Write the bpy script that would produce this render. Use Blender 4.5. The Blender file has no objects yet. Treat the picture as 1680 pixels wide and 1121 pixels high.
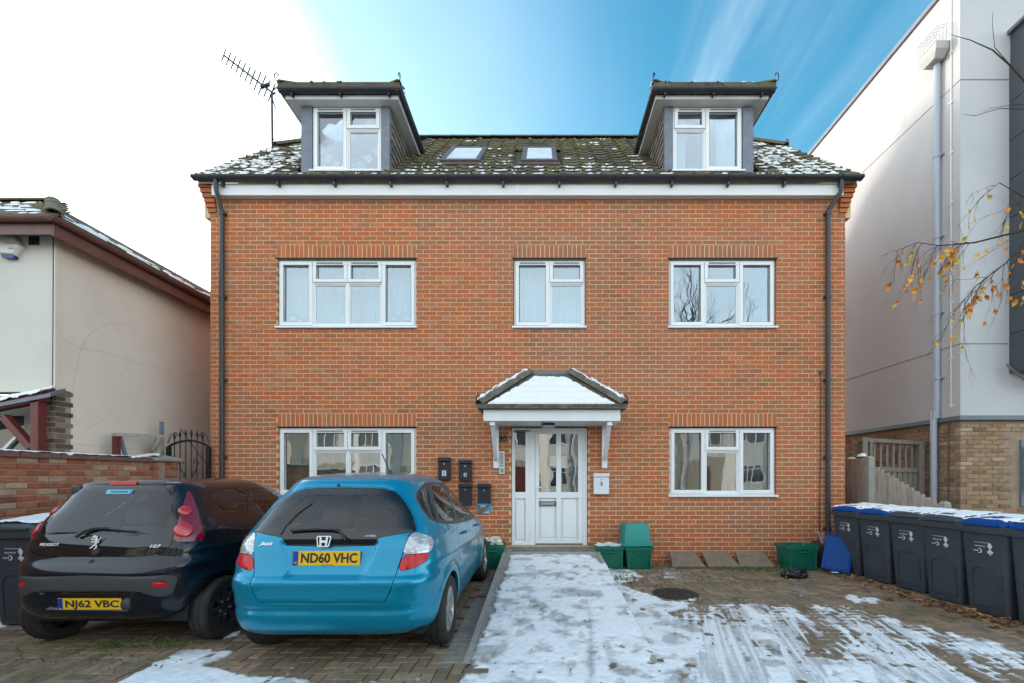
import bpy, bmesh, math, random
import numpy as np
from mathutils import Vector, Matrix
from mathutils.geometry import delaunay_2d_cdt
from mathutils.bvhtree import BVHTree
random.seed(7)
np.random.seed(7)
S = bpy.context.scene
C = S.collection
R = math.radians
# ------------------------------------------------------------------ camera
H, F, CX, CY = 1.47, 747.0, 890.0, 783.0       # eye height, focal length and principal point in photo pixels
cam = bpy.data.cameras.new('camera')
camo = bpy.data.objects.new('camera', cam)
C.objects.link(camo)
camo.location = (0, 0, H)
camo.rotation_euler = (R(90), 0, 0)
cam.sensor_width = 36
cam.lens = F / 1680 * 36
cam.shift_x = -(CX - 840) / 1680
cam.shift_y = (CY - 560.5) / 1680
cam.clip_start = 0.05
cam.clip_end = 2000
S.camera = camo
# ------------------------------------------------------------------ sun and sky
SUN_EL, SUN_AZ = R(12.5), R(-60)                 # azimuth measured from +Y (straight ahead) towards +X
sun_dir = Vector((math.cos(SUN_EL) * math.sin(SUN_AZ), math.cos(SUN_EL) * math.cos(SUN_AZ), math.sin(SUN_EL)))
sl = bpy.data.lights.new('sun', 'SUN')
sl.energy = .65
sl.angle = R(10)
sl.color = (1, .93, .83)
so = bpy.data.objects.new('sun', sl)
C.objects.link(so)
so.location = sun_dir * 60
so.rotation_euler = sun_dir.to_track_quat('Z', 'Y').to_euler()
W = bpy.data.worlds.new('World')
S.world = W
W.use_nodes = True
nt = W.node_tree
nt.nodes.clear()
def wn(t, **k):
    n = nt.nodes.new(t)
    for a, b in k.items(): setattr(n, a, b)
    return n
def wmath(op, a, b=None, c=None, clamp=False):
    n = wn('ShaderNodeMath', operation=op, use_clamp=clamp)
    for i, q in enumerate((a, b, c)):
        if q is None: continue
        if isinstance(q, (int, float)): n.inputs[i].default_value = q
        else: nt.links.new(q, n.inputs[i])
    return n.outputs[0]
def wrange(v, a, b, c, d, smooth=True):
    n = wn('ShaderNodeMapRange', interpolation_type='SMOOTHSTEP' if smooth else 'LINEAR')
    nt.links.new(v, n.inputs[0])
    for i, q in enumerate((a, b, c, d)): n.inputs[i + 1].default_value = q
    return n.outputs[0]
sky = wn('ShaderNodeTexSky', sky_type='NISHITA', sun_disc=False, sun_elevation=SUN_EL, sun_rotation=SUN_AZ, altitude=50, air_density=1.3, dust_density=.5, ozone_density=2.5)
tc = wn('ShaderNodeTexCoord')
hs = wn('ShaderNodeHueSaturation')
nt.links.new(sky.outputs[0], hs.inputs['Color'])
hs.inputs['Hue'].default_value = .480
hs.inputs['Saturation'].default_value = 1.32
hs.inputs['Value'].default_value = .74
# bright veil of thin cloud round the sun
GL = Vector((-830, 747, 470)).normalized()
dp = wn('ShaderNodeVectorMath', operation='DOT_PRODUCT')
nt.links.new(tc.outputs['Generated'], dp.inputs[0])
dp.inputs[1].default_value = GL
nz = wn('ShaderNodeTexNoise')
nz.inputs['Scale'].default_value = 3.0
nz.inputs['Detail'].default_value = 5
nt.links.new(tc.outputs['Generated'], nz.inputs['Vector'])
dpn = wmath('ADD', dp.outputs['Value'], wmath('MULTIPLY', wmath('SUBTRACT', nz.outputs[0], .5), .14))
veil = wmath('POWER', wrange(dpn, .70, 1.0, 0, 1, False), 5.0)
# cirrus streaks on a high flat layer
sx = wn('ShaderNodeSeparateXYZ')
nt.links.new(tc.outputs['Generated'], sx.inputs[0])
zz = wmath('MAXIMUM', sx.outputs[2], .06)
cx_ = wmath('DIVIDE', sx.outputs[0], zz)
cy_ = wmath('DIVIDE', sx.outputs[1], zz)
cb = wn('ShaderNodeCombineXYZ')
nt.links.new(cx_, cb.inputs[0]); nt.links.new(cy_, cb.inputs[1])
mp = wn('ShaderNodeMapping')
nt.links.new(cb.outputs[0], mp.inputs[0])
mp.inputs['Rotation'].default_value = (0, 0, R(-32))
mp.inputs['Scale'].default_value = (2.6, .33, 1)
n2 = wn('ShaderNodeTexNoise')
n2.inputs['Scale'].default_value = 1.25
n2.inputs['Detail'].default_value = 7
n2.inputs['Roughness'].default_value = .55
n2.inputs['Distortion'].default_value = .5
nt.links.new(mp.outputs[0], n2.inputs['Vector'])
cir = wrange(n2.outputs[0], .45, .9, 0, .11)
# bright cloud added outside the view to light the shaded house front
pd = wn('ShaderNodeVectorMath', operation='DOT_PRODUCT')
nt.links.new(tc.outputs['Generated'], pd.inputs[0])
pd.inputs[1].default_value = Vector((260, 747, 760)).normalized()
sheet = wrange(wmath('ADD', pd.outputs['Value'], wmath('MULTIPLY', wmath('SUBTRACT', nz.outputs[0], .5), .12)), .12, .62, .31, 0)
low = wrange(sx.outputs[2], 0.0, .5, .55, 0)
wide = wrange(dpn, .55, .95, 0, .10)
m1 = wmath('MAXIMUM', wmath('MAXIMUM', veil, wide), cir)
m2 = wmath('MAXIMUM', sheet, low)
cover = wmath('MAXIMUM', m1, m2)
mx = wn('ShaderNodeMix', data_type='RGBA')
nt.links.new(cover, mx.inputs[0])
nt.links.new(hs.outputs[0], mx.inputs[6])
gw = wrange(dp.outputs['Value'], .55, 1, 1.0, 1.2)
cc = wn('ShaderNodeVectorMath', operation='SCALE')
cc.inputs[0].default_value = (9.7, 9.45, 9.2)
nt.links.new(gw, cc.inputs['Scale'])
nt.links.new(cc.outputs[0], mx.inputs[7])
bg = wn('ShaderNodeBackground')
bg.inputs['Strength'].default_value = .12
nt.links.new(mx.outputs[2], bg.inputs[0])
wo = wn('ShaderNodeOutputWorld')
nt.links.new(bg.outputs[0], wo.inputs[0])
S.view_settings.view_transform = 'Standard'
S.view_settings.look = 'None'
S.view_settings.gamma = 1
S.view_settings.use_curve_mapping = False
S.view_settings.exposure = 2.0
S.cycles.max_bounces = 8
S.cycles.transparent_max_bounces = 16

# ------------------------------------------------------------------ helpers
def at(px, py, Y):
    return Vector(((px - CX) * Y / F, Y, H - (py - CY) * Y / F))
def gnd(px, py, z=0.0):
    Y = F * (H - z) / (py - CY)
    return Vector(((px - CX) * Y / F, Y, z))

class MB:
    def __init__(s):
        s.v, s.f, s.t = [], [], []
    def add(s, vs, fs, tone=0.0):
        n = len(s.v)
        s.v += [tuple(p) for p in vs]
        s.f += [tuple(i + n for i in f) for f in fs]
        s.t += [tone] * len(fs)
        return s
    def box(s, x0, x1, y0, y1, z0, z1, tone=0.0, M=None, back=True):
        vs = [(x0, y0, z0), (x1, y0, z0), (x1, y1, z0), (x0, y1, z0), (x0, y0, z1), (x1, y0, z1), (x1, y1, z1), (x0, y1, z1)]
        if M is not None: vs = [M @ Vector(p) for p in vs]
        fs = [(0, 1, 5, 4), (1, 2, 6, 5), (3, 0, 4, 7), (4, 5, 6, 7), (3, 2, 1, 0)]
        if back: fs.append((2, 3, 7, 6))
        return s.add(vs, fs, tone)
    def bar(s, p, q, w, h, up=(0, 0, 1), tone=0.0):
        p, q = Vector(p), Vector(q)
        d = (q - p)
        L = d.length
        y = d.normalized()
        u = Vector(up)
        x = y.cross(u)
        if x.length < 1e-5: x = y.cross(Vector((1, 0, 0)))
        x.normalize()
        z = x.cross(y)
        M = Matrix((x, y, z)).transposed().to_4x4()
        M.translation = p
        return s.box(-w / 2, w / 2, 0, L, -h / 2, h / 2, tone, M)
    def tube(s, pts, r, n=8, tone=0.0, r1=None, cap=True):
        pts = [Vector(p) for p in pts]
        m = len(pts)
        vs = []
        pu = None
        for i, p in enumerate(pts):
            d = (pts[min(i + 1, m - 1)] - pts[max(i - 1, 0)]).normalized()
            if pu is None:
                pu = d.orthogonal().normalized()
            pu = (pu - d * pu.dot(d))
            if pu.length < 1e-6: pu = d.orthogonal()
            pu.normalize()
            w = d.cross(pu)
            rr = r if r1 is None else r + (r1 - r) * i / max(1, m - 1)
            for k in range(n):
                a = 2 * math.pi * k / n
                vs.append(p + pu * (math.cos(a) * rr) + w * (math.sin(a) * rr))
        fs = []
        for i in range(m - 1):
            for k in range(n):
                k2 = (k + 1) % n
                fs.append((i * n + k, i * n + k2, (i + 1) * n + k2, (i + 1) * n + k))
        if cap:
            fs.append(tuple(range(n - 1, -1, -1)))
            fs.append(tuple((m - 1) * n + k for k in range(n)))
        return s.add(vs, fs, tone)
    def lathe(s, prof, n=24, M=None, tone=0.0):          # profile of (radius, z) about z
        vs = []
        for r, z in prof:
            for k in range(n):
                a = 2 * math.pi * k / n
                p = Vector((r * math.cos(a), r * math.sin(a), z))
                vs.append(M @ p if M is not None else p)
        fs = []
        for i in range(len(prof) - 1):
            for k in range(n):
                k2 = (k + 1) % n
                fs.append((i * n + k, i * n + k2, (i + 1) * n + k2, (i + 1) * n + k))
        return s.add(vs, fs, tone)
    def prism(s, poly, d, M=None, tone=0.0):              # polygon in x,z extruded along y by d
        n = len(poly)
        vs = [Vector((x, 0, z)) for x, z in poly] + [Vector((x, d, z)) for x, z in poly]
        if M is not None: vs = [M @ p for p in vs]
        fs = [tuple(range(n)), tuple(range(2 * n - 1, n - 1, -1))]
        for i in range(n):
            j = (i + 1) % n
            fs.append((i, i + n, j + n, j))
        return s.add(vs, fs, tone)
    def loft(s, rings, tone=0.0, cap=True):
        n = len(rings[0])
        vs = [p for r in rings for p in r]
        fs = []
        for i in range(len(rings) - 1):
            for k in range(n):
                k2 = (k + 1) % n
                fs.append((i * n + k, i * n + k2, (i + 1) * n + k2, (i + 1) * n + k))
        if cap:
            fs.append(tuple(range(n - 1, -1, -1)))
            fs.append(tuple((len(rings) - 1) * n + k for k in range(n)))
        return s.add(vs, fs, tone)
    def mesh(s, name, bevel=0, smooth=False, fix=True):
        me = bpy.data.meshes.new(name)
        me.from_pydata(s.v, [], s.f)
        a = me.attributes.new('tone', 'FLOAT', 'FACE')
        a.data.foreach_set('value', np.array(s.t, dtype=np.float32))
        if fix or bevel:
            bm = bmesh.new()
            bm.from_mesh(me)
            if fix: bmesh.ops.recalc_face_normals(bm, faces=bm.faces)
            if bevel:
                bmesh.ops.bevel(bm, geom=[e for e in bm.edges if len(e.link_faces) == 2 and e.calc_face_angle(0) > .6], offset=bevel, segments=2, affect='EDGES', profile=.5)
            bm.to_mesh(me)
            bm.free()
        if smooth:
            me.shade_smooth()
            me.set_sharp_from_angle(angle=R(smooth if smooth > 1 else 40))
        return me

def tag(o, label=None, cat=None, group=None, kind=None):
    if label: o['label'] = label
    if cat: o['category'] = cat
    if group: o['group'] = group
    if kind: o['kind'] = kind
    return o
def thing(name, label, cat, loc=(0, 0, 0), rz=0, group=None):
    o = bpy.data.objects.new(name, None)
    o.empty_display_size = .1
    C.objects.link(o)
    o.location = loc
    o.rotation_euler = (0, 0, rz)
    o['static'] = False
    return tag(o, label, cat, group)
def wthing(name, label, cat, loc=(0, 0, 0), group=None):      # a thing whose parts are given in world coordinates
    o = thing(name, label, cat, loc, 0, group)
    o['static'] = True
    return o
def obj(name, mb, mat=None, parent=None, loc=None, rot=None, bevel=0, smooth=False, fix=True):
    me = mb.mesh(name, bevel, smooth, fix) if isinstance(mb, MB) else mb
    if mat is not None and not me.materials: me.materials.append(mat)
    o = bpy.data.objects.new(name, me)
    C.objects.link(o)
    if loc is not None: o.location = loc
    if rot is not None: o.rotation_euler = rot
    if parent is not None:
        o.parent = parent
        if parent.get('static'): o.matrix_parent_inverse = Matrix.Translation(-Vector(parent.location))
    return o
def copy_tree(o, parent=None):
    c = o.copy()
    C.objects.link(c)
    if parent is not None: c.parent = parent
    for ch in list(o.children): copy_tree(ch, c)
    return c
def inst(name, me, parent, M, base=None):
    o = bpy.data.objects.new(name, me)
    C.objects.link(o)
    o.parent = parent
    if parent.get('static'): o.matrix_parent_inverse = Matrix.Translation(-Vector(parent.location))
    o.matrix_basis = M
    return o
FC = {}
def text_mesh(txt, w=None, h=None, ext=.001, bold=.0, mat=None, shear=0):
    cu = bpy.data.curves.new('txt', 'FONT')
    cu.body = txt
    cu.size = 1
    cu.offset = bold
    cu.extrude = .001
    cu.shear = shear
    cu.resolution_u = 3
    cu.align_x = 'CENTER'
    o = bpy.data.objects.new('txt', cu)
    C.objects.link(o)
    dg = bpy.context.evaluated_depsgraph_get()
    me = bpy.data.meshes.new_from_object(o.evaluated_get(dg))
    bpy.data.objects.remove(o)
    bpy.data.curves.remove(cu)
    me.name = 'lettering'
    co = np.empty(len(me.vertices) * 3)
    me.vertices.foreach_get('co', co)
    co = co.reshape(-1, 3)
    lo, hi = co.min(0), co.max(0)
    co -= (lo + hi) / 2
    sz = hi - lo
    sx = (w / sz[0]) if w else None
    sy = (h / sz[1]) if h else None
    sx = sx or sy
    sy = sy or sx
    co[:, 0] *= sx
    co[:, 1] *= sy
    co[:, 2] = np.sign(co[:, 2]) * ext
    me.vertices.foreach_set('co', co.ravel())
    me.materials.clear()
    if mat: me.materials.append(mat)
    me.update()
    return me
def face_M(loc, n=(0, -1, 0), right=(1, 0, 0)):                # frame whose z looks along n, x to the right
    z = Vector(n).normalized()
    x = Vector(right)
    x = (x - z * x.dot(z)).normalized()
    y = z.cross(x)
    M = Matrix((x, y, z)).transposed().to_4x4()
    M.translation = Vector(loc)
    return M

# ------------------------------------------------------------------ materials
def mat(name, col=(.5, .5, .5), rough=.6, metal=0, var=0, vs=6, bump=0, bs=60, coat=0, spec=.5, tones=None, dirt=None, dirt2=None, bdist=.004, stretch=None, coatr=.03):
    m = bpy.data.materials.new(name)
    m.use_nodes = True
    t = m.node_tree
    b = t.nodes['Principled BSDF']
    L = t.links.new
    def n(k, **kw):
        q = t.nodes.new(k)
        for a, v in kw.items(): setattr(q, a, v)
        return q
    co = n('ShaderNodeNewGeometry').outputs['Position']
    if stretch:
        q = n('ShaderNodeMapping')
        q.inputs['Scale'].default_value = stretch
        L(co, q.inputs[0])
        co = q.outputs[0]
    def noise(sc, det=5, rg=.55):
        q = n('ShaderNodeTexNoise')
        q.inputs['Scale'].default_value = sc
        q.inputs['Detail'].default_value = det
        q.inputs['Roughness'].default_value = rg
        L(co, q.inputs['Vector'])
        return q.outputs[0]
    def ramp(v, a, b_, c, d):
        q = n('ShaderNodeMapRange')
        L(v, q.inputs[0])
        for i, z in enumerate((a, b_, c, d)): q.inputs[i + 1].default_value = z
        return q.outputs[0]
    if tones:
        at_ = n('ShaderNodeAttribute', attribute_name='tone')
        cr = n('ShaderNodeValToRGB')
        cr.color_ramp.interpolation = 'LINEAR'
        e = cr.color_ramp.elements
        while len(e) < len(tones): e.new(.5)
        for i, c in enumerate(tones):
            e[i].position = i / max(1, len(tones) - 1)
            e[i].color = (*c, 1)
        L(at_.outputs['Fac'], cr.inputs[0])
        cur = cr.outputs[0]
    else:
        rgb = n('ShaderNodeRGB')
        rgb.outputs[0].default_value = (*col, 1)
        cur = rgb.outputs[0]
    if var:
        h_ = n('ShaderNodeHueSaturation')
        L(cur, h_.inputs['Color'])
        L(ramp(noise(vs), .25, .75, 1 - var, 1 + var), h_.inputs['Value'])
        cur = h_.outputs[0]
    for d in (dirt, dirt2):
        if d:
            c, sc, lo, hi, amt = d
            mx = n('ShaderNodeMix', data_type='RGBA')
            L(ramp(noise(sc, 8, .62), lo, hi, 0, amt), mx.inputs[0])
            L(cur, mx.inputs[6])
            mx.inputs[7].default_value = (*c, 1)
            cur = mx.outputs[2]
    L(cur, b.inputs['Base Color'])
    b.inputs['Roughness'].default_value = rough
    b.inputs['Metallic'].default_value = metal
    b.inputs['Specular IOR Level'].default_value = spec
    b.inputs['Coat Weight'].default_value = coat
    b.inputs['Coat Roughness'].default_value = coatr
    if bump:
        q = n('ShaderNodeBump')
        q.inputs['Strength'].default_value = bump
        q.inputs['Distance'].default_value = bdist
        L(noise(bs, 6), q.inputs['Height'])
        L(q.outputs[0], b.inputs['Normal'])
    return m
def glass_mat(name, tint=(.9, .95, .95), base=.06, wave=0.0, ws=2.0, gain=1.0):
    m = bpy.data.materials.new(name)
    m.use_nodes = True
    t = m.node_tree
    t.nodes.clear()
    L = t.links.new
    tr = t.nodes.new('ShaderNodeBsdfTransparent')
    tr.inputs[0].default_value = (*tint, 1)
    gl = t.nodes.new('ShaderNodeBsdfGlossy')
    gl.inputs['Roughness'].default_value = .0
    gl.inputs['Color'].default_value = (.97, .98, 1, 1)
    fr = t.nodes.new('ShaderNodeFresnel')
    fr.inputs[0].default_value = 1.5
    mr = t.nodes.new('ShaderNodeMapRange')
    L(fr.outputs[0], mr.inputs[0])
    mr.inputs[1].default_value = .04
    mr.inputs[2].default_value = 1
    mr.inputs[3].default_value = base
    mr.inputs[4].default_value = 1
    mx = t.nodes.new('ShaderNodeMixShader')
    L(mr.outputs[0], mx.inputs[0])
    L(tr.outputs[0], mx.inputs[1])
    L(gl.outputs[0], mx.inputs[2])
    if wave:
        tc = t.nodes.new('ShaderNodeTexCoord')
        nz = t.nodes.new('ShaderNodeTexNoise')
        nz.inputs['Scale'].default_value = ws
        nz.inputs['Detail'].default_value = 1.5
        L(tc.outputs['Object'], nz.inputs['Vector'])
        bp = t.nodes.new('ShaderNodeBump')
        bp.inputs['Strength'].default_value = 1
        bp.inputs['Distance'].default_value = wave
        L(nz.outputs[0], bp.inputs['Height'])
        L(bp.outputs[0], gl.inputs['Normal'])
    o = t.nodes.new('ShaderNodeOutputMaterial')
    L(mx.outputs[0], o.inputs[0])
    return m
BR = [(.25, .098, .055), (.30, .122, .062), (.33, .145, .072), (.41, .138, .055), (.51, .13, .042), (.48, .118, .038), (.37, .14, .063), (.57, .165, .05), (.42, .19, .105)]
BR = [tuple(c * .75 + m_ * .25 for c, m_ in zip(b_, (.45, .132, .048))) for b_ in BR]
M_brick = mat('brick_red', rough=.85, tones=BR, var=.16, vs=28, bump=.5, bs=120, dirt=((.27, .13, .085), 9, .5, .8, .4), dirt2=((.30, .16, .11), .6, .46, .7, .6), bdist=.003)
M_mortar = mat('mortar', (.68, .49, .30), .95, var=.12, vs=14, bump=.5, bs=150)
OBR = [(.22, .07, .045), (.33, .10, .055), (.40, .13, .06), (.46, .17, .085), (.36, .2, .13), (.5, .33, .22)]
M_oldbrick = mat('old_brick', rough=.9, tones=OBR, var=.22, vs=22, bump=.8, bs=70, dirt=((.42, .36, .3), 6, .55, .8, .5), bdist=.006)
M_oldmortar = mat('old_mortar', (.34, .26, .2), .95, var=.2, vs=14, bump=.7, bs=80)
YBR = [(.17, .115, .07), (.26, .17, .095), (.32, .21, .115), (.38, .25, .14), (.30, .17, .11), (.46, .33, .24)]
M_ybrick = mat('stock_brick', rough=.9, tones=YBR, var=.22, vs=20, bump=.8, bs=70, dirt=((.43, .33, .27), 3.2, .52, .75, .6), bdist=.006)
M_ymortar = mat('stock_mortar', (.33, .255, .18), .95, var=.2, vs=12, bump=.6, bs=90)
M_upvc = mat('white_upvc', (.80, .81, .82), .28, var=.03, vs=5, dirt=((.55, .52, .47), 2.5, .62, .85, .35))
M_fascia = mat('white_fascia', (.78, .79, .80), .35, var=.05, vs=3, dirt=((.5, .46, .4), 1.7, .58, .8, .4))
M_dfascia = mat('stained_fascia', (.72, .71, .69), .4, var=.06, vs=4, dirt=((.35, .24, .13), 2.8, .6, .78, .5))
M_black = mat('black_plastic', (.034, .037, .044), .38, var=.15, vs=9)
M_rubber = mat('rubber_seal', (.02, .02, .02), .6)
M_lead = mat('lead_sheet', (.16, .18, .22), .5, metal=.3, var=.18, vs=8)
M_tile = mat('roof_tile', rough=.92, tones=[(.075, .06, .048), (.11, .088, .068), (.15, .12, .092)], var=.3, vs=9, bump=.9, bs=60, dirt=((.12, .12, .035), 3.4, .44, .66, .75), dirt2=((.2, .19, .15), 14, .6, .8, .5), bdist=.01)
M_tile2 = mat('hanging_tile', rough=.9, tones=[(.13, .105, .088), (.19, .15, .125), (.25, .2, .165)], var=.2, vs=10, bump=.5, bs=50)
M_moss = mat('moss', (.17, .165, .045), 1, var=.4, vs=30, bump=1, bs=70, bdist=.01)
M_snow = mat('snow', (.86, .87, .89), .75, var=.03, vs=20, bump=.6, bs=45, bdist=.012, spec=.3)
M_glass = glass_mat('window_glass', (.80, .90, .94), .20, .004, 1.6)
M_glassw = glass_mat('wavy_window_glass', (.88, .93, .92), .24, .0035, 1.8)
M_carglass = glass_mat('car_glass', (.84, .88, .88), .05)
M_plaster = mat('inside_plaster', (.30, .30, .30), .9, var=.05)
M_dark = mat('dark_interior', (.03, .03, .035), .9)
M_net = mat('net_curtain', (.78, .81, .83), .95, var=.08, vs=4, stretch=(9, 9, .3))
M_wood = mat('weathered_wood', (.42, .375, .32), .85, var=.35, vs=5, bump=.7, bs=9, stretch=(12, 12, 1), dirt=((.12, .11, .07), 1.2, .5, .8, .6), bdist=.006)
M_concrete = mat('concrete', (.33, .31, .28), .9, var=.2, vs=7, bump=.6, bs=60, dirt=((.15, .14, .11), 3, .5, .8, .6))
M_white_render = mat('white_render', (.66, .63, .57), .9, var=.05, vs=1.2, bump=.4, bs=120, dirt=((.36, .34, .31), 1.3, .57, .85, .45), dirt2=((.3, .29, .27), 7, .68, .85, .35))
M_pink_render = mat('cream_render', (.80, .68, .58), .92, var=.05, vs=.9, bump=.35, bs=100, dirt=((.42, .35, .29), .9, .5, .8, .5), dirt2=((.33, .3, .27), 3.5, .62, .85, .4))
M_grey_render = mat('pale_grey_render', (.55, .535, .53), .9, var=.05, vs=.8, bump=.35, bs=110, dirt=((.36, .35, .33), .8, .5, .8, .45), dirt2=((.26, .25, .21), 2.4, .6, .85, .5))
M_blue_render = mat('grey_white_render', (.54, .545, .56), .9, var=.05, vs=.8, bump=.35, bs=110, dirt=((.36, .37, .38), 1.4, .56, .85, .35))
M_brown_gutter = mat('brown_gutter', (.16, .075, .06), .45, var=.15, vs=5)
M_red_timber = mat('oxblood_timber', (.13, .022, .02), .5, var=.15, vs=8)
M_grey_pipe = mat('grey_pipe', (.40, .43, .50), .4, var=.06, vs=4)
M_grey_trim = mat('blue_grey_trim', (.14, .17, .21), .5, var=.08)
M_clad = mat('charcoal_cladding', (.065, .075, .085), .45, var=.08, vs=3)
M_bin = mat('charcoal_bin', (.040, .050, .064), .5, var=.12, vs=6, bump=.15, bs=200)
M_binblue = mat('blue_lid', (.002, .052, .24), .5, var=.06, spec=.2)
M_green = mat('green_box', (.004, .13, .085), .42, var=.1, vs=5)
M_teal = mat('teal_box', (.005, .24, .20), .45, var=.1, vs=5)
M_print = mat('white_print', (.62, .66, .7), .6)
M_slab = mat('concrete_slab', (.21, .155, .115), .92, var=.25, vs=9, bump=.6, bs=50)
M_iron = mat('cast_iron', (.055, .052, .05), .6, metal=.5, var=.25, vs=20, bump=.6, bs=60)
M_wrought = mat('black_ironwork', (.015, .017, .02), .4, metal=.4)
M_chrome = mat('chrome', (.8, .8, .82), .22, metal=.85)
M_badge = mat('silver_badge', (.74, .75, .77), .35, metal=.3)
M_silver = mat('silver_paint', (.5, .5, .5), .35, metal=.8, var=.1, vs=20, dirt=((.2, .17, .14), 12, .5, .8, .5))
M_numgrey = mat('dark_digit', (.02, .02, .02), .5)
M_mailblack = mat('mailbox_black', (.018, .021, .027), .35, var=.1)
M_mailwhite = mat('mailbox_white', (.72, .74, .77), .3, var=.04)
M_bark = mat('twig_bark', (.05, .032, .028), .9, var=.3, vs=30)
M_birch = mat('birch_bark', (.42, .40, .37), .85, var=.25, vs=6, dirt=((.05, .045, .04), 5, .55, .65, .9))
M_wood2 = mat('dark_weathered_wood', (.20, .175, .145), .85, var=.35, vs=5, bump=.7, bs=9, stretch=(12, 12, 1), bdist=.006)
M_hip = mat('brown_hip_tile', rough=.92, tones=[(.10, .085, .07), (.16, .135, .11)], var=.35, vs=12, bump=.9, bs=50, dirt=((.26, .25, .2), 13, .5, .75, .6), dirt2=((.08, .08, .04), 5, .5, .8, .6), bdist=.008)
M_leafy = mat('yellow_leaf', rough=.6, tones=[(.70, .30, .03), (.80, .40, .05), (.66, .22, .03), (.60, .42, .06)], var=.15, vs=30)
M_litter = mat('fallen_leaf', rough=.8, tones=[(.11, .05, .025), (.2, .095, .04), (.3, .15, .06), (.38, .23, .1), (.16, .06, .04)], var=.2, vs=40)
M_grass = mat('grass_blade', rough=.7, tones=[(.06, .11, .02), (.1, .16, .03), (.14, .15, .05)], var=.2, vs=20)
# ================================================================== GROUND
def fbm(X, Y, sc, oct=4, seed=0, gain=.5):
    rs = np.random.RandomState(seed)
    T = rs.rand(256, 256)
    out = np.zeros_like(X)
    a, tot = 1.0, 0
    for o in range(oct):
        x, y = X * sc + 17.3 * o + 100, Y * sc + 9.1 * o + 100
        xi, yi = np.floor(x).astype(int), np.floor(y).astype(int)
        fx, fy = x - xi, y - yi
        fx, fy = fx * fx * (3 - 2 * fx), fy * fy * (3 - 2 * fy)
        g = lambda i, j: T[(xi + i) % 256, (yi + j) % 256]
        out += a * ((g(0, 0) * (1 - fx) + g(1, 0) * fx) * (1 - fy) + (g(0, 1) * (1 - fx) + g(1, 1) * fx) * fy)
        tot += a
        a *= gain
        sc *= 2.07
    return out / tot
PX0, PX1 = -.57, .86                 # path edges
def ramp_z(Y):
    return np.interp(Y, [3.6, 4.0, 7.2, 7.3, 7.7], [0, .02, .255, .275, .28])

M_asphalt = mat('asphalt', (.05, .05, .052), .9, var=.2, vs=4, bump=.6, bs=120, dirt=((.5, .51, .53), .35, .55, .7, .7))
M_paving = mat('footway_slab', (.25, .24, .22), .9, var=.15, vs=3, bump=.4, bs=60, dirt=((.7, .71, .73), .6, .5, .65, .8))
M_bed = mat('joint_sand', (.075, .065, .042), 1, var=.3, vs=20, bump=.8, bs=120, dirt=((.035, .05, .012), 2.2, .45, .65, .8))
M_block = mat('block_paver', rough=.88, tones=[(.17, .122, .08), (.215, .152, .10), (.26, .182, .12), (.30, .215, .148), (.24, .225, .20)], var=.24, vs=16, bump=.6, bs=90, dirt=((.10, .105, .04), 1.15, .5, .7, .6), dirt2=((.05, .042, .035), 5, .56, .8, .6))
M_rampset = mat('grey_sett', rough=.9, tones=[(.16, .145, .13), (.22, .20, .18)], var=.2, vs=14, bump=.5, bs=90)
m = MB(); m.add([(-400, -400, -.09), (400, -400, -.09), (400, 700, -.09), (-400, 700, -.09)], [(0, 1, 2, 3)])
o = obj('ground', m, mat('earth', (.10, .09, .07), .95, var=.3, vs=.5, dirt=((.6, .61, .63), .2, .5, .65, .8))); tag(o, kind='structure')
m = MB(); m.box(-60, 60, -9.6, -2.4, -.12, -.07)
o = obj('road', m, M_asphalt); tag(o, kind='structure')
for y0, y1, nm in ((-2.4, .9, 'pavement'), (-12, -9.6, 'far_pavement')):
    m = MB(); m.box(-60, 60, y0, y1, -.1, -.005)
    o = obj(nm, m, M_paving); tag(o, kind='structure')
m = MB()
m.box(-6.2, 7.5, .9, 7.8, -.08, -.006)
m.box(5.6, 7.36, 7.8, 9, -.08, -.006); m.box(-9, -5.6, 7.8, 14, -.08, -.006); m.box(7.5, 20, .9, 8.0, -.08, -.006); m.box(-16, -6.2, .9, 7, -.08, -.006)
drive = obj('driveway', m, M_bed); tag(drive, kind='structure')
# herringbone block paving
def block_mesh(w, d, tone):
    q = MB(); j = .0035; c = .006; h = .003
    x0, x1, y0, y1 = -w / 2 + j, w / 2 - j, -d / 2 + j, d / 2 - j
    vs = [(x0, y0, -.03), (x1, y0, -.03), (x1, y1, -.03), (x0, y1, -.03), (x0, y0, -.004), (x1, y0, -.004), (x1, y1, -.004), (x0, y1, -.004),
          (x0 + c, y0 + c, h), (x1 - c, y0 + c, h), (x1 - c, y1 - c, h), (x0 + c, y1 - c, h)]
    fs = []
    for b in (0, 4):
        for k in range(4): fs.append((b + k, b + (k + 1) % 4, b + 4 + (k + 1) % 4, b + 4 + k))
    fs.append((8, 9, 10, 11))
    return q.add(vs, fs, tone)
bl = []
a = .1
rb = random.Random(3)
for i in range(-62, 57):
    for j in range(20, 77):
        k = (i - j) % 4
        if k == 0: cx, cy, w, d = (i + 1) * a, (j + .5) * a, .2, .1
        elif k == 3: cx, cy, w, d = (i + .5) * a, (j + 1) * a, .1, .2
        else: continue
        if PX0 - .25 < cx < PX1 + .02 and cy > 3.58: continue
        if cx > 5.55: continue
        bl.append((cx, cy, w, d, rb.choice([0, .1, .2, .25, .3, .4, .5, .6, .7])))
for j in range(36, 77):                                        # grey soldier course beside the ramp
    bl.append((PX0 - .15, j * a + .05, .2, .1, 1.0))
def vis(b):
    px, py = CX + F * b[0] / b[1], CY + F * H / b[1]
    return -10 < px < 1690 and py < 1125
seen = sorted([b for b in bl if vis(b) and b[1] > 3.2], key=lambda b: b[1])
near = set(id(b) for b in seen[:300])
pm = {}
st = MB()
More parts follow.
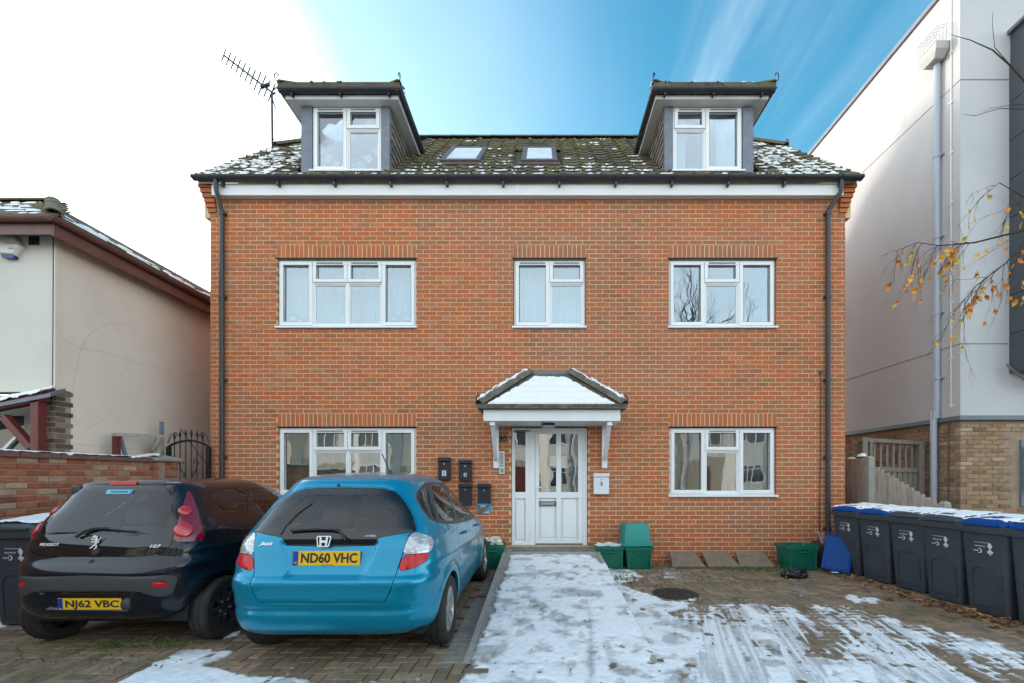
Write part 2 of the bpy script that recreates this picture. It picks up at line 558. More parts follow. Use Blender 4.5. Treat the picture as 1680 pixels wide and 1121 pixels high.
for b in bl:
    dz, rz_, tx, ty = rb.uniform(-.004, .003), rb.uniform(-.012, .012), rb.uniform(-.012, .012), rb.uniform(-.012, .012)
    M = Matrix.Translation((b[0], b[1], dz)) @ Matrix.Rotation(rz_, 4, 'Z') @ Matrix.Rotation(tx, 4, 'X') @ Matrix.Rotation(ty, 4, 'Y')
    key = (b[2], b[4])
    if id(b) in near:
        if key not in pm:
            pm[key] = block_mesh(b[2], b[3], b[4]).mesh('paving_block'); pm[key].materials.append(M_block)
        inst('paving_block', pm[key], drive, M)
    else:
        q = block_mesh(b[2], b[3], b[4])
        st.add([M @ Vector(v) for v in q.v], q.f, b[4])
o = obj('paving_blocks', st, M_block, drive, fix=False); tag(o, kind='stuff')
# entrance ramp
m = MB()
ys = [3.6, 4.0, 7.2, 7.3, 7.72]
rings = []
for y in ys:
    z = float(ramp_z(y))
    rings.append([(PX0, y, -.03), (PX1, y, -.03), (PX1, y, z), (PX0, y, z)])
m.loft(rings)
ramp = obj('entrance_ramp', m, M_concrete); tag(ramp, kind='structure')
for r_ in range(4):
    for c_ in range(14):
        x0 = PX0 + .02 + c_ * .0995
        y0 = 7.3 + r_ * .1
        q = MB(); q.box(x0 + .004, x0 + .095, y0 + .004, y0 + .096, .26, .287 + rb.uniform(-.002, .002), rb.random())
        obj('paving_sett', q, M_rampset, ramp)
for x0, x1 in ((PX0 - .06, PX0 - .002), (PX1 + .002, PX1 + .055)):
    q = MB()
    q.loft([[(x0, y, -.03), (x1, y, -.03), (x1, y, float(ramp_z(y)) + .012), (x0, y, float(ramp_z(y)) + .012)] for y in ys])
    obj('edging_kerb', q, M_concrete, ramp)

# ------------------------------------------------------------------ snow on the ground
def build_snow():
    x = np.arange(-6.1, 5.5, .0125)
    y = np.arange(2.9, 7.45, .0125)
    X, Y = np.meshgrid(x, y, indexing='ij')
    onp = (X > PX0 - .07) & (X < PX1 + .06) & (Y > 3.6)
    G = np.where(onp, ramp_z(Y) + .004 * np.clip((Y - 3.6) / .4, 0, 1), 0.0)
    PXx, PYy = CX + F * X / Y, CY + F * (H - G) / Y
    def inside(poly):
        r = np.zeros(X.shape, bool)
        n = len(poly)
        for i in range(n):
            x0, y0 = poly[i]; x1, y1 = poly[(i + 1) % n]
            if y0 == y1: continue
            c = ((y0 > PYy) != (y1 > PYy)) & (PXx < (x1 - x0) * (PYy - y0) / (y1 - y0) + x0)
            r ^= c
        return r
    def blur(a, k):
        ker = np.ones(k) / k
        for ax in (0, 1):
            for _ in range(2):
                a = np.apply_along_axis(lambda v: np.convolve(v, ker, 'same'), ax, a)
        return a
    main = [(838, 911), (968, 911), (986, 925), (1008, 934), (1040, 937), (1050, 948), (1018, 960), (1060, 974), (1088, 985), (1140, 990), (1120, 1000), (1090, 1005), (1120, 1020), (1190, 1045), (1270, 1068), (1400, 1085), (1520, 1110), (1700, 1140), (1700, 1260), (700, 1260), (752, 1121), (772, 1090), (783, 1060), (797, 1030), (812, 990), (826, 950)]
    thin = [(1120, 996), (1200, 990), (1290, 992), (1370, 990), (1400, 995), (1450, 1010), (1560, 1035), (1690, 1062), (1700, 1260), (1200, 1230), (1090, 1020)]
    left = [(170, 1132), (250, 1090), (300, 1068), (345, 1063), (352, 1071), (388, 1066), (370, 1080), (330, 1093), (365, 1099), (400, 1110), (484, 1112), (478, 1136), (380, 1150), (150, 1160)]
    bits = [[(-10, 1022), (22, 1019), (18, 1029), (-10, 1036)], [(352, 1048), (374, 1037), (397, 1038), (388, 1046), (362, 1053)], [(1385, 975), (1450, 984), (1440, 992), (1395, 990)], [(1480, 958), (1500, 962), (1490, 966)], [(1020, 938), (1060, 946), (1050, 955), (1015, 950)], [(1125, 966), (1150, 985), (1128, 988)], [(470, 1112), (520, 1116), (500, 1130), (470, 1130)], [(570, 1116), (640, 1114), (640, 1130), (570, 1130)]]
    i, j = np.floor(X / .1).astype(int), np.floor(Y / .1).astype(int)
    fx, fy = X / .1 - i, Y / .1 - j
    k = (i - j) % 4
    L, Rr, B, T = fx, 1 - fx, fy, 1 - fy
    big = np.full(X.shape, 9.0)
    d = np.minimum.reduce([np.where(k == 1, big, L), np.where(k == 0, big, Rr), np.where(k == 2, big, B), np.where(k == 3, big, T)]) * .1
    joint = np.clip(1 - d / .017, 0, 1)
    n1 = fbm(X, Y, 2.1, 5, 1)
    n2_ = fbm(X, Y, 9, 4, 2)
    n3 = fbm(X, Y, 26, 4, 5, .62)
    streak = fbm(X * 9 - Y * 2.5, Y * .55, 1.6, 3, 3)
    fine = fbm(X * 26 - Y * 7.3, Y * .5, 1.5, 2, 8)
    mm = blur(inside(main).astype(float), 9)
    mt = blur(inside(thin).astype(float), 13)
    ml = blur(inside(left).astype(float), 5)
    h = np.full(X.shape, -1.0)
    e_main = mm * 1.0 + (n2_ - .5) * .85 + (n1 - .5) * .6 + (n3 - .5) * .65 - .52
    rough_ = np.where(onp, 0, 1)
    trackr = np.clip(1 - np.abs(((X - .92 - (Y - 3.2) * .10) % .9) - .45) / .16, 0, 1)
    e_thin = mt * .92 + (n1 - .5) * 1.1 + (n2_ - .5) * .7 + joint * .30 + (streak - .5) * 1.1 + (n3 - .5) * .45 - trackr * .14 - .83
    e_left = ml * 1.0 + (n2_ - .5) * .6 + (n3 - .5) * .4 + joint * .12 + (streak - .5) * .5 - .55
    eb = np.full(X.shape, -1.0)
    for p in bits:
        eb = np.maximum(eb, blur(inside(p).astype(float), 7) + (n2_ - .5) * 1.1 + (n3 - .5) * .9 + joint * .15 - .74)
    spots = (n3 - .5) * 1.2 + (n1 - .5) * 1.2 + blur((inside([(985, 925), (1250, 950), (1470, 990), (1680, 1050), (1680, 1130), (1000, 1130)])).astype(float), 9) * .25 - .62
    e = np.maximum.reduce([e_main, e_thin, e_left, eb, spots * .5])
    bands = np.maximum.reduce([blur(inside(p).astype(float), 11) for p in ([(1130, 1190), (1290, 1190), (1222, 998), (1160, 1003)], [(1330, 1190), (1400, 1190), (1300, 1012), (1262, 1012)], [(1470, 1200), (1640, 1190), (1478, 1024), (1405, 1016)])])
    slush = (bands > .42) & (fine + (n2_ - .5) * .6 > .40)
    e = np.where(slush, np.clip(e, .03, .09), e)
    # boot and wheel marks pressed into the snow on the ramp
    tx = .335 + .16 * np.sin((Y - 3.2) * .75)
    track = np.clip(1 - np.abs(X - tx) / .055, 0, 1) * np.clip((5.6 - Y) / 1.0, 0, 1)
    press = np.clip((fbm(X * 1.3, Y * .8, 7, 2, 9) - .66) * 9, 0, 1)
    thick = np.where(onp, .010 + .005 * np.clip((Y - 3.6) / .6, 0, 1), .009)
    Z = np.clip(e, 0, .34) / .34
    hh = thick * Z ** .7 + (n2_ - .5) * .012 * Z + (n3 - .5) * .011 * Z - .008 * track * Z - .010 * press * Z
    hh = np.where(e > 0, np.maximum(hh, .0005) + .003, -.004)
    white = np.clip(e / .30, 0, 1) * np.clip(1.2 - 1.1 * np.clip(fbm(X, Y, 5, 4, 12) - .42, 0, 1) * 3.2, .3, 1) * np.clip(1 - (n3 - .58) * 2.2, .5, 1) * (1 - .55 * track) * (1 - .55 * press) * np.where(mt > .4, np.clip(1 - (streak - .46) * -1.5, .35, 1), 1)
    white = np.where(slush, .30 + .45 * np.clip((fine - .5) * 4.0, 0, 1) + (n3 - .5) * .3, white)
    keep = e > -.015
    cell = keep[:-1, :-1] | keep[1:, :-1] | keep[:-1, 1:] | keep[1:, 1:]
    cell &= (e[:-1, :-1] > 0) | (e[1:, :-1] > 0) | (e[:-1, 1:] > 0) | (e[1:, 1:] > 0)
    idx = -np.ones(X.shape, int)
    ci, cj = np.nonzero(cell)
    used = np.zeros(X.shape, bool)
    for di in (0, 1):
        for dj in (0, 1): used[ci + di, cj + dj] = True
    idx[used] = np.arange(used.sum())
    V = np.stack([X[used], Y[used], (G + hh)[used]], 1)
    Fq = np.stack([idx[ci, cj], idx[ci + 1, cj], idx[ci + 1, cj + 1], idx[ci, cj + 1]], 1)
    me = bpy.data.meshes.new('ground_snow')
    me.vertices.add(len(V)); me.vertices.foreach_set('co', V.astype(np.float32).ravel())
    me.loops.add(len(Fq) * 4); me.loops.foreach_set('vertex_index', Fq.astype(np.int32).ravel())
    me.polygons.add(len(Fq))
    me.polygons.foreach_set('loop_start', np.arange(0, len(Fq) * 4, 4, dtype=np.int32))
    me.polygons.foreach_set('loop_total', np.full(len(Fq), 4, dtype=np.int32))
    me.update(calc_edges=True)
    at_ = me.attributes.new('tone', 'FLOAT', 'POINT')
    at_.data.foreach_set('value', white[used].astype(np.float32))
    me.shade_smooth()
    return me
M_gsnow = mat('trodden_snow', rough=.62, tones=[(.20, .185, .175), (.56, .56, .57), (.80, .81, .83), (.86, .87, .89)], var=.05, vs=18, bump=.7, bs=55, bdist=.008, spec=.4)
me = build_snow(); me.materials.append(M_gsnow)
o = bpy.data.objects.new('ground_snow', me); C.objects.link(o)
tag(o, 'trodden melting snow lying on the entrance ramp and block paving', 'snow', kind='stuff')

# ================================================================== THE BRICK HOUSE
FY = 7.70
XL, XR = -5.62, 5.12
house = wthing('brick_house', 'red brick block of flats with two roof dormers and white porch', 'house', (-.25, 9, 0))
OP = {'FL': (-4.495, -2.134, 3.975, 5.173), 'FM': (-.495, .732, 3.975, 5.173), 'FR': (2.134, 3.96, 3.975, 5.173),
      'GL': (-4.485, -2.134, 1.125, 2.323), 'GR': (2.144, 3.96, 1.125, 2.323), 'D': (-.536, .773, .28, 2.323)}
ZT = 6.40
def rect_cells(x0, x1, z0, z1, holes):
    xs = sorted(set([x0, x1] + [h[0] for h in holes] + [h[1] for h in holes]))
    zs = sorted(set([z0, z1] + [h[2] for h in holes] + [h[3] for h in holes]))
    for b in range(len(zs) - 1):
        run = None
        for a_ in range(len(xs) - 1):
            cx, cz = (xs[a_] + xs[a_ + 1]) / 2, (zs[b] + zs[b + 1]) / 2
            inh = any(h[0] < cx < h[1] and h[2] < cz < h[3] for h in holes)
            if not inh: run = (run[0], xs[a_ + 1]) if run else (xs[a_], xs[a_ + 1])
            if (inh or a_ == len(xs) - 2) and run:
                yield run[0], run[1], zs[b], zs[b + 1]
                run = None
HB = 13.6                                                       # back of the house
RZ, RY, EZ, EY = 9.39, 10.66, 6.42, 7.48
m = MB()
for q in rect_cells(XL + .006, XR - .006, -.05, ZT, list(OP.values())): m.box(q[0], q[1], FY + .003, FY + .28, q[2], q[3])
m.box(XL + .006, XR - .006, HB - .3, HB, -.05, ZT)
def gable(x0, x1):
    poly = [(FY + .28, -.05), (HB - .3, -.05), (HB - .3, 6.3), (RY, RZ - .25), (FY + .1, 6.3), (FY + .28, 6.3)]
    n = len(poly)
    m.add([(x0, y, z) for y, z in poly] + [(x1, y, z) for y, z in poly], [tuple(range(n)), tuple(range(2 * n - 1, n - 1, -1))] + [(i, i + n, (i + 1) % n + n, (i + 1) % n) for i in range(n)])
gable(XL + .006, XL + .28); gable(XR - .28, XR - .006)
wall = obj('wall', m, M_mortar, house)
m = MB()
for z in (.2, 3.0, 6.0): m.box(XL + .3, XR - .3, FY + .3, HB - .32, z, z + .12)
for x in (-1.35, 1.4): m.box(x, x + .1, FY + .3, HB - .35, .3, 6)
m.box(XL + .3, XR - .3, 10.6, 10.7, .3, 6)
obj('inner_wall', m, M_plaster, house)
# bricks
rb = random.Random(11)
TONES = [i / 16 for i in range(17)]
def tone_pick():
    return min(1, max(0, rb.choice([.18, .25, .3, .34, .37, .42, .45, .5, .5, .55, .55, .6, .62, .7, .78, .86, .95]) + rb.uniform(-.04, .04)))
parts, stuff = [], MB()
lint = [(o[0], o[1], o[3], round((o[3] + .225) / .075) * .075 + .001) for k, o in OP.items()]
blk = list(OP.values()) + lint
row = 0
z = .0
while z < ZT - .03:
    z0, z1 = z + .006, z + .069
    spans = [(XL, XR)]
    for h in blk:
        if h[2] < z1 - .02 and h[3] > z0 + .02:
            ns = []
            for s0, s1 in spans:
                if h[1] <= s0 or h[0] >= s1: ns.append((s0, s1)); continue
                if h[0] > s0: ns.append((s0, h[0]))
                if h[1] < s1: ns.append((h[1], s1))
            spans = ns
    for s0, s1 in spans:
        x = XL - (.1125 if row % 2 else 0)
        x += math.floor((s0 - x) / .225) * .225
        while x < s1 - .001:
            b0, b1 = max(x + .006, s0 + (.004 if s0 > XL else 0)), min(x + .219, s1 - (.004 if s1 < XR else 0))
            if s0 > XL and b0 < s0 + .006: b0 = s0 - .003
            if s1 < XR and b1 > s1 - .006: b1 = s1 + .003
            if b1 - b0 > .03:
                full = abs(b1 - b0 - .213) < .002
                t = min(1, max(0, tone_pick() + (float(fbm(np.array([[b0]]), np.array([[z]]), .8, 3, 41)[0, 0]) - .52) * .7))
                if full and .30 < z < 1.02 and b0 > .95 and len(parts) < 165: parts.append(('s', b0, z0, t))
                else:
                    dy = rb.uniform(-.0015, .0015)
                    stuff.box(b0, b1, FY + dy, FY + .1, z0 + rb.uniform(-.0012, .0012), z1 + rb.uniform(-.0012, .0012), t, back=False)
            x += .225
    z += .075
    row += 1
for h in lint:
    n = round((h[1] - h[0]) / .075)
    w = (h[1] - h[0]) / n
    for i in range(n):
        parts.append(('v', h[0] + i * w + .0055, h[2] + (.003), tone_pick()))
bm_ = {}
for kind, x, z, t in parts:
    t = round(t * 16) / 16
    if (kind, t) not in bm_:
        q = MB()
        if kind == 's': q.box(0, .213, 0, .1, 0, .063, t, back=False)
        else: q.box(0, .0635, 0, .1, 0, .220, t, back=False)
        bm_[(kind, t)] = q.mesh('brick', bevel=.0025); bm_[(kind, t)].materials.append(M_brick)
    inst('brick', bm_[(kind, t)], wall, Matrix.Translation((x, FY + rb.uniform(-.0015, .0015), z)))
# gable walls
for X0, X1 in ((XL, XL + .1), (XR - .1, XR)):
    r_ = 0
    z = 0.0
    while z < RZ - .3:
        y0, y1 = FY + .11, HB
        if z > 6.3: y0, y1 = FY + .3 + (z - 6.3) * 1.02, HB - .3 - (z - 6.3) * 1.02
        y = y0 - (.1125 if r_ % 2 else 0)
        while y < y1:
            a0, a1 = max(y, y0), min(y + .215, y1)
            if a1 - a0 > .03: stuff.box(X0, X1, a0, a1, z + .005, z + .07, tone_pick())
            y += .225
        z += .075
        r_ += 1
o = obj('bricks', stuff, M_brick, wall, fix=False); tag(o, kind='stuff')
# corbelled eaves corners
for sgn, xe in ((-1, XL), (1, XR)):
    for k in range(7):
        o_ = .022 * k
        q = MB()
        xa, xb = xe + sgn * (o_ + .004), xe - sgn * .11
        q.box(min(xa, xb), max(xa, xb), FY - .004 - .016 * k, FY + .3, 5.86 + k * .075 + .005, 5.86 + k * .075 + .07, tone_pick())
        obj('corbel_brick', q, M_brick, house, bevel=.003)
    q = MB()
    xa, xb = xe + sgn * .10, xe - sgn * .1
    q.box(min(xa, xb), max(xa, xb), FY + .01, FY + .28, 5.86, 6.385)
    obj('corbel_mortar', q, M_mortar, house)
# fascia, gutter, downpipes
m = MB(); m.box(XL + .11, XR - .11, 7.58, FY - .004, 6.165, 6.36)
m.box(XL + .11, XR - .11, 7.574, 7.58, 6.345, 6.36)
obj('fascia', m, M_fascia, house)
for px in (848, 880):
    p = at(px, 313, 7.57); q = MB(); q.box(p.x - .02, p.x + .02, 7.574, 7.58, 6.168, 6.34)
    obj('fascia_joint', q, M_upvc, house)
def gutter(x0, x1, y, z, r, name, parent, mt):
    q = MB()
    n = 9
    out = [(y - r * math.cos(math.pi * i / (n - 1)), z - r * math.sin(math.pi * i / (n - 1))) for i in range(n)]
    inn = [(y - (r - .006) * math.cos(math.pi * i / (n - 1)), z - (r - .006) * math.sin(math.pi * i / (n - 1))) for i in range(n)]
    ring = out + inn[::-1]
    q.loft([[(x, a_, b_) for a_, b_ in ring] for x in (x0, x1)])
    for xx in (x0, x1):
        q.box(xx - .004, xx + .004, y - r, y + r, z - r * .8, z)
    return obj(name, q, mt, parent, smooth=30)
g = gutter(-5.76, 5.27, 7.51, 6.43, .066, 'gutter', house, M_black)
for i in range(12):
    x = -5.3 + i * .93
    q = MB(); q.box(x - .018, x + .018, 7.50, 7.585, 6.29, 6.37); q.tube([(x, 7.445 + .066 - .075 * math.cos(t_), 6.43 - .075 * math.sin(t_)) for t_ in [i_ * math.pi / 8 for i_ in range(9)]], .012, 5)
    obj('gutter_bracket', q, M_black, g)
for x, xo in ((-5.386, -5.386), (4.80, 4.93)):
    q = MB()
    q.tube([(xo, 7.51, 6.40), (xo, 7.51, 6.24), (xo * .98 + x * .02, 7.53, 6.18), (x, 7.635, 5.95), (x, 7.65, 5.88), (x, 7.65, .02)], .036, 10)
    dp_ = obj('downpipe', q, M_black, house, smooth=50)
    for z in (5.9, 4.5, 3.1, 1.8, .6):
        k = MB(); k.lathe([(.037, -.03), (.046, -.03), (.046, .03), (.037, .03)], 10, Matrix.Translation((x, 7.65, z)))
        k.box(x - .06, x + .06, 7.68, 7.697, z - .02, z + .02)
        obj('pipe_clip', k, M_black, dp_)
# ------------------------------------------------------------------ main roof
def roof_z(y): return EZ + (RZ - EZ) / (RY - EY) * (y - EY)
SL = math.hypot(RY - EY, RZ - EZ)
uy, uz = (RY - EY) / SL, (RZ - EZ) / SL
GX0, GX1 = -5.70, 5.20
m = MB()
YB = 2 * RY - EY
hipY, hipZ, hx = 9.72, roof_z(9.72), .75
ridge = [(GX0 + hx, RY, RZ), (GX1 - hx, RY, RZ)]
t_ = .05
def slab(vs, d=.06):
    n = len(vs)
    v = [Vector(p) for p in vs]
    nn = (v[1] - v[0]).cross(v[2] - v[0]).normalized()
    m.add([p for p in v] + [p - nn * d for p in v], [tuple(range(n)), tuple(range(2 * n - 1, n - 1, -1))] + [(i, i + n, (i + 1) % n + n, (i + 1) % n) for i in range(n)])
off = -.035
slab([(GX0, EY + .02, EZ + off), (GX1, EY + .02, EZ + off), (GX1, hipY, hipZ + off), (ridge[1][0], RY, RZ + off), (ridge[0][0], RY, RZ + off), (GX0, hipY, hipZ + off)])
slab([(GX1, YB, EZ + off), (GX0, YB, EZ + off), (GX0, 2 * RY - hipY, hipZ + off), (ridge[0][0], RY, RZ + off), (ridge[1][0], RY, RZ + off), (GX1, 2 * RY - hipY, hipZ + off)])
slab([(GX0, 2 * RY - hipY, hipZ + off), (GX0, hipY, hipZ + off), (ridge[0][0], RY, RZ + off)])
slab([(GX1, hipY, hipZ + off), (GX1, 2 * RY - hipY, hipZ + off), (ridge[1][0], RY, RZ + off)])
roof = obj('roof', m, M_tile, house)
NT, TW = 15, .3
gauge = SL / NT
def tile_mesh(tone, w=TW, L=gauge + .06):
    q = MB()
    n = 8
    th = .024
    prof = [(-w / 2 + w * i / n, .011 * math.cos(2 * math.pi * i / n * 1.0) + .008 * math.cos(4 * math.pi * i / n)) for i in range(n + 1)]
    vs = [(x, 0, z + th) for x, z in prof] + [(x, L, z * .6) for x, z in prof] + [(x, 0, z - .012) for x, z in prof]
    N = n + 1
    fs = [(i, i + 1, N + i + 1, N + i) for i in range(n)] + [(2 * N + i, 2 * N + i + 1, i + 1, i) for i in range(n)]
    fs += [(0, N, 2 * N), (n, 2 * N + n, N + n)]
    return q.add(vs, fs, tone)
DORM = [(-4.098, -2.594), (2.075, 3.58)]
SKYL = [(-1.86, -1.13), (-.386, .27)]
def skip_tile(x, y):
    for a_, b_ in DORM:
        if a_ < x < b_ and y > 7.72: return True
    for a_, b_ in SKYL:
        if a_ - .02 < x < b_ + .02 and 8.2 < y < 9.42: return True
    return False
tmesh = [tile_mesh(t).mesh('roof_tile', smooth=35) for t in (0, .25, .5, .75, 1)]
for q in tmesh: q.materials.append(M_tile)
Mslope = Matrix(((1, 0, 0), (0, uy, -uz), (0, uz, uy))).to_4x4()
count = 0
tstuff = MB()
moss, rsnow = MB(), MB()
def blob(mb, P, n, u, v, ru, rv, h, rnd, tone=0.0):
    ring0, ring1 = [], []
    K = 7
    for k in range(K):
        a_ = 2 * math.pi * k / K
        j_ = rnd.uniform(.75, 1.2)
        ring0.append(P + u * (math.cos(a_) * ru * j_) + v * (math.sin(a_) * rv * j_))
        ring1.append(P + u * (math.cos(a_) * ru * j_ * .72) + v * (math.sin(a_) * rv * j_ * .72) + n * (h * rnd.uniform(.6, .95)))
    mb.add(ring0 + ring1 + [P + n * h], [(k, (k + 1) % K, K + (k + 1) % K, K + k) for k in range(K)] + [(K + k, K + (k + 1) % K, 2 * K) for k in range(K)], tone)
uvec, vvec, nvec = Vector((1, 0, 0)), Vector((0, uy, uz)), Vector((0, -uz, uy))
rs = random.Random(5)
for r_ in range(NT):
    y = EY + uy * gauge * r_
    z = EZ + uz * gauge * r_
    yc = y + uy * gauge * .5
    lim = 0
    if yc > hipY: lim = hx * (yc - hipY) / (RY - hipY)
    ncol = int((GX1 - GX0) / TW)
    for c_ in range(ncol):
        x = GX0 + (c_ + .5) * (GX1 - GX0) / ncol
        if skip_tile(x, yc) or x < GX0 + lim or x > GX1 - lim: continue
        M = Matrix.Translation((x, y, z + rs.uniform(-.003, .004))) @ Mslope @ Matrix.Rotation(rs.uniform(-.012, .012), 4, 'Z')
        if count < 300:
            inst('roof_tile', rs.choice(tmesh), roof, M); count += 1
        else:
            q = tile_mesh(rs.random())
            tstuff.add([M @ Vector(p) for p in q.v], q.f, rs.random())
        P = Vector((x, y, z)) + nvec * .028
        # moss sits on the tile edges
        if rs.random() < (.75 if 2 < r_ else .4):
            for _ in range(rs.choice([1, 1, 2, 3])):
                blob(moss, P + uvec * rs.uniform(-.14, .14) + vvec * rs.uniform(0, .05) - nvec * .006, nvec, uvec, vvec, rs.uniform(.015, .05), rs.uniform(.012, .035), rs.uniform(.012, .035), rs)
        # snow
        pr = 0
        if x < -4.1: pr = .9 if r_ < 6 else .5
        elif x > 3.6: pr = .85 if r_ < 9 else .5
        elif -2.5 < x < 2.0: pr = .85 if r_ < 4 else (.25 if r_ < 7 else .08)
        else: pr = .5 if r_ < 1 else 0
        if rs.random() < pr:
            heavy = (x > 3.9 or x < -4.4)
            if heavy:
                for _ in range(8): blob(rsnow, P + uvec * rs.uniform(-.14, .14) + vvec * rs.uniform(.03, .24) - nvec * .008, nvec, uvec, vvec, rs.uniform(.03, .09), rs.uniform(.010, .028), rs.uniform(.006, .015), rs)
            for _ in range(rs.choice([2, 3, 4, 6])):
                blob(rsnow, P + uvec * rs.uniform(-.14, .14) + vvec * rs.uniform(.0, .05) - nvec * .004, nvec, uvec, vvec, rs.uniform(.012, .06), rs.uniform(.008, .02), rs.uniform(.008, .02), rs)
o = obj('roof_tiles', tstuff, M_tile, roof, smooth=35, fix=False); tag(o, kind='stuff')
o = obj('roof_moss', moss, M_moss, smooth=80, fix=False); tag(o, 'clumps of green moss growing on the tile edges of the main roof', 'moss', kind='stuff')
o = obj('roof_snow', rsnow, M_snow, smooth=80, fix=False); tag(o, 'lumps of snow left along the tile courses of the brick house roof', 'snow', kind='stuff')
# ridge and hip tiles
def capping(p, q, name, parent, n, r=.11, mt=None, iron=False):
    p, q = Vector(p), Vector(q)
    d = (q - p) / n
    for i in range(n):
        k = MB()
        a_, b_ = p + d * i, p + d * (i + 1.04)
        dn = d.normalized()
        side = dn.cross(Vector((0, 0, 1))).normalized()
        up = side.cross(dn)
        ring = lambda P, rr: [P + side * (rr * math.cos(t)) + up * (rr * .75 * math.sin(t)) for t in [math.pi * (j / 6) for j in range(7)]] + [P + side * ((rr - .02) * math.cos(t)) + up * ((rr - .02) * .75 * math.sin(t)) for t in [math.pi * (1 - j / 6) for j in range(7)]]
        k.loft([ring(a_, r), ring(b_, r * .95)], rs.random())
        obj(name, k, mt or M_tile, parent, smooth=40)
    if iron:
        dn = (p - q).normalized()
        k = MB()
        k.tube([p + dn * .02 + Vector((0, 0, .02)), p + dn * .06 + Vector((0, 0, .04)), p + dn * .07 + Vector((0, 0, .12)), p + dn * .04 + Vector((0, 0, .16)), p + dn * .0 + Vector((0, 0, .14)), p + dn * .02 + Vector((0, 0, .11))], .009, 6)
        obj('hip_iron', k, M_wrought, parent)
capping((ridge[0][0], RY, RZ), (ridge[1][0], RY, RZ), 'ridge_tile', roof, 20, .10)
capping((GX0, hipY, hipZ + .02), ridge[0], 'hip_tile', roof, 3, .11, iron=True)
capping((GX1, hipY, hipZ + .02), ridge[1], 'hip_tile', roof, 3, .11, iron=True)
# skylights
for a_, b_ in SKYL:
    q = MB()
    y0, y1 = 8.25, 9.40
    L = (y1 - y0) / uy
    w = b_ - a_
    M = Matrix.Translation(((a_ + b_) / 2, y0, roof_z(y0))) @ Mslope
    for X0, X1, V0, V1 in ((-w / 2, -w / 2 + .09, 0, L), (w / 2 - .09, w / 2, 0, L), (-w / 2 + .09, w / 2 - .09, 0, .13), (-w / 2 + .09, w / 2 - .09, L - .10, L)):
        q.box(X0, X1, V0, V1, -.02, .07, 0, M)
    q.box(-w / 2 - .05, w / 2 + .05, -.14, -.002, .0, .035, 0, M)
    sk = obj('skylight', q, mat('brown_flashing', (.12, .09, .085), .5, var=.2), house, bevel=.008)
    q = MB(); q.box(-w / 2 + .09, w / 2 - .09, .13, L - .10, .045, .058, 0, M)
    obj('pane', q, mat('skylight_glass', (.62, .66, .68), .45, spec=.8, dirt=((.8, .82, .84), 3, .4, .6, .8)), sk)
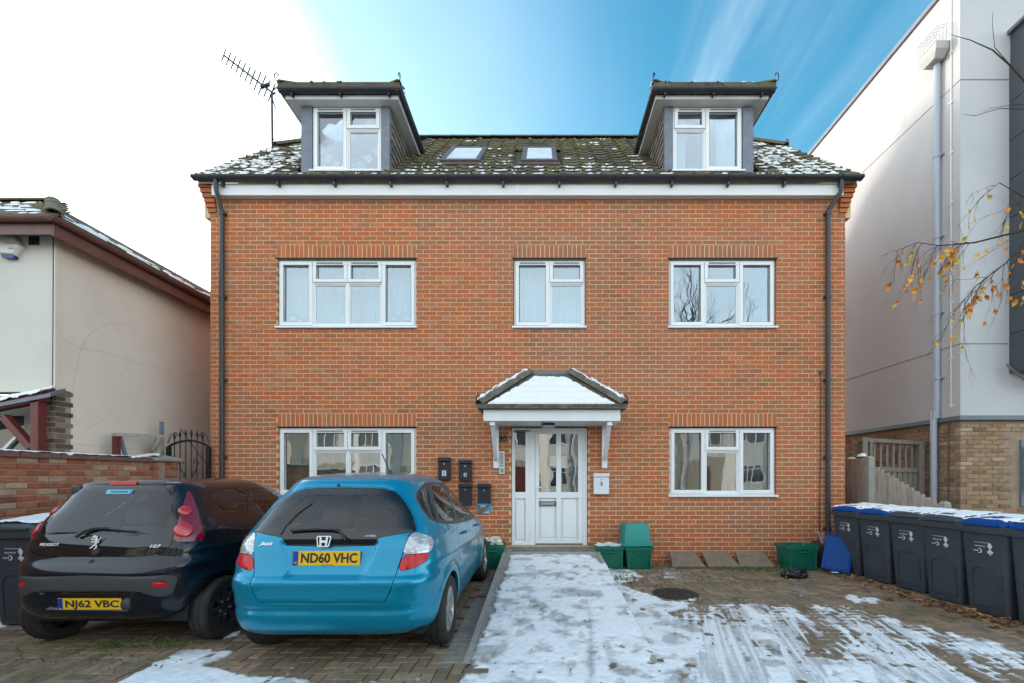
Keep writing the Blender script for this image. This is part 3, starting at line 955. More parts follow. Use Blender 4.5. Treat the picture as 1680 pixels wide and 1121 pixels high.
# ------------------------------------------------------------------ windows
rw = random.Random(21)
def upvc_window(name, X0, X1, Z0, Z1, Y, cols, parent, glass=M_glass, sill=True, frame=.045, vents=True):
    """cols: list of (fraction start, fraction end, kind); kind 'c' opening casement, 'v' top vent over a fixed light, 'f' fixed"""
    W_ = X1 - X0
    m = MB()
    f = frame
    d0, d1 = Y, Y + .06
    m.box(X0, X1, d0, d1, Z1 - f, Z1); m.box(X0, X1, d0, d1, Z0, Z0 + f)
    m.box(X0, X0 + f, d0, d1, Z0 + f, Z1 - f); m.box(X1 - f, X1, d0, d1, Z0 + f, Z1 - f)
    win_parts = []
    for i, (a_, b_, k) in enumerate(cols):
        xa, xb = X0 + a_ * W_, X0 + b_ * W_
        if i: m.box(xa - f / 2, xa + f / 2, d0, d1, Z0 + f, Z1 - f)
        la = xa + (f if i == 0 else f / 2)
        lb = xb - (f if i == len(cols) - 1 else f / 2)
        if k == 'v':
            zt = Z0 + (Z1 - Z0) * .665
            m.box(la, lb, d0, d1, zt - f / 2, zt + f / 2)
            win_parts += [('sash', la, lb, zt + f / 2, Z1 - f, vents), ('fix', la, lb, Z0 + f, zt - f / 2, False)]
        elif k == 'c': win_parts.append(('sash', la, lb, Z0 + f, Z1 - f, False))
        elif k == 'cv': win_parts.append(('sash', la, lb, Z0 + f, Z1 - f, vents))
        else: win_parts.append(('fix', la, lb, Z0 + f, Z1 - f, False))
    w = obj(name, m, M_upvc, parent, bevel=.004)
    for k, xa, xb, za, zb, vent in win_parts:
        q = MB()
        if k == 'sash':
            o_, g, y0 = .018, .075 - .018, Y - .022
            X_0, X_1, Z_0, Z_1 = xa - o_, xb + o_, za - o_, zb + o_
        else:
            g, y0 = .022, Y + .012
            X_0, X_1, Z_0, Z_1 = xa, xb, za, zb
        yb = Y + .05
        q.box(X_0, X_1, y0, yb, Z_1 - g, Z_1); q.box(X_0, X_1, y0, yb, Z_0, Z_0 + g)
        q.box(X_0, X_0 + g, y0, yb, Z_0 + g, Z_1 - g); q.box(X_1 - g, X_1, y0, yb, Z_0 + g, Z_1 - g)
        s = obj('sash' if k == 'sash' else 'glazing_bead', q, M_upvc, w, bevel=.006)
        if k == 'sash':
            q = MB(); e = .004
            for bx in ((X_0 + g, X_0 + g + .006, Z_0 + g, Z_1 - g), (X_1 - g - .006, X_1 - g, Z_0 + g, Z_1 - g), (X_0 + g, X_1 - g, Z_0 + g, Z_0 + g + .006), (X_0 + g, X_1 - g, Z_1 - g - .006, Z_1 - g)):
                q.box(bx[0], bx[1], y0 + .012, y0 + .02, bx[2], bx[3])
            obj('gasket', q, M_rubber, w)
        if vent:
            q = MB(); q.box(X_0 + .07, X_1 - .07, y0 - .012, y0 - .001, Z_1 - .034, Z_1 - .016)
            obj('trickle_vent', q, mat('vent_grey', (.25, .25, .26), .5), w)
        q = MB()
        q.box(X_0 + g * .6 - (X_0 + X_1) / 2, X_1 - g * .6 - (X_0 + X_1) / 2, -.003, .003, Z_0 + g * .6 - (Z_0 + Z_1) / 2, Z_1 - g * .6 - (Z_0 + Z_1) / 2)
        p = obj('pane', q, glass, w)
        p.location = ((X_0 + X_1) / 2, Y + .03, (Z_0 + Z_1) / 2)
        p.rotation_euler = (R(rw.uniform(-.35, .35)), 0, R(rw.uniform(-.5, .5)))
    if sill:
        q = MB()
        q.box(X0 - .03, X1 + .03, Y - .085, Y + .05, Z0 - .035, Z0 - .002)
        obj('sill', q, M_upvc, w, bevel=.006)
    return w
WY = FY + .045
L4 = [(0, .248, 'c'), (.248, .5, 'v'), (.5, .752, 'v'), (.752, 1, 'c')]
L3 = [(0, .335, 'c'), (.335, .665, 'v'), (.665, 1, 'c')]
L2 = [(0, .5, 'cv'), (.5, 1, 'v')]
for key, lay, gl in (('FL', L4, M_glass), ('FM', L2, M_glass), ('FR', L3, M_glass), ('GL', L4, M_glassw), ('GR', L3, M_glassw)):
    o_ = OP[key]
    upvc_window('window', o_[0] + .012, o_[1] - .012, o_[2] + .045, o_[3] - .02, WY, lay, house, gl)
    q = MB(); q.box(o_[0] - .02, o_[1] + .02, FY - .02, FY + .02, o_[3] - .006, o_[3] + .001)
    obj('lintel_drip', q, M_black, house)  # black strip stands in for the shadow gap above the window
# net curtains, blinds and things on the sills
def curtain(x0, x1, z0, z1, Y, label, mt=M_net, amp=.022, n=14, name='curtain', cat='curtain', group=None):
    q = MB()
    N = int(n * 8 * (x1 - x0)) + 8
    ph = rw.uniform(0, 6)
    top = [(x0 + (x1 - x0) * i / N, Y + amp * math.sin(i * .78 + ph) * (1 + .4 * math.sin(i * .13)), z1) for i in range(N + 1)]
    bot = [(x0 + (x1 - x0) * i / N, Y + amp * 1.5 * math.sin(i * .78 + ph + .25 * math.sin(i * .3)), z0) for i in range(N + 1)]
    q.add(top + bot, [(i, i + 1, N + 1 + i + 1, N + 1 + i) for i in range(N)])
    o = obj(name, q, mt, smooth=80, fix=False)
    return tag(o, label, cat, group)
M_blue_net = mat('pale_blue_net', (.62, .74, .79), .95, var=.1, vs=3, stretch=(8, 8, .3))
M_greyblind = mat('grey_green_blind', (.24, .29, .28), .9, var=.15, vs=2)
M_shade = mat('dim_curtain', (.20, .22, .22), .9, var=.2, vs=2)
o_ = OP['FL']; curtain(o_[0] - .1, o_[1] + .1, o_[2] - .2, o_[3] + .1, 8.05, 'pale net curtain behind the wide upstairs window above the blue car', M_blue_net)
o_ = OP['FM']; curtain(o_[0] - .1, o_[1] + .1, o_[2] - .2, o_[3] + .1, 8.03, 'white net curtain behind the narrow upstairs window over the porch', M_net)
o_ = OP['GL']; curtain(o_[0] - .1, o_[1] + .1, o_[2] - .2, o_[3] + .1, 8.06, 'grey green blind behind the downstairs window over the blue car', M_greyblind, .004, 8, 'window_blind', 'blind')
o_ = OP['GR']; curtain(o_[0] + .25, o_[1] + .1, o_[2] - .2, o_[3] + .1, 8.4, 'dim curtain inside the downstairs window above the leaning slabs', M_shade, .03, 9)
M_bluebag = mat('blue_packet', (.10, .36, .62), .4, var=.1)
def packet(x, z, w, h, label, mt, g=None):
    q = MB()
    q.loft([[(x + sx_ * w / 2 * s_, 7.88 + sy_ * .04 * s_, z + h * t) for sx_, sy_ in ((-1, -1), (1, -1), (1, 1), (-1, 1))] for t, s_ in ((0, .9), (.1, 1), (.8, .97), (.92, .85), (1, .6))])
    o = obj('packet', q, mt, bevel=.008); tag(o, label, 'packet', g)
    q = MB(); q.box(x - w * .25, x + w * .25, 7.826, 7.8385, z + h * .35, z + h * .68)
    obj('paper_label', q, M_print, o)
zs = OP['FL'][2] + .1
packet(-4.30, zs + .02, .16, .20, 'taller blue packet at the left end of the upstairs sill', M_bluebag)
packet(-4.17, zs + .02, .12, .13, 'small blue packet beside the taller one on the upstairs sill', M_bluebag)
packet(-2.56, zs + .02, .15, .19, 'blue packet left of the last one at the upstairs sill right end', M_bluebag)
packet(-2.33, zs + .02, .15, .21, 'blue packet furthest right on the wide upstairs window sill', M_bluebag)
q = MB(); q.box(-3.05, -2.75, 7.84, 7.9, zs, zs + .07); q.box(-2.98, -2.84, 7.836, 7.84, zs + .02, zs + .05)
tag(obj('tissue_box', q, M_mailwhite, bevel=.01), 'low pale box lying on the sill of the wide upstairs window', 'box')
q = MB(); q.box(-4.6, -2.0, 7.78, 8.0, zs - .09, zs - .012); obj('inner_sill', q, M_upvc, house)
# hanging hoop
q = MB(); q.tube([(-3.31 + .17 * math.cos(t), 7.93, zs + .32 + .33 * math.sin(t)) for t in [i * math.pi / 12 - math.pi / 2 for i in range(25)]], .014, 6)
tag(obj('hanging_hoop', q, mat('straw', (.5, .45, .36), .8)), 'pale oval hoop hanging behind the wide upstairs window', 'hoop')

# ------------------------------------------------------------------ front door
DY = FY + .05
dx = lambda v: (680 + v / 3.2025 - CX) * DY / F
dz = lambda v: H - (590 + v / 3.2025 - CY) * DY / F
def rectframe(mb, x0, x1, z0, z1, y0, y1, t, tb=None):
    tb = tb or t
    mb.box(x0, x1, y0, y1, z1 - t, z1); mb.box(x0, x1, y0, y1, z0, z0 + tb)
    mb.box(x0, x0 + t, y0, y1, z0 + tb, z1 - t); mb.box(x1 - t, x1, y0, y1, z0 + tb, z1 - t)
D = OP['D']
m = MB()
DX0, DX1, DZ0, DZ1 = D[0] + .01, D[1] - .01, D[2] + .01, D[3] - .02
m.box(DX0, DX1, DY, DY + .07, DZ1 - .055, DZ1); m.box(DX0, DX0 + .05, DY, DY + .07, DZ0, DZ1 - .055); m.box(DX1 - .075, DX1, DY, DY + .07, DZ0, DZ1 - .055)
sxx = dx(605)
m.box(sxx, dx(634), DY, DY + .07, DZ0, DZ1 - .055)
m.box(DX0 + .05, sxx, DY, DY + .07, DZ0, DZ0 + .07); m.box(DX0 + .05, sxx, DY, DY + .07, dz(730), dz(697)); m.box(DX0 + .05, sxx, DY, DY + .07, dz(370), DZ1 - .055)
m.box(DX0 + .05, dx(528), DY + .002, DY + .06, DZ0 + .07, DZ1 - .06); m.box(dx(583), sxx, DY + .002, DY + .06, DZ0 + .07, DZ1 - .06)
dframe = obj('door_frame', m, M_upvc, house, bevel=.005)
q = MB(); q.box(dx(528), dx(583), DY + .035, DY + .05, DZ0 + .06, dz(728)); q.box(dx(534), dx(577), DY + .02, DY + .035, DZ0 + .11, dz(742)); obj('lower_panel', q, M_upvc, dframe, bevel=.008)
q = MB(); q.box(dx(526), dx(585), DY + .03, DY + .036, dz(699), dz(368)); obj('pane', q, M_glassw, dframe)
q = MB(); q.box(dx(528), dx(582), DY + .022, DY + .029, dz(384), dz(370)); obj('dark_strip', q, M_black, dframe)
q = MB(); q.box(DX0 - .01, DX1 + .01, DY - .05, DY + .05, D[2] + .008, DZ0 + .03); obj('threshold', q, mat('threshold_strip', (.46, .4, .28), .5, var=.1), dframe)
# leaf
X0, X1, Z0, Z1 = dx(634) + .004, dx(884), DZ0 + .05, dz(372)
m = MB()
LY = DY - .004
gl0, gl1, gl2, gl3 = dx(655), dx(745), dx(770), dx(860)
zt, zm1, zm0, zb = dz(390), dz(697), dz(728), dz(945)
m.box(X0, X1, LY, LY + .06, zt, Z1); m.box(X0, X1, LY, LY + .06, Z0, zb); m.box(X0, X1, LY, LY + .06, zm0, zm1)
for a_, b_ in ((X0, gl0), (gl1, gl2), (gl3, X1)):
    m.box(a_, b_, LY, LY + .06, zb, zm0); m.box(a_, b_, LY, LY + .06, zm1, zt)
door = obj('front_door', m, M_upvc, house, bevel=.005)
for a_, b_ in ((gl0, gl1), (gl2, gl3)):
    q = MB(); q.box(a_, b_, LY + .035, LY + .05, zb, zm0); q.box(a_ + .03, b_ - .03, LY + .02, LY + .035, zb + .03, zm0 - .03); obj('door_panel', q, M_upvc, door, bevel=.008)
    q = MB(); q.box(a_ - .003, b_ + .003, LY + .03, LY + .036, zm1 - .003, zt + .003); obj('pane', q, M_glassw, door)
q = MB(); rectframe(q, dx(657), dx(743), dz(768), dz(745), LY - .012, LY - .001, .012); q.box(dx(657) + .012, dx(743) - .012, LY - .008, LY - .001, dz(768) + .012, dz(745) - .012)
obj('letter_slot', q, M_numgrey, door)
q = MB(); q.box(dx(662), dx(738), LY - .014, LY - .0085, dz(764), dz(749)); obj('letter_flap', q, mat('grey_flap', (.45, .45, .46), .3, metal=.6), door)
q = MB(); q.box(dx(638), dx(651), LY - .012, LY - .001, dz(705), dz(660)); q.tube([(dx(645), LY - .01, dz(672)), (dx(645), LY - .05, dz(672)), (dx(668), LY - .055, dz(672))], .011, 8)
obj('handle', q, M_upvc, door, smooth=40)
for a_, b_, c_, d_, lb in ((710, 744, 505, 573, 'white paper notice taped inside the left door pane'), (772, 800, 506, 572, 'pale paper notice taped inside the right door pane')):
    q = MB(); q.box(dx(a_), dx(b_), LY + .042, LY + .044, dz(d_), dz(c_))
    tag(obj('paper_notice', q, mat('paper', (.75, .77, .78), .8)), lb, 'notice')
q = MB(); q.box(D[0], D[1], FY + 1.3, FY + 1.32, .25, 2.5); obj('hall_dark_backing', q, M_dark, house)  # near-black sheet backing the view through the door panes
# house number
q = text_mesh('90', h=.105, ext=.006, bold=.02, mat=M_numgrey)
p = at(825, 720, FY - .008)
nm = bpy.data.objects.new('house_number', q); C.objects.link(nm); nm.matrix_world = face_M(p)
tag(nm, 'small dark number 90 fixed to the bricks left of the door', 'house number')
# door light
p = at(899, 698, FY)
q = MB(); q.box(p.x - .105, p.x + .105, 7.24, 7.45, 2.305, 2.325)
lt = obj('porch_light', q, M_black, bevel=.008); tag(lt, 'flat black porch light fixed under the snowy canopy', 'light')
q = MB(); q.box(p.x - .095, p.x + .095, 7.25, 7.44, 2.265, 2.305); obj('diffuser', q, mat('frosted', (.5, .5, .48), .4), lt, bevel=.02)

# ------------------------------------------------------------------ porch canopy
cy0 = 7.03
porch = obj('porch_canopy', MB().box(-.913, 1.205, cy0, FY - .002, 2.335, 2.515), M_fascia, house, bevel=.008)
E = dict(x0=-.985, x1=1.275, y0=6.97, z=2.555)
T0, T1, TZ = -.215, .475, 3.20
m = MB()
v = [(E['x0'], E['y0'], E['z']), (E['x1'], E['y0'], E['z']), (E['x1'], FY - .003, E['z']), (E['x0'], FY - .003, E['z']), (T0, FY - .05, TZ), (T1, FY - .05, TZ), (T1, FY - .003, TZ), (T0, FY - .003, TZ)]
m.add(v, [(0, 1, 5, 4), (1, 2, 6, 5), (3, 0, 4, 7), (4, 5, 6, 7), (3, 2, 1, 0), (2, 3, 7, 6)])
m.box(E['x0'] - .012, E['x1'] + .012, E['y0'] - .015, FY - .004, E['z'] - .035, E['z'] - .002)
croof = obj('canopy_roof', m, M_hip, porch)
# tile courses of the canopy
rs = random.Random(9)
for i in range(4):
    t0, t1 = i / 4, (i + 1.1) / 4
    L = lambda t: (E['x0'] + (T0 - E['x0']) * t, E['x1'] + (T1 - E['x1']) * t, E['y0'] + (FY - .05 - E['y0']) * t, E['z'] + (TZ - E['z']) * t)
    xa, xb, y, z = L(t0)
    n = int((xb - xa) / .2)
    ya, za = L(min(1, t1))[2:]
    for k in range(n):
        q = MB()
        u0, u1 = xa + (xb - xa) * k / n + .003, xa + (xb - xa) * (k + 1) / n - .003
        q.loft([[(u0, y - .01, z), (u1, y - .01, z), (u1, y - .014, z + .03), (u0, y - .014, z + .03)], [(u0, ya, za), (u1, ya, za), (u1, ya - .006, za + .01), (u0, ya - .006, za + .01)]], rs.random())
        obj('canopy_tile', q, M_hip, porch)
capping((E['x0'] + .02, E['y0'] + .01, E['z'] + .03), (T0, FY - .06, TZ + .02), 'hip_tile', porch, 4, .10, mt=M_hip, iron=True)
capping((E['x1'] - .02, E['y0'] + .01, E['z'] + .03), (T1, FY - .06, TZ + .02), 'hip_tile', porch, 4, .10, mt=M_hip, iron=True)
q = MB(); q.box(T0 - .03, T1 + .03, FY - .075, FY - .004, TZ - .03, TZ + .055); q.box(T0 - .12, T1 + .12, FY - .02, FY - .003, TZ + .0, TZ + .035)
obj('lead_flashing', q, M_lead, porch, bevel=.01)
for x in (-.78, 1.045):
    q = MB()
    q.box(x - .045, x + .045, FY - .055, FY - .003, 1.62, 2.33)
    q.box(x - .04, x + .04, 7.06, FY - .055, 2.27, 2.333)
    pts = [(7.14, 2.27), (7.30, 2.10), (7.46, 1.92), (7.56, 1.82), (7.645, 1.76)]
    rings = []
    for i, (y, z) in enumerate(pts): rings.append([(x - .03, y - .03, z - .02), (x + .03, y - .03, z - .02), (x + .03, y + .03, z + .03), (x - .03, y + .03, z + .03)])
    q.loft(rings)
    obj('bracket', q, M_fascia, porch, bevel=.005)
    q = MB()
    for z in (1.70, 2.2): q.lathe([(.001, -.006), (.012, -.006), (.012, 0)], 8, Matrix.Translation((x, FY - .056, z)) @ Matrix.Rotation(R(-90), 4, 'X'))
    obj('screw_cap', q, M_upvc, porch)
# snow on the canopy
def snow_sheet(mb, A, B, Cc, Dd, nu, nv, th, cov, seed, edge=.10, rows=0):
    """patch A-B (bottom) D-C (top), thickness th, ragged where cov is low"""
    A, B, Cc, Dd = map(Vector, (A, B, Cc, Dd))
    nn = (B - A).cross(Dd - A).normalized()
    uu, vv = np.meshgrid(np.linspace(0, 1, nu), np.linspace(0, 1, nv), indexing='ij')
    size = ((B - A).length, (Dd - A).length)
    n_ = fbm(uu * size[0], vv * size[1], 5, 4, seed)
    n2_ = fbm(uu * size[0], vv * size[1], 22, 3, seed + 1)
    ed = np.minimum.reduce([uu * size[0], (1 - uu) * size[0], vv * size[1], (1 - vv) * size[1]])
    e = np.clip(ed / edge, 0, 1) + (n_ - .5) * .9 + (n2_ - .5) * .35 + cov
    if rows: e = e - 1.5 * np.exp(-((((vv * rows + .12) % 1) - .12) / .10) ** 2) * (n_ * .9 + .35)
    hgt = np.where(e > 0, th * np.clip(e / .6, 0, 1) ** .6 + (n_ - .5) * th * .5 + (n2_ - .5) * th * .3 + .004, -.01)
    vs = []
    for i in range(nu):
        for j in range(nv):
            p = (A * (1 - uu[i, j]) + B * uu[i, j]) * (1 - vv[i, j]) + (Dd * (1 - uu[i, j]) + Cc * uu[i, j]) * vv[i, j]
            vs.append(p + nn * float(hgt[i, j]))
    fs = []
    for i in range(nu - 1):
        for j in range(nv - 1):
            if max(e[i, j], e[i + 1, j], e[i, j + 1], e[i + 1, j + 1]) > 0:
                fs.append((i * nv + j, (i + 1) * nv + j, (i + 1) * nv + j + 1, i * nv + j + 1))
    mb.add(vs, fs)
m = MB()
lift = Vector((0, -.018, .026))
snow_sheet(m, Vector((E['x0'] + .12, E['y0'] - .005, E['z'])) + lift, Vector((E['x1'] - .12, E['y0'] - .005, E['z'])) + lift, Vector((T1 - .12, FY - .16, TZ - .1)) + lift, Vector((T0 + .10, FY - .14, TZ - .08)) + lift, 130, 60, .022, -.20, 31, .09, 5)
snow_sheet(m, (E['x0'] - .01, FY - .03, E['z'] + .03), (E['x0'] - .01, E['y0'] + .10, E['z'] + .03), (T0 - .03, FY - .10, TZ - .02), (T0 - .03, FY - .03, TZ - .02), 30, 36, .035, .1, 32, .05)
snow_sheet(m, (E['x1'] + .01, E['y0'] + .10, E['z'] + .03), (E['x1'] + .01, FY - .03, E['z'] + .03), (T1 + .03, FY - .03, TZ - .02), (T1 + .03, FY - .10, TZ - .02), 30, 36, .035, .1, 33, .05)
for xa, xb, s_ in ((E['x0'], T0, -1), (E['x1'], T1, 1)):
    for i in range(70):
        t = rs.uniform(.1, .97)
        p = Vector((xa, E['y0'] + .01, E['z'] + .03)).lerp(Vector((xb, FY - .06, TZ + .02)), t)
        blob(m, p + Vector((s_ * rs.uniform(-.005, .085), rs.uniform(-.01, .05), rs.uniform(.055, .07) - .02)), Vector((s_ * .45, -.3, .84)).normalized(), Vector((.75 * -s_, .0, .65)).normalized(), Vector((0, 1, 0)), rs.uniform(.04, .09), rs.uniform(.03, .06), rs.uniform(.02, .035), rs)
tag(obj('canopy_snow', m, M_snow, smooth=80, fix=False), 'thin white snow lying on the tiled porch canopy', 'snow', kind='stuff')

# ------------------------------------------------------------------ dormers
def dormer(xa, xb, wx0, wx1, cols, stain):
    fy = 7.75
    zs_, zt_ = 6.60, 7.77
    m = MB()
    back = lambda z: (z - EZ) / ((RZ - EZ) / (RY - EY)) + EY
    # cheeks: side walls that die into the roof
    for x, s_ in ((xa, 1), (xb, -1)):
        x0, x1 = sorted((x, x + s_ * .12))
        poly = [(fy + .03, zs_ - .15), (back(zt_) + .1, zt_), (fy + .03, zt_)]
        m.add([(x0, y, z) for y, z in poly] + [(x1, y, z) for y, z in poly], [(0, 1, 2), (5, 4, 3), (0, 3, 4, 1), (1, 4, 5, 2), (2, 5, 3, 0)])
    m.box(xa + .12, xb - .12, fy + .03, fy + .12, zs_ - .12, zs_ + .06)
    d = obj('dormer', m, M_lead, house)
    q = MB(); q.box(xa + .0, wx0 - .003, fy - .02, fy + .06, zs_ - .06, zt_ - .004); obj('lead_post', q, M_lead, d, bevel=.006)
    q = MB(); q.box(wx1 + .003, xb - .0, fy - .02, fy + .06, zs_ - .06, zt_ - .004); obj('lead_post', q, M_lead, d, bevel=.006)
    q = MB(); q.box(xa - .12, xb + .12, fy - .10, fy + .03, zs_ - .10, zs_ - .07); q.box(xa, xb, fy - .022, fy - .0, zs_ - .07, zs_ + .07); obj('lead_apron', q, M_lead, d, bevel=.006)
    # soffit box
    ox = .19
    m = MB()
    m.box(xa - ox, xb + ox, 7.59, fy + .06, zt_ + .001, zt_ + .075)
    for x, s_ in ((xa - ox, 1), (xb + ox, -1)):
        x0, x1 = sorted((x, x + s_ * .22))
        m.box(x0, x1, fy + .06, back(zt_) + .3, zt_ + .001, zt_ + .075)
    obj('soffit', m, M_dfascia if stain else M_fascia, d, bevel=.004)
    # gutters
    m = MB()
    gy, gz, r = 7.525, zt_ + .115, .062
    prof = [(-r * math.cos(math.pi * i / 8), -r * math.sin(math.pi * i / 8)) for i in range(9)]
    inn = [(a_ * .9, b_ * .9) for a_, b_ in prof][::-1]
    ring = prof + inn
    m.loft([[(x, gy + a_, gz + b_) for a_, b_ in ring] for x in (xa - ox - .07, xb + ox + .07)])
    yb = back(zt_ + .1) - .05
    for x in (xa - ox - .03, xb + ox + .03):
        m.loft([[(x + a_, y, gz + b_) for a_, b_ in ring] for y in (gy - .05, yb)])
    gg = obj('dormer_gutter', m, M_black, d, smooth=30)
    for i in range(3):
        x = xa - .05 + i * (xb - xa + .1) / 2
        q = MB(); q.box(x - .012, x + .012, gy - .01, 7.592, zt_ + .015, zt_ + .09); obj('gutter_bracket', q, M_black, d)
    # hipped roof
    rz_, ez = .70, zt_ + .125
    xm, hw = (xa + xb) / 2, (xb - xa) / 2 + ox + .06
    ap = (xm, 7.48 + hw, ez + hw * rz_)
    yr = back(ap[2])
    ye = back(ez)
    m = MB()
    P = [(xm - hw, 7.49, ez), (xm + hw, 7.49, ez), ap, (xm, yr + .05, ap[2]), (xm - hw, ye + .1, ez), (xm + hw, ye + .1, ez)]
    dn = [(x, y, z - .045) for x, y, z in P]
    m.add(P + dn, [(0, 1, 2), (1, 5, 3, 2), (4, 0, 2, 3), (7, 6, 8), (11, 7, 8, 9), (6, 10, 9, 8), (0, 6, 7, 1), (1, 7, 11, 5), (4, 10, 6, 0)])
    dr = obj('dormer_roof', m, M_tile, d)
    n = 7
    for k in range(n):
        q = MB()
        u0, u1 = xm - hw + 2 * hw * k / n + .004, xm - hw + 2 * hw * (k + 1) / n - .004
        q.loft([[(u0, 7.465, ez - .01), (u1, 7.465, ez - .01), (u1, 7.46, ez + .05), (u0, 7.46, ez + .05)], [(u0, 7.78, ez + .19), (u1, 7.78, ez + .19), (u1, 7.77, ez + .215), (u0, 7.77, ez + .215)]], rs.random())
        obj('roof_tile', q, M_tile, d)
    for s_ in (-1, 1):
        q = MB(); k0 = len(d.children)
        a_ = Vector((xm + s_ * (hw - .02), 7.47, ez + .045)); b_ = Vector((xm + s_ * hw * .5, 7.49 + hw * .5, ez + hw * rz_ * .5 + .03))
        capping(a_, b_, 'hip_tile', d, 2, .06, iron=True)
    # moss and snow lumps on its front course
    mo, sn = MB(), MB()
    for _ in range(30):
        blob(mo, Vector((xm + rs.uniform(-hw, hw), rs.uniform(7.46, 7.56), ez + .055)), Vector((0, -.4, 1)), Vector((1, 0, 0)), Vector((0, 1, .5)), rs.uniform(.015, .045), .03, rs.uniform(.008, .02), rs)
    for _ in range(80):
        blob(sn, Vector((xm + rs.uniform(-hw, hw), rs.uniform(7.465, 7.7), ez + .048)) + Vector((0, .05, .04)), Vector((0, -.4, 1)), Vector((1, 0, 0)), Vector((0, 1, .7)), rs.uniform(.03, .08), .045, rs.uniform(.008, .022), rs)
    # tile hanging on the cheeks
    mesh_cache = {}
    nrow = 9
    gh = (zt_ - zs_) / nrow
    for x, s_ in ((xa, -1), (xb, 1)):
        for r_ in range(nrow):
            z = zs_ + gh * r_
            y1 = back(z) + .05
            y = fy + .03 - (.08 if r_ % 2 else 0)
            while y < y1:
                y0_, y1_ = max(y + .003, fy + .02), min(y + .160, y1)
                if y1_ - y0_ > .02:
                    q = MB()
                    zb_ = z - .02
                    q.loft([[(x, y0_, zb_), (x, y1_, zb_), (x + s_ * .030, y1_, zb_), (x + s_ * .030, y0_, zb_)], [(x, y0_, z + gh), (x, y1_, z + gh), (x + s_ * .010, y1_, z + gh), (x + s_ * .010, y0_, z + gh)]], rs.random())
                    obj('hanging_tile', q, M_tile2, d)
                y += .165
    return mo, sn
mo1, sn1 = dormer(-4.098, -2.594, -3.911, -2.745, None, False)
mo2, sn2 = dormer(2.075, 3.58, 2.22, 3.40, None, True)
upvc_window('window', -3.911, -2.748, 6.67, 7.765, 7.76, [(0, .5, 'cv'), (.5, 1, 'v')], house, M_glass)
upvc_window('window', 2.222, 3.397, 6.67, 7.765, 7.76, [(0, .47, 'v'), (.47, 1, 'cv')], house, M_glass)
for a_, b_, lb in ((mo1, -1, 'left dormer above the parked cars'), (mo2, 1, 'right dormer above the leaning slabs')):
    tag(obj('dormer_moss', a_, M_moss, smooth=80, fix=False), 'green moss along the roof edge of the ' + lb, 'moss', kind='stuff')
for a_, lb in ((sn1, 'left dormer above the parked cars'), (sn2, 'right dormer above the leaning slabs')):
    tag(obj('dormer_snow', a_, M_snow, smooth=80, fix=False), 'snow on the roof edge of the ' + lb, 'snow', kind='stuff')
for (a_, b_) in ((-4.0, -2.7), (2.15, 3.5)):
    q = MB(); q.box(a_, b_, 9.6, 9.65, 6.3, 7.8); q.box(a_, b_, 8.0, 9.6, 6.12, 6.15); q.box(a_ - .04, a_, 7.9, 9.6, 6.2, 7.76); q.box(b_, b_ + .04, 7.9, 9.6, 6.2, 7.76); q.box(a_, b_, 7.85, 9.6, 7.74, 7.765)
    obj('dormer_lining', q, mat('blue_room', (.16, .26, .32), .9), house)
curtain(2.27, 2.48, 6.5, 7.7, 7.93, 'white curtain at the left side of the right dormer window', M_net, .02, 20)
curtain(3.02, 3.36, 6.5, 7.7, 7.93, 'white curtain at the right side of the right dormer window', M_net, .02, 20)
curtain(-3.87, -3.3, 7.35, 7.7, 7.98, 'rolled pale blind at the top of the left dormer window', M_blue_net, .004, 6, 'window_blind', 'blind')
# bunting in the left dormer
bt = thing('bunting', 'string of pale blue, pink and green flags in the left dormer window', 'bunting', (-3.33, 7.88, 7.2)); bt['static'] = True
cols = [(.5, .72, .75), (.75, .3, .42), (.35, .65, .6), (.78, .74, .6), (.12, .42, .62), (.1, .4, .6), (.55, .72, .78), (.75, .3, .45)]
for i in range(8):
    x = -3.80 + i * .125
    z = 7.24 - .36 * math.sin(math.pi * (i + .5) / 8)
    sl_ = -math.cos(math.pi * (i + .5) / 8) * .9
    q = MB(); Mx = Matrix.Translation((x, 7.88 + .01 * (i % 2), z)) @ Matrix.Rotation(-math.atan(sl_), 4, 'Y')
    q.box(-.06, .06, -.002, .002, -.14, 0, 0, Mx)
    obj('flag', q, mat('flag_cloth', cols[i], .8), bt)
# ------------------------------------------------------------------ aerial
ae = wthing('tv_aerial', 'thin black TV aerial on a mast by the left roof edge', 'aerial', at(447, 250, 9.4))
q = MB(); q.tube([at(447, 252, 9.4), at(446, 150, 9.4)], .021, 8); obj('mast', q, M_wrought, ae)
q = MB(); a_, b_ = at(367, 91, 9.4), at(446, 152, 9.4); q.tube([a_, b_], .020, 6); q.tube([at(443, 157, 9.4), at(452, 152, 9.4)], .02, 6); obj('boom', q, M_wrought, ae)
dirv = (b_ - a_).normalized()
side = Vector((dirv.z, 0, -dirv.x)) * 1.0
side = (side * .95 + Vector((0, .3, 0))).normalized()
for i in range(11):
    t = i / 10
    p = a_ + (b_ - a_) * t
    L = .12 + .06 * t
    if 6 < i < 9: L = .2
    q = MB(); q.tube([p - side * L, p + side * L], .0125, 5); obj('element', q, M_wrought, ae)
q = MB(); p = at(435, 141, 9.4); q.box(-.10, .10, -.03, .03, -.025, .025, 0, Matrix.Translation(p) @ Matrix.Rotation(R(-20), 4, 'Y')); obj('junction_box', q, M_wrought, ae, bevel=.012)
for k in (-1, 1):
    q = MB(); p = at(446, 155, 9.4); d_ = Vector((side.x, side.y, side.z)); q.tube([p + Vector((0, 0, .06 * k)), p + Vector((.02, .1, .22 * k))], .012, 5); obj('reflector', q, M_wrought, ae)
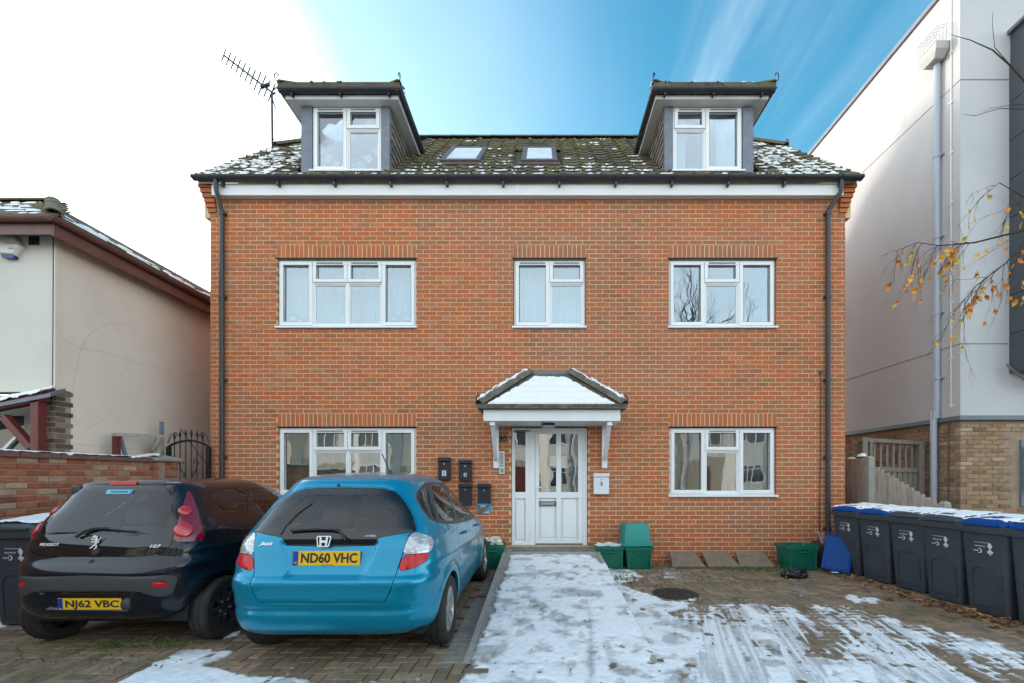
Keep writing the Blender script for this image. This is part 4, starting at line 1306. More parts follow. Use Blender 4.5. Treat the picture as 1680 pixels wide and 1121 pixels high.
# ------------------------------------------------------------------ letter boxes and intercom
def mailbox(px0, px1, py0, py1, label, num=None, white=False, lock=True):
    a_, b_ = at(px0, py1, FY - .06), at(px1, py0, FY - .06)
    w, h = b_.x - a_.x, b_.z - a_.z
    mt = M_mailwhite if white else M_mailblack
    t = thing('mailbox', label, 'mailbox', ((a_.x + b_.x) / 2, FY - .003, a_.z), 0, 'mailboxes beside the front door')
    q = MB(); q.box(-w / 2, w / 2, -.075, 0, 0, h * .80); obj('body', q, mt, t, bevel=.006)
    q = MB(); q.prism([(-w / 2 - .006, h * .80 + .003), (w / 2 + .006, h * .80 + .003), (w / 2 + .006, h * .98), (-w / 2 - .006, h * .98)], .095, Matrix.Translation((0, -.095, 0))); obj('lid', q, mt, t, bevel=.01)
    if lock:
        q = MB(); q.lathe([(.001, -.004), (.011, -.004), (.011, 0)], 10, Matrix.Translation((0, -.0765, h * .70)) @ Matrix.Rotation(R(-90), 4, 'X')); obj('lock', q, M_chrome, t)
    if num:
        s_ = .075 if num == '1' else .05
        if not white:
            q = MB(); q.box(-s_ * .45, s_ * .45, -.0785, -.0765, h * .3 - s_ * .62, h * .3 + s_ * .62); obj('number_card', q, M_print, t)
        else: s_ = .06
        me = text_mesh(num, h=s_, ext=.0006, bold=.03, mat=M_numgrey)
        o = obj('number', me, None, t); o.matrix_local = face_M((0, -.080, h * (.3 if not white else .5)))
    return t
mailbox(719, 739, 750, 788, 'black wall mailbox with a large number 1', '1')
mailbox(753, 774, 754, 790, 'black wall mailbox with a small number 3', '3')
mailbox(753, 774, 793, 829, 'black mailbox half hidden behind the blue car roof')
mailbox(784, 805, 793, 832, 'black mailbox without number, nearest the blue car mirror')
mailbox(974, 999, 776, 811, 'white wall mailbox with number 2 right of the door', '2', True)
ic = thing('intercom', 'narrow silver intercom panel left of the front door', 'intercom', (at(823.5, 778, FY).x, FY - .002, at(823, 778, FY).z))
q = MB(); q.box(-.047, .047, -.03, 0, 0, .385); obj('panel', q, mat('intercom_silver', (.62, .64, .67), .35, metal=.3), ic, bevel=.005)
for i in range(6):
    q = MB(); q.box(-.022, .022, -.036, -.0305, .13 + i * .04, .155 + i * .04); obj('call_button', q, mat('button_grey', (.25, .27, .3), .4), ic)
q = MB()
for i in range(5): q.box(-.026, .026, -.033, -.0305, .03 + i * .013, .036 + i * .013)
obj('speaker_slot', q, M_numgrey, ic)
# ================================================================== LEFT HOUSE
HX, HY = -6.70, 6.26
lh = wthing('rendered_house', 'pale rendered house with brown gutters at the left edge', 'house', (-9, 8, 0))
m = MB()
EV = 4.80
m.box(-16, HX - .012, HY, HY + .25, 2.68, EV)
o_ = obj('front_wall', m, M_white_render, lh)
m = MB(); m.box(HX - .25, HX, HY + .21, 16, -.05, 2.66); m.box(HX - .25, HX, HY + .002, 16, 2.66, EV); m.box(HX - .01, HX + .012, HY - .012, HY + .03, 2.66, EV - .02)
obj('side_wall', m, M_pink_render, lh)
m = MB(); m.box(-16, HX - .26, 15.8, 16, -.05, EV); obj('rear_wall', m, M_pink_render, lh)
# brick pier and brick lower front
m = MB(); m.box(HX - .30, HX - .004, HY + .004, HY + .30, -.05, 2.66)
m.box(-16, HX - .31, HY + .35, HY + .5, -.05, 2.66)
pier = obj('brick_pier', m, M_oldmortar, lh)
M_pier = mat('dark_stock_brick', rough=.9, tones=[(.09, .065, .05), (.15, .105, .075), (.21, .15, .1), (.26, .19, .14)], var=.25, vs=18, bump=.7, bs=60, bdist=.006)
rb = random.Random(4)
z = 0.9; r_ = 0
while z < 2.62:
    xr = HX + .004
    q = MB(); q.box(HX - .1, HX + .006, HY + .004, HY + (.235 if r_ % 2 else .13) + (.11 if r_ in (4, 5, 6) else 0), z + .006, z + .066, rb.random()); obj('brick', q, M_pier, pier, bevel=.004)
    x = HX - .31 - (.1 if r_ % 2 else 0)
    while x < xr - .02:
        a_, b_ = max(x, HX - .31) + .004, min(x + .225, xr) - .004
        if b_ - a_ > .03:
            q = MB(); q.box(a_, b_, HY + rb.uniform(-.004, .003), HY + .1, z + .006, z + .066, rb.random(), back=False); obj('brick', q, M_pier, pier, bevel=.004)
        x += .225
    # return face
    z += .074; r_ += 1
q = MB(); q.box(-16, HX, HY - .012, HY + .2, 2.64, 2.68); obj('render_stop', q, M_white_render, lh)
# roof and gutters
ov = .26
m = MB()
A = Vector((HX + ov, HY - ov, EV + .10)); run = 1.35; pit = .72
ap1 = Vector((HX + ov - run * 1.08, HY - ov + run, EV + .10 + run * pit))
m.add([A, (HX + ov, 16.2, EV + .1), (ap1.x, 16.2 - run, ap1.z), ap1, (-17, HY - ov, EV + .1), (-17, HY - ov + run, ap1.z), (-17, 16.2, EV + .1), (-17, 16.2 - run, ap1.z)], [(0, 1, 2, 3), (4, 0, 3, 5), (1, 6, 7, 2), (3, 2, 7, 5), (0, 4, 6, 1)])
lr = obj('roof', m, M_tile, lh)
rs = random.Random(14)
tst = MB(); sn = MB(); mo = MB()
sl_ = math.hypot(run, run * pit)
for r_ in range(6):
    t = r_ / 6
    y = HY - ov + run * t; z = EV + .10 + run * pit * t; x1 = HX + ov - run * 1.08 * t
    x = -13.0
    while x < x1 - .05:
        xe = min(x + .3, x1)
        ty = (y + .30 * .78, z + .30 * .62)
        q = [[(x + .004, y - .01, z - .004), (xe - .004, y - .01, z - .004), (xe - .004, y - .015, z + .035), (x + .004, y - .015, z + .035)], [(x + .004, ty[0], ty[1]), (xe - .004, ty[0], ty[1]), (xe - .004, ty[0] - .01, ty[1] + .012), (x + .004, ty[0] - .01, ty[1] + .012)]]
        k = MB(); k.loft(q, rs.random())
        if r_ < 5 and x > -9.2: obj('roof_tile', k, M_tile, lr)
        else: tst.add(k.v, k.f, k.t[0])
        if rs.random() < .8 and x < x1 - .5:
            for _ in range(2): blob(sn, Vector((x + rs.uniform(0, .3), y + .06, z + .07)), Vector((0, -.6, .8)), Vector((1, 0, 0)), Vector((0, .78, .62)), rs.uniform(.06, .15), rs.uniform(.05, .1), rs.uniform(.02, .04), rs)
        else:
            blob(mo, Vector((x + rs.uniform(0, .3), y, z + .03)), Vector((0, -.6, .8)), Vector((1, 0, 0)), Vector((0, .78, .62)), rs.uniform(.03, .08), rs.uniform(.03, .06), rs.uniform(.02, .04), rs)
        x += .3
# tiles along the side eave
y = HY - ov + .1
while y < 15:
    for r_ in range(3):
        t = r_ * .09
        xx = HX + ov - run * 1.08 * t; zz = EV + .10 + run * pit * t
        ye = min(y + .3, 15)
        if y > HY - ov + run * t + .05:
            k = MB(); k.loft([[(xx + .02, y + .004, zz - .005), (xx + .02, ye - .004, zz - .005), (xx + .022, ye - .004, zz + .04), (xx + .022, y + .004, zz + .04)], [(xx - .33, y + .004, zz + .20), (xx - .33, ye - .004, zz + .20), (xx - .33, ye - .004, zz + .215), (xx - .33, y + .004, zz + .215)]], rs.random())
            if r_ == 0: obj('roof_tile', k, M_tile, lr)
            else: tst.add(k.v, k.f, k.t[0])
            for _ in range(2):
                if rs.random() < .75: blob(sn, Vector((xx - .08, y + rs.uniform(0, .3), zz + .08)), Vector((.5, 0, .85)), Vector((0, 1, 0)), Vector((-.85, 0, .5)), rs.uniform(.08, .17), .08, rs.uniform(.02, .05), rs)
    y += .3
o = obj('roof_tiles', tst, M_tile, lr, fix=False); tag(o, kind='stuff')
tag(obj('neighbour_roof_snow', sn, M_snow, smooth=80, fix=False), 'snow on the roof of the rendered house at left', 'snow', kind='stuff')
tag(obj('neighbour_roof_moss', mo, M_moss, smooth=80, fix=False), 'moss on the roof of the rendered house at left', 'moss', kind='stuff')
capping(A + Vector((-.02, .02, .05)), ap1 + Vector((0, 0, .05)), 'hip_tile', lr, 5, .10)
capping(ap1 + Vector((0, 0, .03)), (-15, ap1.y, ap1.z + .03), 'ridge_tile', lr, 16, .09)
m = MB(); m.box(-16, HX + ov - .04, HY - ov + .05, HY + .01, EV - .02, EV + .06); m.box(HX - .01, HX + ov - .05, HY + .011, 15.9, EV - .02, EV + .06)
m.box(HX + ov - .05, HX + ov - .02, HY - ov + .02, 15.9, EV - .14, EV + .07)
m.box(-16, HX + ov - .051, HY - ov + .02, HY - ov + .05, EV - .12, EV + .07)
obj('eaves_board', m, M_brown_gutter, lh, bevel=.004)
m = MB()
r = .06; prof = [(-r * math.cos(math.pi * i / 8), -r * math.sin(math.pi * i / 8)) for i in range(9)]
ring = prof + [(a_ * .88, b_ * .88) for a_, b_ in prof][::-1]
m.loft([[(x, HY - ov - .03 + a_, EV + .08 + b_) for a_, b_ in ring] for x in (-16, HX + ov + .06)])
m.loft([[(HX + ov + .03 + a_, y, EV + .08 + b_) for a_, b_ in ring] for y in (HY - ov - .08, 16)])
obj('gutter', m, M_brown_gutter, lh, smooth=30)
M_crack = mat('hairline_crack', (.55, .47, .40), .9)
for pts in ([(100, 556), (128, 570), (165, 577), (240, 600), (343, 622)], [(118, 640), (133, 570), (150, 545), (180, 531), (215, 532)], [(140, 705), (168, 690), (188, 664)], [(120, 728), (180, 733), (260, 742)]):
    q = MB(); q.tube([(HX + .001, F * HX / (x - CX), H - (y - CY) * (HX / (x - CX))) for x, y in pts], .0024, 5); obj('wall_crack', q, M_crack, lh)
# dark vent, cable
q = MB(); a_, b_ = at(47, 402, HY - .004), at(64, 384, HY - .004); q.box(a_.x, b_.x, HY - .006, HY + .01, a_.z, b_.z); obj('air_vent', q, M_numgrey, lh)
cb_ = MB(); cb_.tube([at(87.5, 386, HY - .015), at(87, 500, HY - .015), at(86, 640, HY - .015), at(88, 668, HY - .02)], .006, 5)
tag(obj('wall_cable', cb_, M_black), 'thin black cable running down the corner of the rendered house', 'cable')
# alarm box
al = wthing('alarm_box', 'white six sided alarm box with blue base on pale wall', 'alarm', at(22, 410, HY))
pts = [(3, 404), (9, 391), (31, 391), (43, 408), (31, 422), (9, 420)]
q = MB(); rg = []
for Y_, s_ in ((HY - .002, 1.0), (HY - .05, 1.0), (HY - .075, .86)):
    cx_, cz_ = at(22, 406, HY).x, at(22, 406, HY).z
    rg.append([Vector((cx_ + (at(a_, b_, HY).x - cx_) * s_, Y_, cz_ + (at(a_, b_, HY).z - cz_) * s_)) for a_, b_ in pts])
q.loft(rg); obj('cover', q, mat('alarm_white', (.72, .7, .62), .4), al, smooth=25)
q = MB(); pts2 = [(9, 420.6), (31, 422.6), (30, 427), (12, 426)]
q.loft([[Vector((at(a_, b_, HY).x, Y_, at(a_, b_, HY).z)) for a_, b_ in pts2] for Y_ in (HY - .002, HY - .06)]); obj('strobe', q, mat('strobe_blue', (.01, .03, .2), .2), al)
q = MB()
for i in range(8): q.box(at(33 + i * .9, 0, HY).x, at(33.4 + i * .9, 0, HY).x, HY - .066, HY - .058, at(0, 414 - i * .6, HY).z, at(0, 400 + i * .9, HY).z)
obj('grille', q, mat('grille_grey', (.4, .39, .36), .5), al)
for k, (tx, w_, zz) in enumerate((('SECURITY', .13, 399), ('alarm', .08, 407))):
    me = text_mesh(tx, w=w_, ext=.0005, bold=.01, mat=mat('print_blue', (.12, .25, .45), .5)); o = obj('lettering', me, None, al); o.matrix_basis = face_M(at(18.5, zz, HY - .0765))
# lean-to porch of dark red timber
pc = wthing('timber_porch', 'dark red timber lean-to porch on the rendered house', 'porch', (-8, 5.7, 0))
PY = 6.14
bar = lambda p, q_, w, h: MB().bar(p, q_, w, h)
obj('post', bar(at(63, 735, PY) - Vector((0, 0, .5)), at(63, 655, PY), .11, .11), M_red_timber, pc, bevel=.006)
obj('rail', bar(at(75, 651, PY), at(-120, 690, PY), .11, .13), M_red_timber, pc, bevel=.006)
obj('brace', bar(at(54, 736, PY), at(8, 684, PY), .09, .09), M_red_timber, pc, bevel=.006)
obj('wall_plate', bar(at(75, 647, PY) + Vector((0, .0, 0)), at(75, 647, PY) + Vector((0, .11, .06)), .06, .08), M_red_timber, pc)
m = MB(); a_, b_ = at(83, 645, PY - .08), at(-120, 684, PY - .08)
m.add([a_, b_, b_ + Vector((0, .19, .10)), a_ + Vector((0, .19, .10)), a_ - Vector((0, 0, .05)), b_ - Vector((0, 0, .05)), b_ + Vector((0, .19, .05)), a_ + Vector((0, .19, .05))], [(0, 1, 2, 3), (4, 7, 6, 5), (0, 4, 5, 1), (1, 5, 6, 2), (2, 6, 7, 3), (3, 7, 4, 0)])
obj('roof', m, M_lead, pc)
m = MB(); snow_sheet(m, b_ + Vector((0, 0, .005)), a_ + Vector((-.1, 0, .005)), a_ + Vector((-.1, .185, .105)), b_ + Vector((0, .185, .105)), 60, 10, .035, .25, 44, .05)
tag(obj('porch_snow', m, M_snow, smooth=80, fix=False), 'snow on the red timber lean-to at left', 'snow', kind='stuff')
# glazed door under the porch
m = MB(); a_, b_ = at(-70, 740, HY + .2), at(50, 672, HY + .2)
rectframe(m, a_.x, b_.x, 0.1, b_.z, HY + .2, HY + .3, .09)
pd_ = obj('door', m, mat('sage_door', (.25, .28, .24), .6), lh)
m = MB(); m.box(a_.x + .09, b_.x - .09, HY + .24, HY + .25, .2, b_.z - .09); obj('pane', m, mat('dark_glass', (.05, .06, .065), .05), pd_)
m = MB(); m.bar((b_.x - .5, HY + .22, 1.75), (b_.x - .1, HY + .22, 2.15), .05, .04); obj('glazing_bar', m, M_upvc, pd_)

# ================================================================== BOUNDARY WALL (left)
bw = wthing('boundary_wall', 'old red brick boundary wall with stone coping at left', 'wall', (-6.25, 5, 0))
WX, WT = -6.12, 1.70
m = MB(); m.box(WX - .21, WX - .012, .8, 7.18, -.05, WT)
core = obj('mortar_core', m, M_oldmortar, bw)
rb = random.Random(8)
cand = []
z = .02; r_ = 0
while z < WT - .05:
    y = .8 - (.11 if r_ % 2 else 0)
    flem = r_ % 3
    while y < 7.16:
        L = .225 if (flem or int(y * 7) % 2) else .1125
        a_, b_ = max(y, .8) + .006, min(y + L, 7.18) - .006
        if b_ - a_ > .03: cand.append((a_, b_, z))
        y += L
    z += .077; r_ += 1
bst = MB()
cand.sort(key=lambda c: -(c[2] > .7 and c[0] > 4.4) )
for i, (a_, b_, z) in enumerate(cand):
    q = MB() if i < 300 else bst
    e = rb.uniform(-.006, .006)
    q.box(WX - .1, WX + e, a_, b_, z + .007 + rb.uniform(-.003, .003), z + .068 + rb.uniform(-.003, .003), rb.random())
    if i < 300: obj('brick', q, M_oldbrick, core, bevel=.005)
o = obj('bricks', bst, M_oldbrick, core, fix=False); tag(o, kind='stuff')
y = .8
rb2 = random.Random(2)
while y < 7.15:
    q = MB(); q.box(WX - .26, WX + .05, y + .004, min(y + .45, 7.18) - .004, WT + .002, WT + .065 + rb2.uniform(-.004, .004)); obj('coping_stone', q, mat('terracotta_coping', (.19, .1, .085), .85, var=.25, vs=6, bump=.5) if y < 1 else bpy.data.materials['terracotta_coping'], bw, bevel=.01)
    y += .45
m = MB(); m.box(WX - .30, WX + .10, 7.16, 7.52, -.05, 1.72)
pr = obj('pillar', m, M_oldmortar, bw)
z = .9; r_ = 0
while z < 1.68:
    for k in range(2):
        w0 = [0, .235, .40][k] if r_ % 2 else [0, .165, .40][k]
        w1 = [0, .235, .40][k + 1] if r_ % 2 else [0, .165, .40][k + 1]
        q = MB(); q.box(WX - .30 + w0 + .005, WX - .30 + w1 - .005, 7.15 + rb.uniform(-.004, .004), 7.25, z + .006, z + .066, rb.random(), back=False); obj('brick', q, M_oldbrick, pr, bevel=.004)
    for k in range(2):
        q = MB(); q.box(WX, WX + .112 + rb.uniform(-.003, .003), 7.255 + k * .13, 7.38 + k * .13, z + .006, z + .066, rb.random()); obj('brick', q, M_oldbrick, pr, bevel=.004)
    z += .075; r_ += 1
q = MB()
x0, x1, y0, y1 = WX - .36, WX + .16, 7.10, 7.58
q.loft([[(x0, y0, 1.72), (x1, y0, 1.72), (x1, y1, 1.72), (x0, y1, 1.72)], [(x0, y0, 1.765), (x1, y0, 1.765), (x1, y1, 1.765), (x0, y1, 1.765)], [(x0 + .16, y0 + .14, 1.82), (x1 - .16, y0 + .14, 1.82), (x1 - .16, y1 - .14, 1.82), (x0 + .16, y1 - .14, 1.82)]])
obj('pillar_cap', q, M_concrete, bw, bevel=.008)
m = MB()
snow_sheet(m, (WX - .25, 7.1, WT + .062), (WX - .25, .9, WT + .062), (WX + .06, .9, WT + .062), (WX + .06, 7.1, WT + .062), 200, 10, .022, .12, 71, .05)
snow_sheet(m, (WX - .33, 7.12, 1.772), (WX + .13, 7.12, 1.772), (WX + .0, 7.3, 1.815), (WX - .2, 7.3, 1.815), 24, 12, .03, .4, 72, .05)
tag(obj('coping_snow', m, M_snow, smooth=80, fix=False), 'thin strip of snow along the brick boundary wall coping', 'snow', kind='stuff')
# trestle-like timber frame standing behind the wall
tr = wthing('timber_trestle', 'weathered timber trestle standing behind the left boundary wall', 'trestle', (-7.1, 8.0, 0))
FYt = 7.9
TA, TB = 6.9, 7.62
obj('top_rail', bar(at(187, 713, TA), at(266, 716, TB), .09, .05), M_wood, tr)
obj('post', bar(at(191, 716, TA) - Vector((0, 0, 1.9)), at(191, 716, TA), .07, .07), M_red_timber, tr)
obj('post', bar(at(262, 719, TB) - Vector((0, 0, 1.9)), at(262, 719, TB), .10, .06), M_wood, tr)
obj('brace', bar(at(197, 717, TA + .1), at(206, 748, TA + .1), .04, .04), M_grey_trim, tr)
obj('brace', bar(at(263, 718, TB - .08), at(253, 737, TB - .08), .05, .05), M_wood, tr)
q = MB(); q.tube([at(264, 770, 7.7), at(264, 692, 7.7)], .02, 8); q.tube([at(267.5, 770, 7.72), at(267.5, 692, 7.72)], .015, 8)
tag(obj('grey_post', q, M_lead), 'thin grey metal post beside the timber frame at left', 'post')
# ornamental iron gate
ig = wthing('iron_gate', 'black wrought iron side gate with arched top and spikes', 'gate', (-5.95, 7.66, 0))
GY = 7.62
gx0, gx1 = at(277, 0, GY).x, at(342, 0, GY).x
for x in (gx0, gx1):
    q = MB(); q.box(x - .028, x + .028, GY - .028, GY + .028, 0.05, at(0, 733, GY).z); obj('gate_post', q, M_wrought, ig, bevel=.004)
def arch(t): return at(0, 733, GY).z + .10 * math.sin(math.pi * t) ** .8
q = MB(); q.tube([(gx0 + (gx1 - gx0) * i / 14, GY, arch(i / 14)) for i in range(15)], .018, 6); q.box(gx0, gx1, GY - .012, GY + .012, 1.15, 1.19); q.box(gx0, gx1, GY - .012, GY + .012, .2, .24)
obj('frame', q, M_wrought, ig, smooth=40)
for i in range(1, 7):
    t = i / 7; x = gx0 + (gx1 - gx0) * t
    zt = arch(t) + .15
    q = MB(); q.tube([(x, GY, .2), (x, GY, zt - .05)], .009, 6)
    q.lathe([(.002, -.09), (.013, -.07), (.024, -.035), (.016, -.01), (.001, .05)], 6, Matrix.Translation((x, GY, zt))); obj('spear_bar', q, M_wrought, ig, smooth=40)
xm = (gx0 + gx1) / 2
for s_ in (-1, 1):
    q = MB(); q.tube([(xm + s_ * .02, GY, 1.2), (xm + s_ * .05, GY, 1.45), (xm + s_ * .13, GY, 1.6), (xm + s_ * .16, GY, 1.72), (xm + s_ * .11, GY, 1.77), (xm + s_ * .08, GY, 1.72), (xm + s_ * .1, GY, 1.69)], .008, 6); obj('scroll', q, M_wrought, ig)
    q = MB(); q.tube([(xm + s_ * .2, GY, 1.2), (xm + s_ * .04, GY, 1.6)], .007, 6); obj('stay', q, M_wrought, ig)
for x, s_ in ((gx0 + .1, 1), (gx1 - .1, -1)):
    q = MB(); q.tube([(x - s_ * .12, GY, arch(.1) + .02), (x - s_ * .06, GY, arch(.1) + .16), (x + s_ * .02, GY, arch(.1) + .2), (x + s_ * .05, GY, arch(.1) + .15), (x + s_ * .01, GY, arch(.1) + .12)], .007, 6); obj('scroll', q, M_wrought, ig)
q = MB(); q.tube([at(296, 703, 7.63), at(360, 792, 7.60)], .007, 5); tag(obj('slanting_wire', q, M_black), 'thin wire slanting from the iron gate to the house corner', 'wire')

# ================================================================== RIGHT BUILDING
BX, BY = 7.36, 8.02
BT, BB = 10.32, 2.52
rbld = wthing('rendered_block', 'tall pale rendered block on a yellow brick base at right', 'building', (10, 12, 0))
m = MB(); m.box(BX, BX + .3, BY + .002, 20, BB, BT); obj('side_wall', m, M_grey_render, rbld)
m = MB(); m.box(BX + .012, 18, BY, BY + .3, BB, BT); m.box(18, 18.3, BY, 20, BB, BT); m.box(BX + .3, 18, 19.7, 20, 0, BT); obj('front_wall', m, M_blue_render, rbld)
m = MB(); m.box(BX - .05, 18.3, BY - .05, 20, BT + .002, BT + .09); obj('parapet_cap', m, M_lead, rbld)
def course(pts_a, name, w=.012):
    q = MB()
    for a_, b_ in pts_a: q.bar(a_, b_, w, w)
    obj(name, q, mat('recess_joint', (.28, .26, .24), .9) if 'recess_joint' not in bpy.data.materials else bpy.data.materials['recess_joint'], rbld)
zj1 = H + (CY - 131) * BY / F
zj2 = H + (CY - 564) * BY / F
for zj in (zj1, zj2): course([((BX - .001, BY, zj), (BX - .001, 20, zj)), ((BX, BY - .001, zj), (9.6, BY - .001, zj))], 'wall_joint')
m = MB(); m.box(BX - .07, 18, BY - .07, BY + .3, BB - .05, BB + .03); m.box(BX - .07, BX + .25, BY + .3, 20, BB - .05, BB + .03); obj('band_trim', m, M_grey_trim, rbld, bevel=.005)
# stock brick base
m = MB(); m.box(BX + .012, BX + .25, BY + .012, 20, -.05, BB - .05); m.box(BX + .25, 18, BY + .012, BY + .25, -.05, BB - .05)
base = obj('brick_base', m, M_ymortar, rbld)
rb = random.Random(17)
cand = []
z = .02; r_ = 0
while z < BB - .11:
    x = BX - (.1125 if r_ % 2 else 0)
    while x < 10.6:
        a_, b_ = max(x, BX) + .005, x + .220
        if not (b_ > 8.33 and a_ < 10 and .9 < z < 2.2): cand.append((0, a_, b_, z))
        x += .225
    y = BY - (0 if r_ % 2 else .1125)
    while y < 14:
        a_, b_ = max(y, BY + .105) + .005, y + .220
        if b_ - a_ > .03: cand.append((1, a_, b_, z))
        y += .225
    z += .075; r_ += 1
cand.sort(key=lambda c: -((c[3] > 1.0) * 10 - (c[0] * (c[1] - BY)) - (c[1] - BX) * (1 - c[0])))
bst = MB()
for i, (k, a_, b_, z) in enumerate(cand):
    q = MB() if i < 300 else bst
    e = rb.uniform(-.004, .004)
    if k == 0: q.box(a_, b_, BY + e, BY + .1, z + .006, z + .068, rb.random())
    else: q.box(BX + e, BX + .1, a_, b_, z + .006, z + .068, rb.random())
    if i < 300: obj('brick', q, M_ybrick, base, bevel=.004)
o = obj('bricks', bst, M_ybrick, base, fix=False); tag(o, kind='stuff')
# projecting clad bay
cx0 = at(1677, 0, 7.8).x
m = MB(); m.box(cx0 + .02, 12, 7.62, BY - .002, 3.30, 9.25); bay = obj('clad_bay', m, M_clad, rbld)
z = 3.30
for h_ in (.68,) * 8:
    q = MB(); q.box(cx0, 12.02, 7.60, 7.618, z + .006, z + h_ - .006); q.box(cx0, cx0 + .018, 7.62, BY - .004, z + .006, z + h_ - .006); obj('cladding_panel', q, M_clad, bay)
    z += h_
q = MB(); q.box(cx0 - .04, 12.05, 7.54, BY - .004, 9.26, 9.32); obj('bay_capping', q, M_lead, bay)
# ground-floor window of the block
a_, b_ = at(1669, 838, BY + .05), at(1669, 722, BY + .05)
q = MB(); rectframe(q, a_.x, a_.x + 1.4, .95, b_.z, BY - .02, BY + .0115, .06); w_ = obj('window', q, M_grey_trim, rbld)
q = MB(); q.box(a_.x + .055, a_.x + 1.345, BY - .004, BY + .010, 1.0, b_.z - .055); obj('pane', q, mat('dim_pane', (.06, .07, .08), .06), w_)
q = MB(); q.tube([(a_.x + .05, BY - .06, 1.2), (a_.x + .05, BY - .06, 2.0)], .035, 8); obj('vent_pipe', q, M_upvc, rbld)
# hopper and downpipe
pw = wthing('rainwater_pipe', 'tall grey rainwater pipe with caged hopper on the rendered block', 'pipe', (BX, 8.5, 0))
PYp = F * (BX - .06) / (1538 - CX)
q = MB(); q.tube([(BX - .07, PYp, 9.1), (BX - .07, PYp, 2.70), (BX - .13, PYp, 2.50), (BX - .13, PYp, .1)], .052, 12); obj('pipe', q, M_grey_pipe, pw, smooth=50)
for z in (7.4, 5.9, 4.5, 3.3):
    q = MB(); q.lathe([(.053, -.03), (.062, -.03), (.062, .03), (.053, .03)], 12, Matrix.Translation((BX - .07, PYp, z))); q.box(BX - .05, BX - .002, PYp - .09, PYp + .09, z - .015, z + .015); obj('bracket', q, M_grey_pipe, pw)
q = MB(); q.lathe([(.054, -.07), (.07, -.07), (.07, .07), (.054, .07)], 12, Matrix.Translation((BX - .10, PYp, 2.62))); obj('collar', q, M_grey_pipe, pw)
hp_ = Vector((BX - .13, PYp, 9.1))
q = MB(); q.loft([[hp_ + Vector((x * .09, y * .12, 0)) for x, y in ((-1, -1), (1, -1), (1, 1), (-1, 1))], [hp_ + Vector((x * .125, y * .2, .12)) for x, y in ((-1, -1), (1, -1), (1, 1), (-1, 1))], [hp_ + Vector((x * .125, y * .2, .26)) for x, y in ((-1, -1), (1, -1), (1, 1), (-1, 1))]]); obj('hopper', q, mat('hopper_grey', (.42, .42, .40), .6), pw, bevel=.01)
q = MB()
for i in range(7):
    y = -.2 + .4 * i / 6
    q.tube([hp_ + Vector((-.125, y, .26)), hp_ + Vector((-.125, y, .5)), hp_ + Vector((.1, y, .56))], .005, 4)
for i in range(4):
    q.tube([hp_ + Vector((-.125, -.2, .26 + .08 * i)), hp_ + Vector((-.125, .2, .26 + .08 * i))], .005, 4)
for i in range(4): q.tube([hp_ + Vector((-.125 + .06 * i, -.2, .26)), hp_ + Vector((-.125 + .06 * i, -.2, .5 + .02 * i))], .005, 4)
obj('wire_cage', q, M_grey_pipe, pw)
yc = F * (BX - .02) / (1560 - CX)
q = MB(); q.tube([(BX - .018, yc, BT), (BX - .018, yc, 2.7)], .010, 6); q2 = q
for z in [2.75, 3.6, 4.6, 5.5, 6.4, 7.3, 8.2, 9.1]: q.box(BX - .03, BX - .001, yc - .03, yc + .03, z - .014, z + .014)
tag(obj('lightning_cable', q, M_upvc), 'thin white conductor cable clipped beside the grey rainwater pipe', 'cable')
q = MB(); yd = F * (BX - .02) / (1556 - CX); q.tube([(BX - .02, yd, 2.45), (BX - .02, yd, .9)], .014, 6); tag(obj('brown_pipe', q, mat('brown_pipe', (.13, .09, .07), .6)), 'thin brown pipe on the yellow brick base', 'pipe')
q = MB(); q.tube([at(1652, 598, 7.9), at(1657, 604, 7.85), at(1680, 622, 7.8), at(1720, 626, 7.8)], .02, 6); tag(obj('hanging_cable', q, mat('cable_grey', (.16, .15, .14), .6)), 'drooping grey cable below the charcoal cladding', 'cable')

# ================================================================== FENCE, SIDE GATE
fn = wthing('board_fence', 'weathered vertical board fence with concrete posts stepping down', 'fence', (5.6, 7, 0))
FX = 5.62
rf = random.Random(6)
y = 8.5
while y > 4.2:
    w = .098
    yc = y - w / 2
    if yc > 7.9: top = 1.80
    elif yc > 6.45: top = 1.08 + (1.70 - 1.08) * (yc - 6.45) / (7.8 - 6.45)
    else: top = 1.04
    if abs(yc - 7.82) > .075 and abs(yc - 6.36) > .07:
        q = MB(); q.box(FX - .01 + rf.uniform(-.003, .003), FX + .012, yc - w / 2 + .002, yc + w / 2 - .002, .03, top + rf.uniform(-.006, .006))
        obj('fence_board', q, M_wood, fn, bevel=.002)
    y -= w + .002
for yp, zt in ((7.82, 1.83), (6.36, 1.13)):
    q = MB(); q.loft([[(FX + a_, yp + b_, z) for a_, b_ in ((-.05, -.05), (.05, -.05), (.05, .05), (-.05, .05))] for z in (0, zt - .03)] + [[(FX + a_ * .6, yp + b_ * .6, zt) for a_, b_ in ((-.05, -.05), (.05, -.05), (.05, .05), (-.05, .05))]]); obj('post', q, M_concrete, fn, bevel=.006)
q = MB(); q.box(FX + .013, FX + .05, 4.2, 8.5, .3, .38); q.box(FX + .013, FX + .05, 4.2, 8.5, .85, .93); obj('rail', q, M_wood, fn)
sg = wthing('wooden_side_gate', 'weathered wooden gate with upright slats in the side passage', 'gate', (6.4, 8.5, 0))
A0, A1 = Vector((5.75, 8.22, 0)), Vector((7.25, 8.66, 0))
dg_ = (A1 - A0).normalized()
zt_ = 2.14
P = lambda t, z, o=0: A0 + (A1 - A0) * t + Vector((0, 0, z)) + Vector((dg_.y, -dg_.x, 0)) * o
obj('top_rail', MB().bar(P(-.02, zt_), P(1.02, zt_ - .03), .12, .07), M_wood2, sg, bevel=.004)
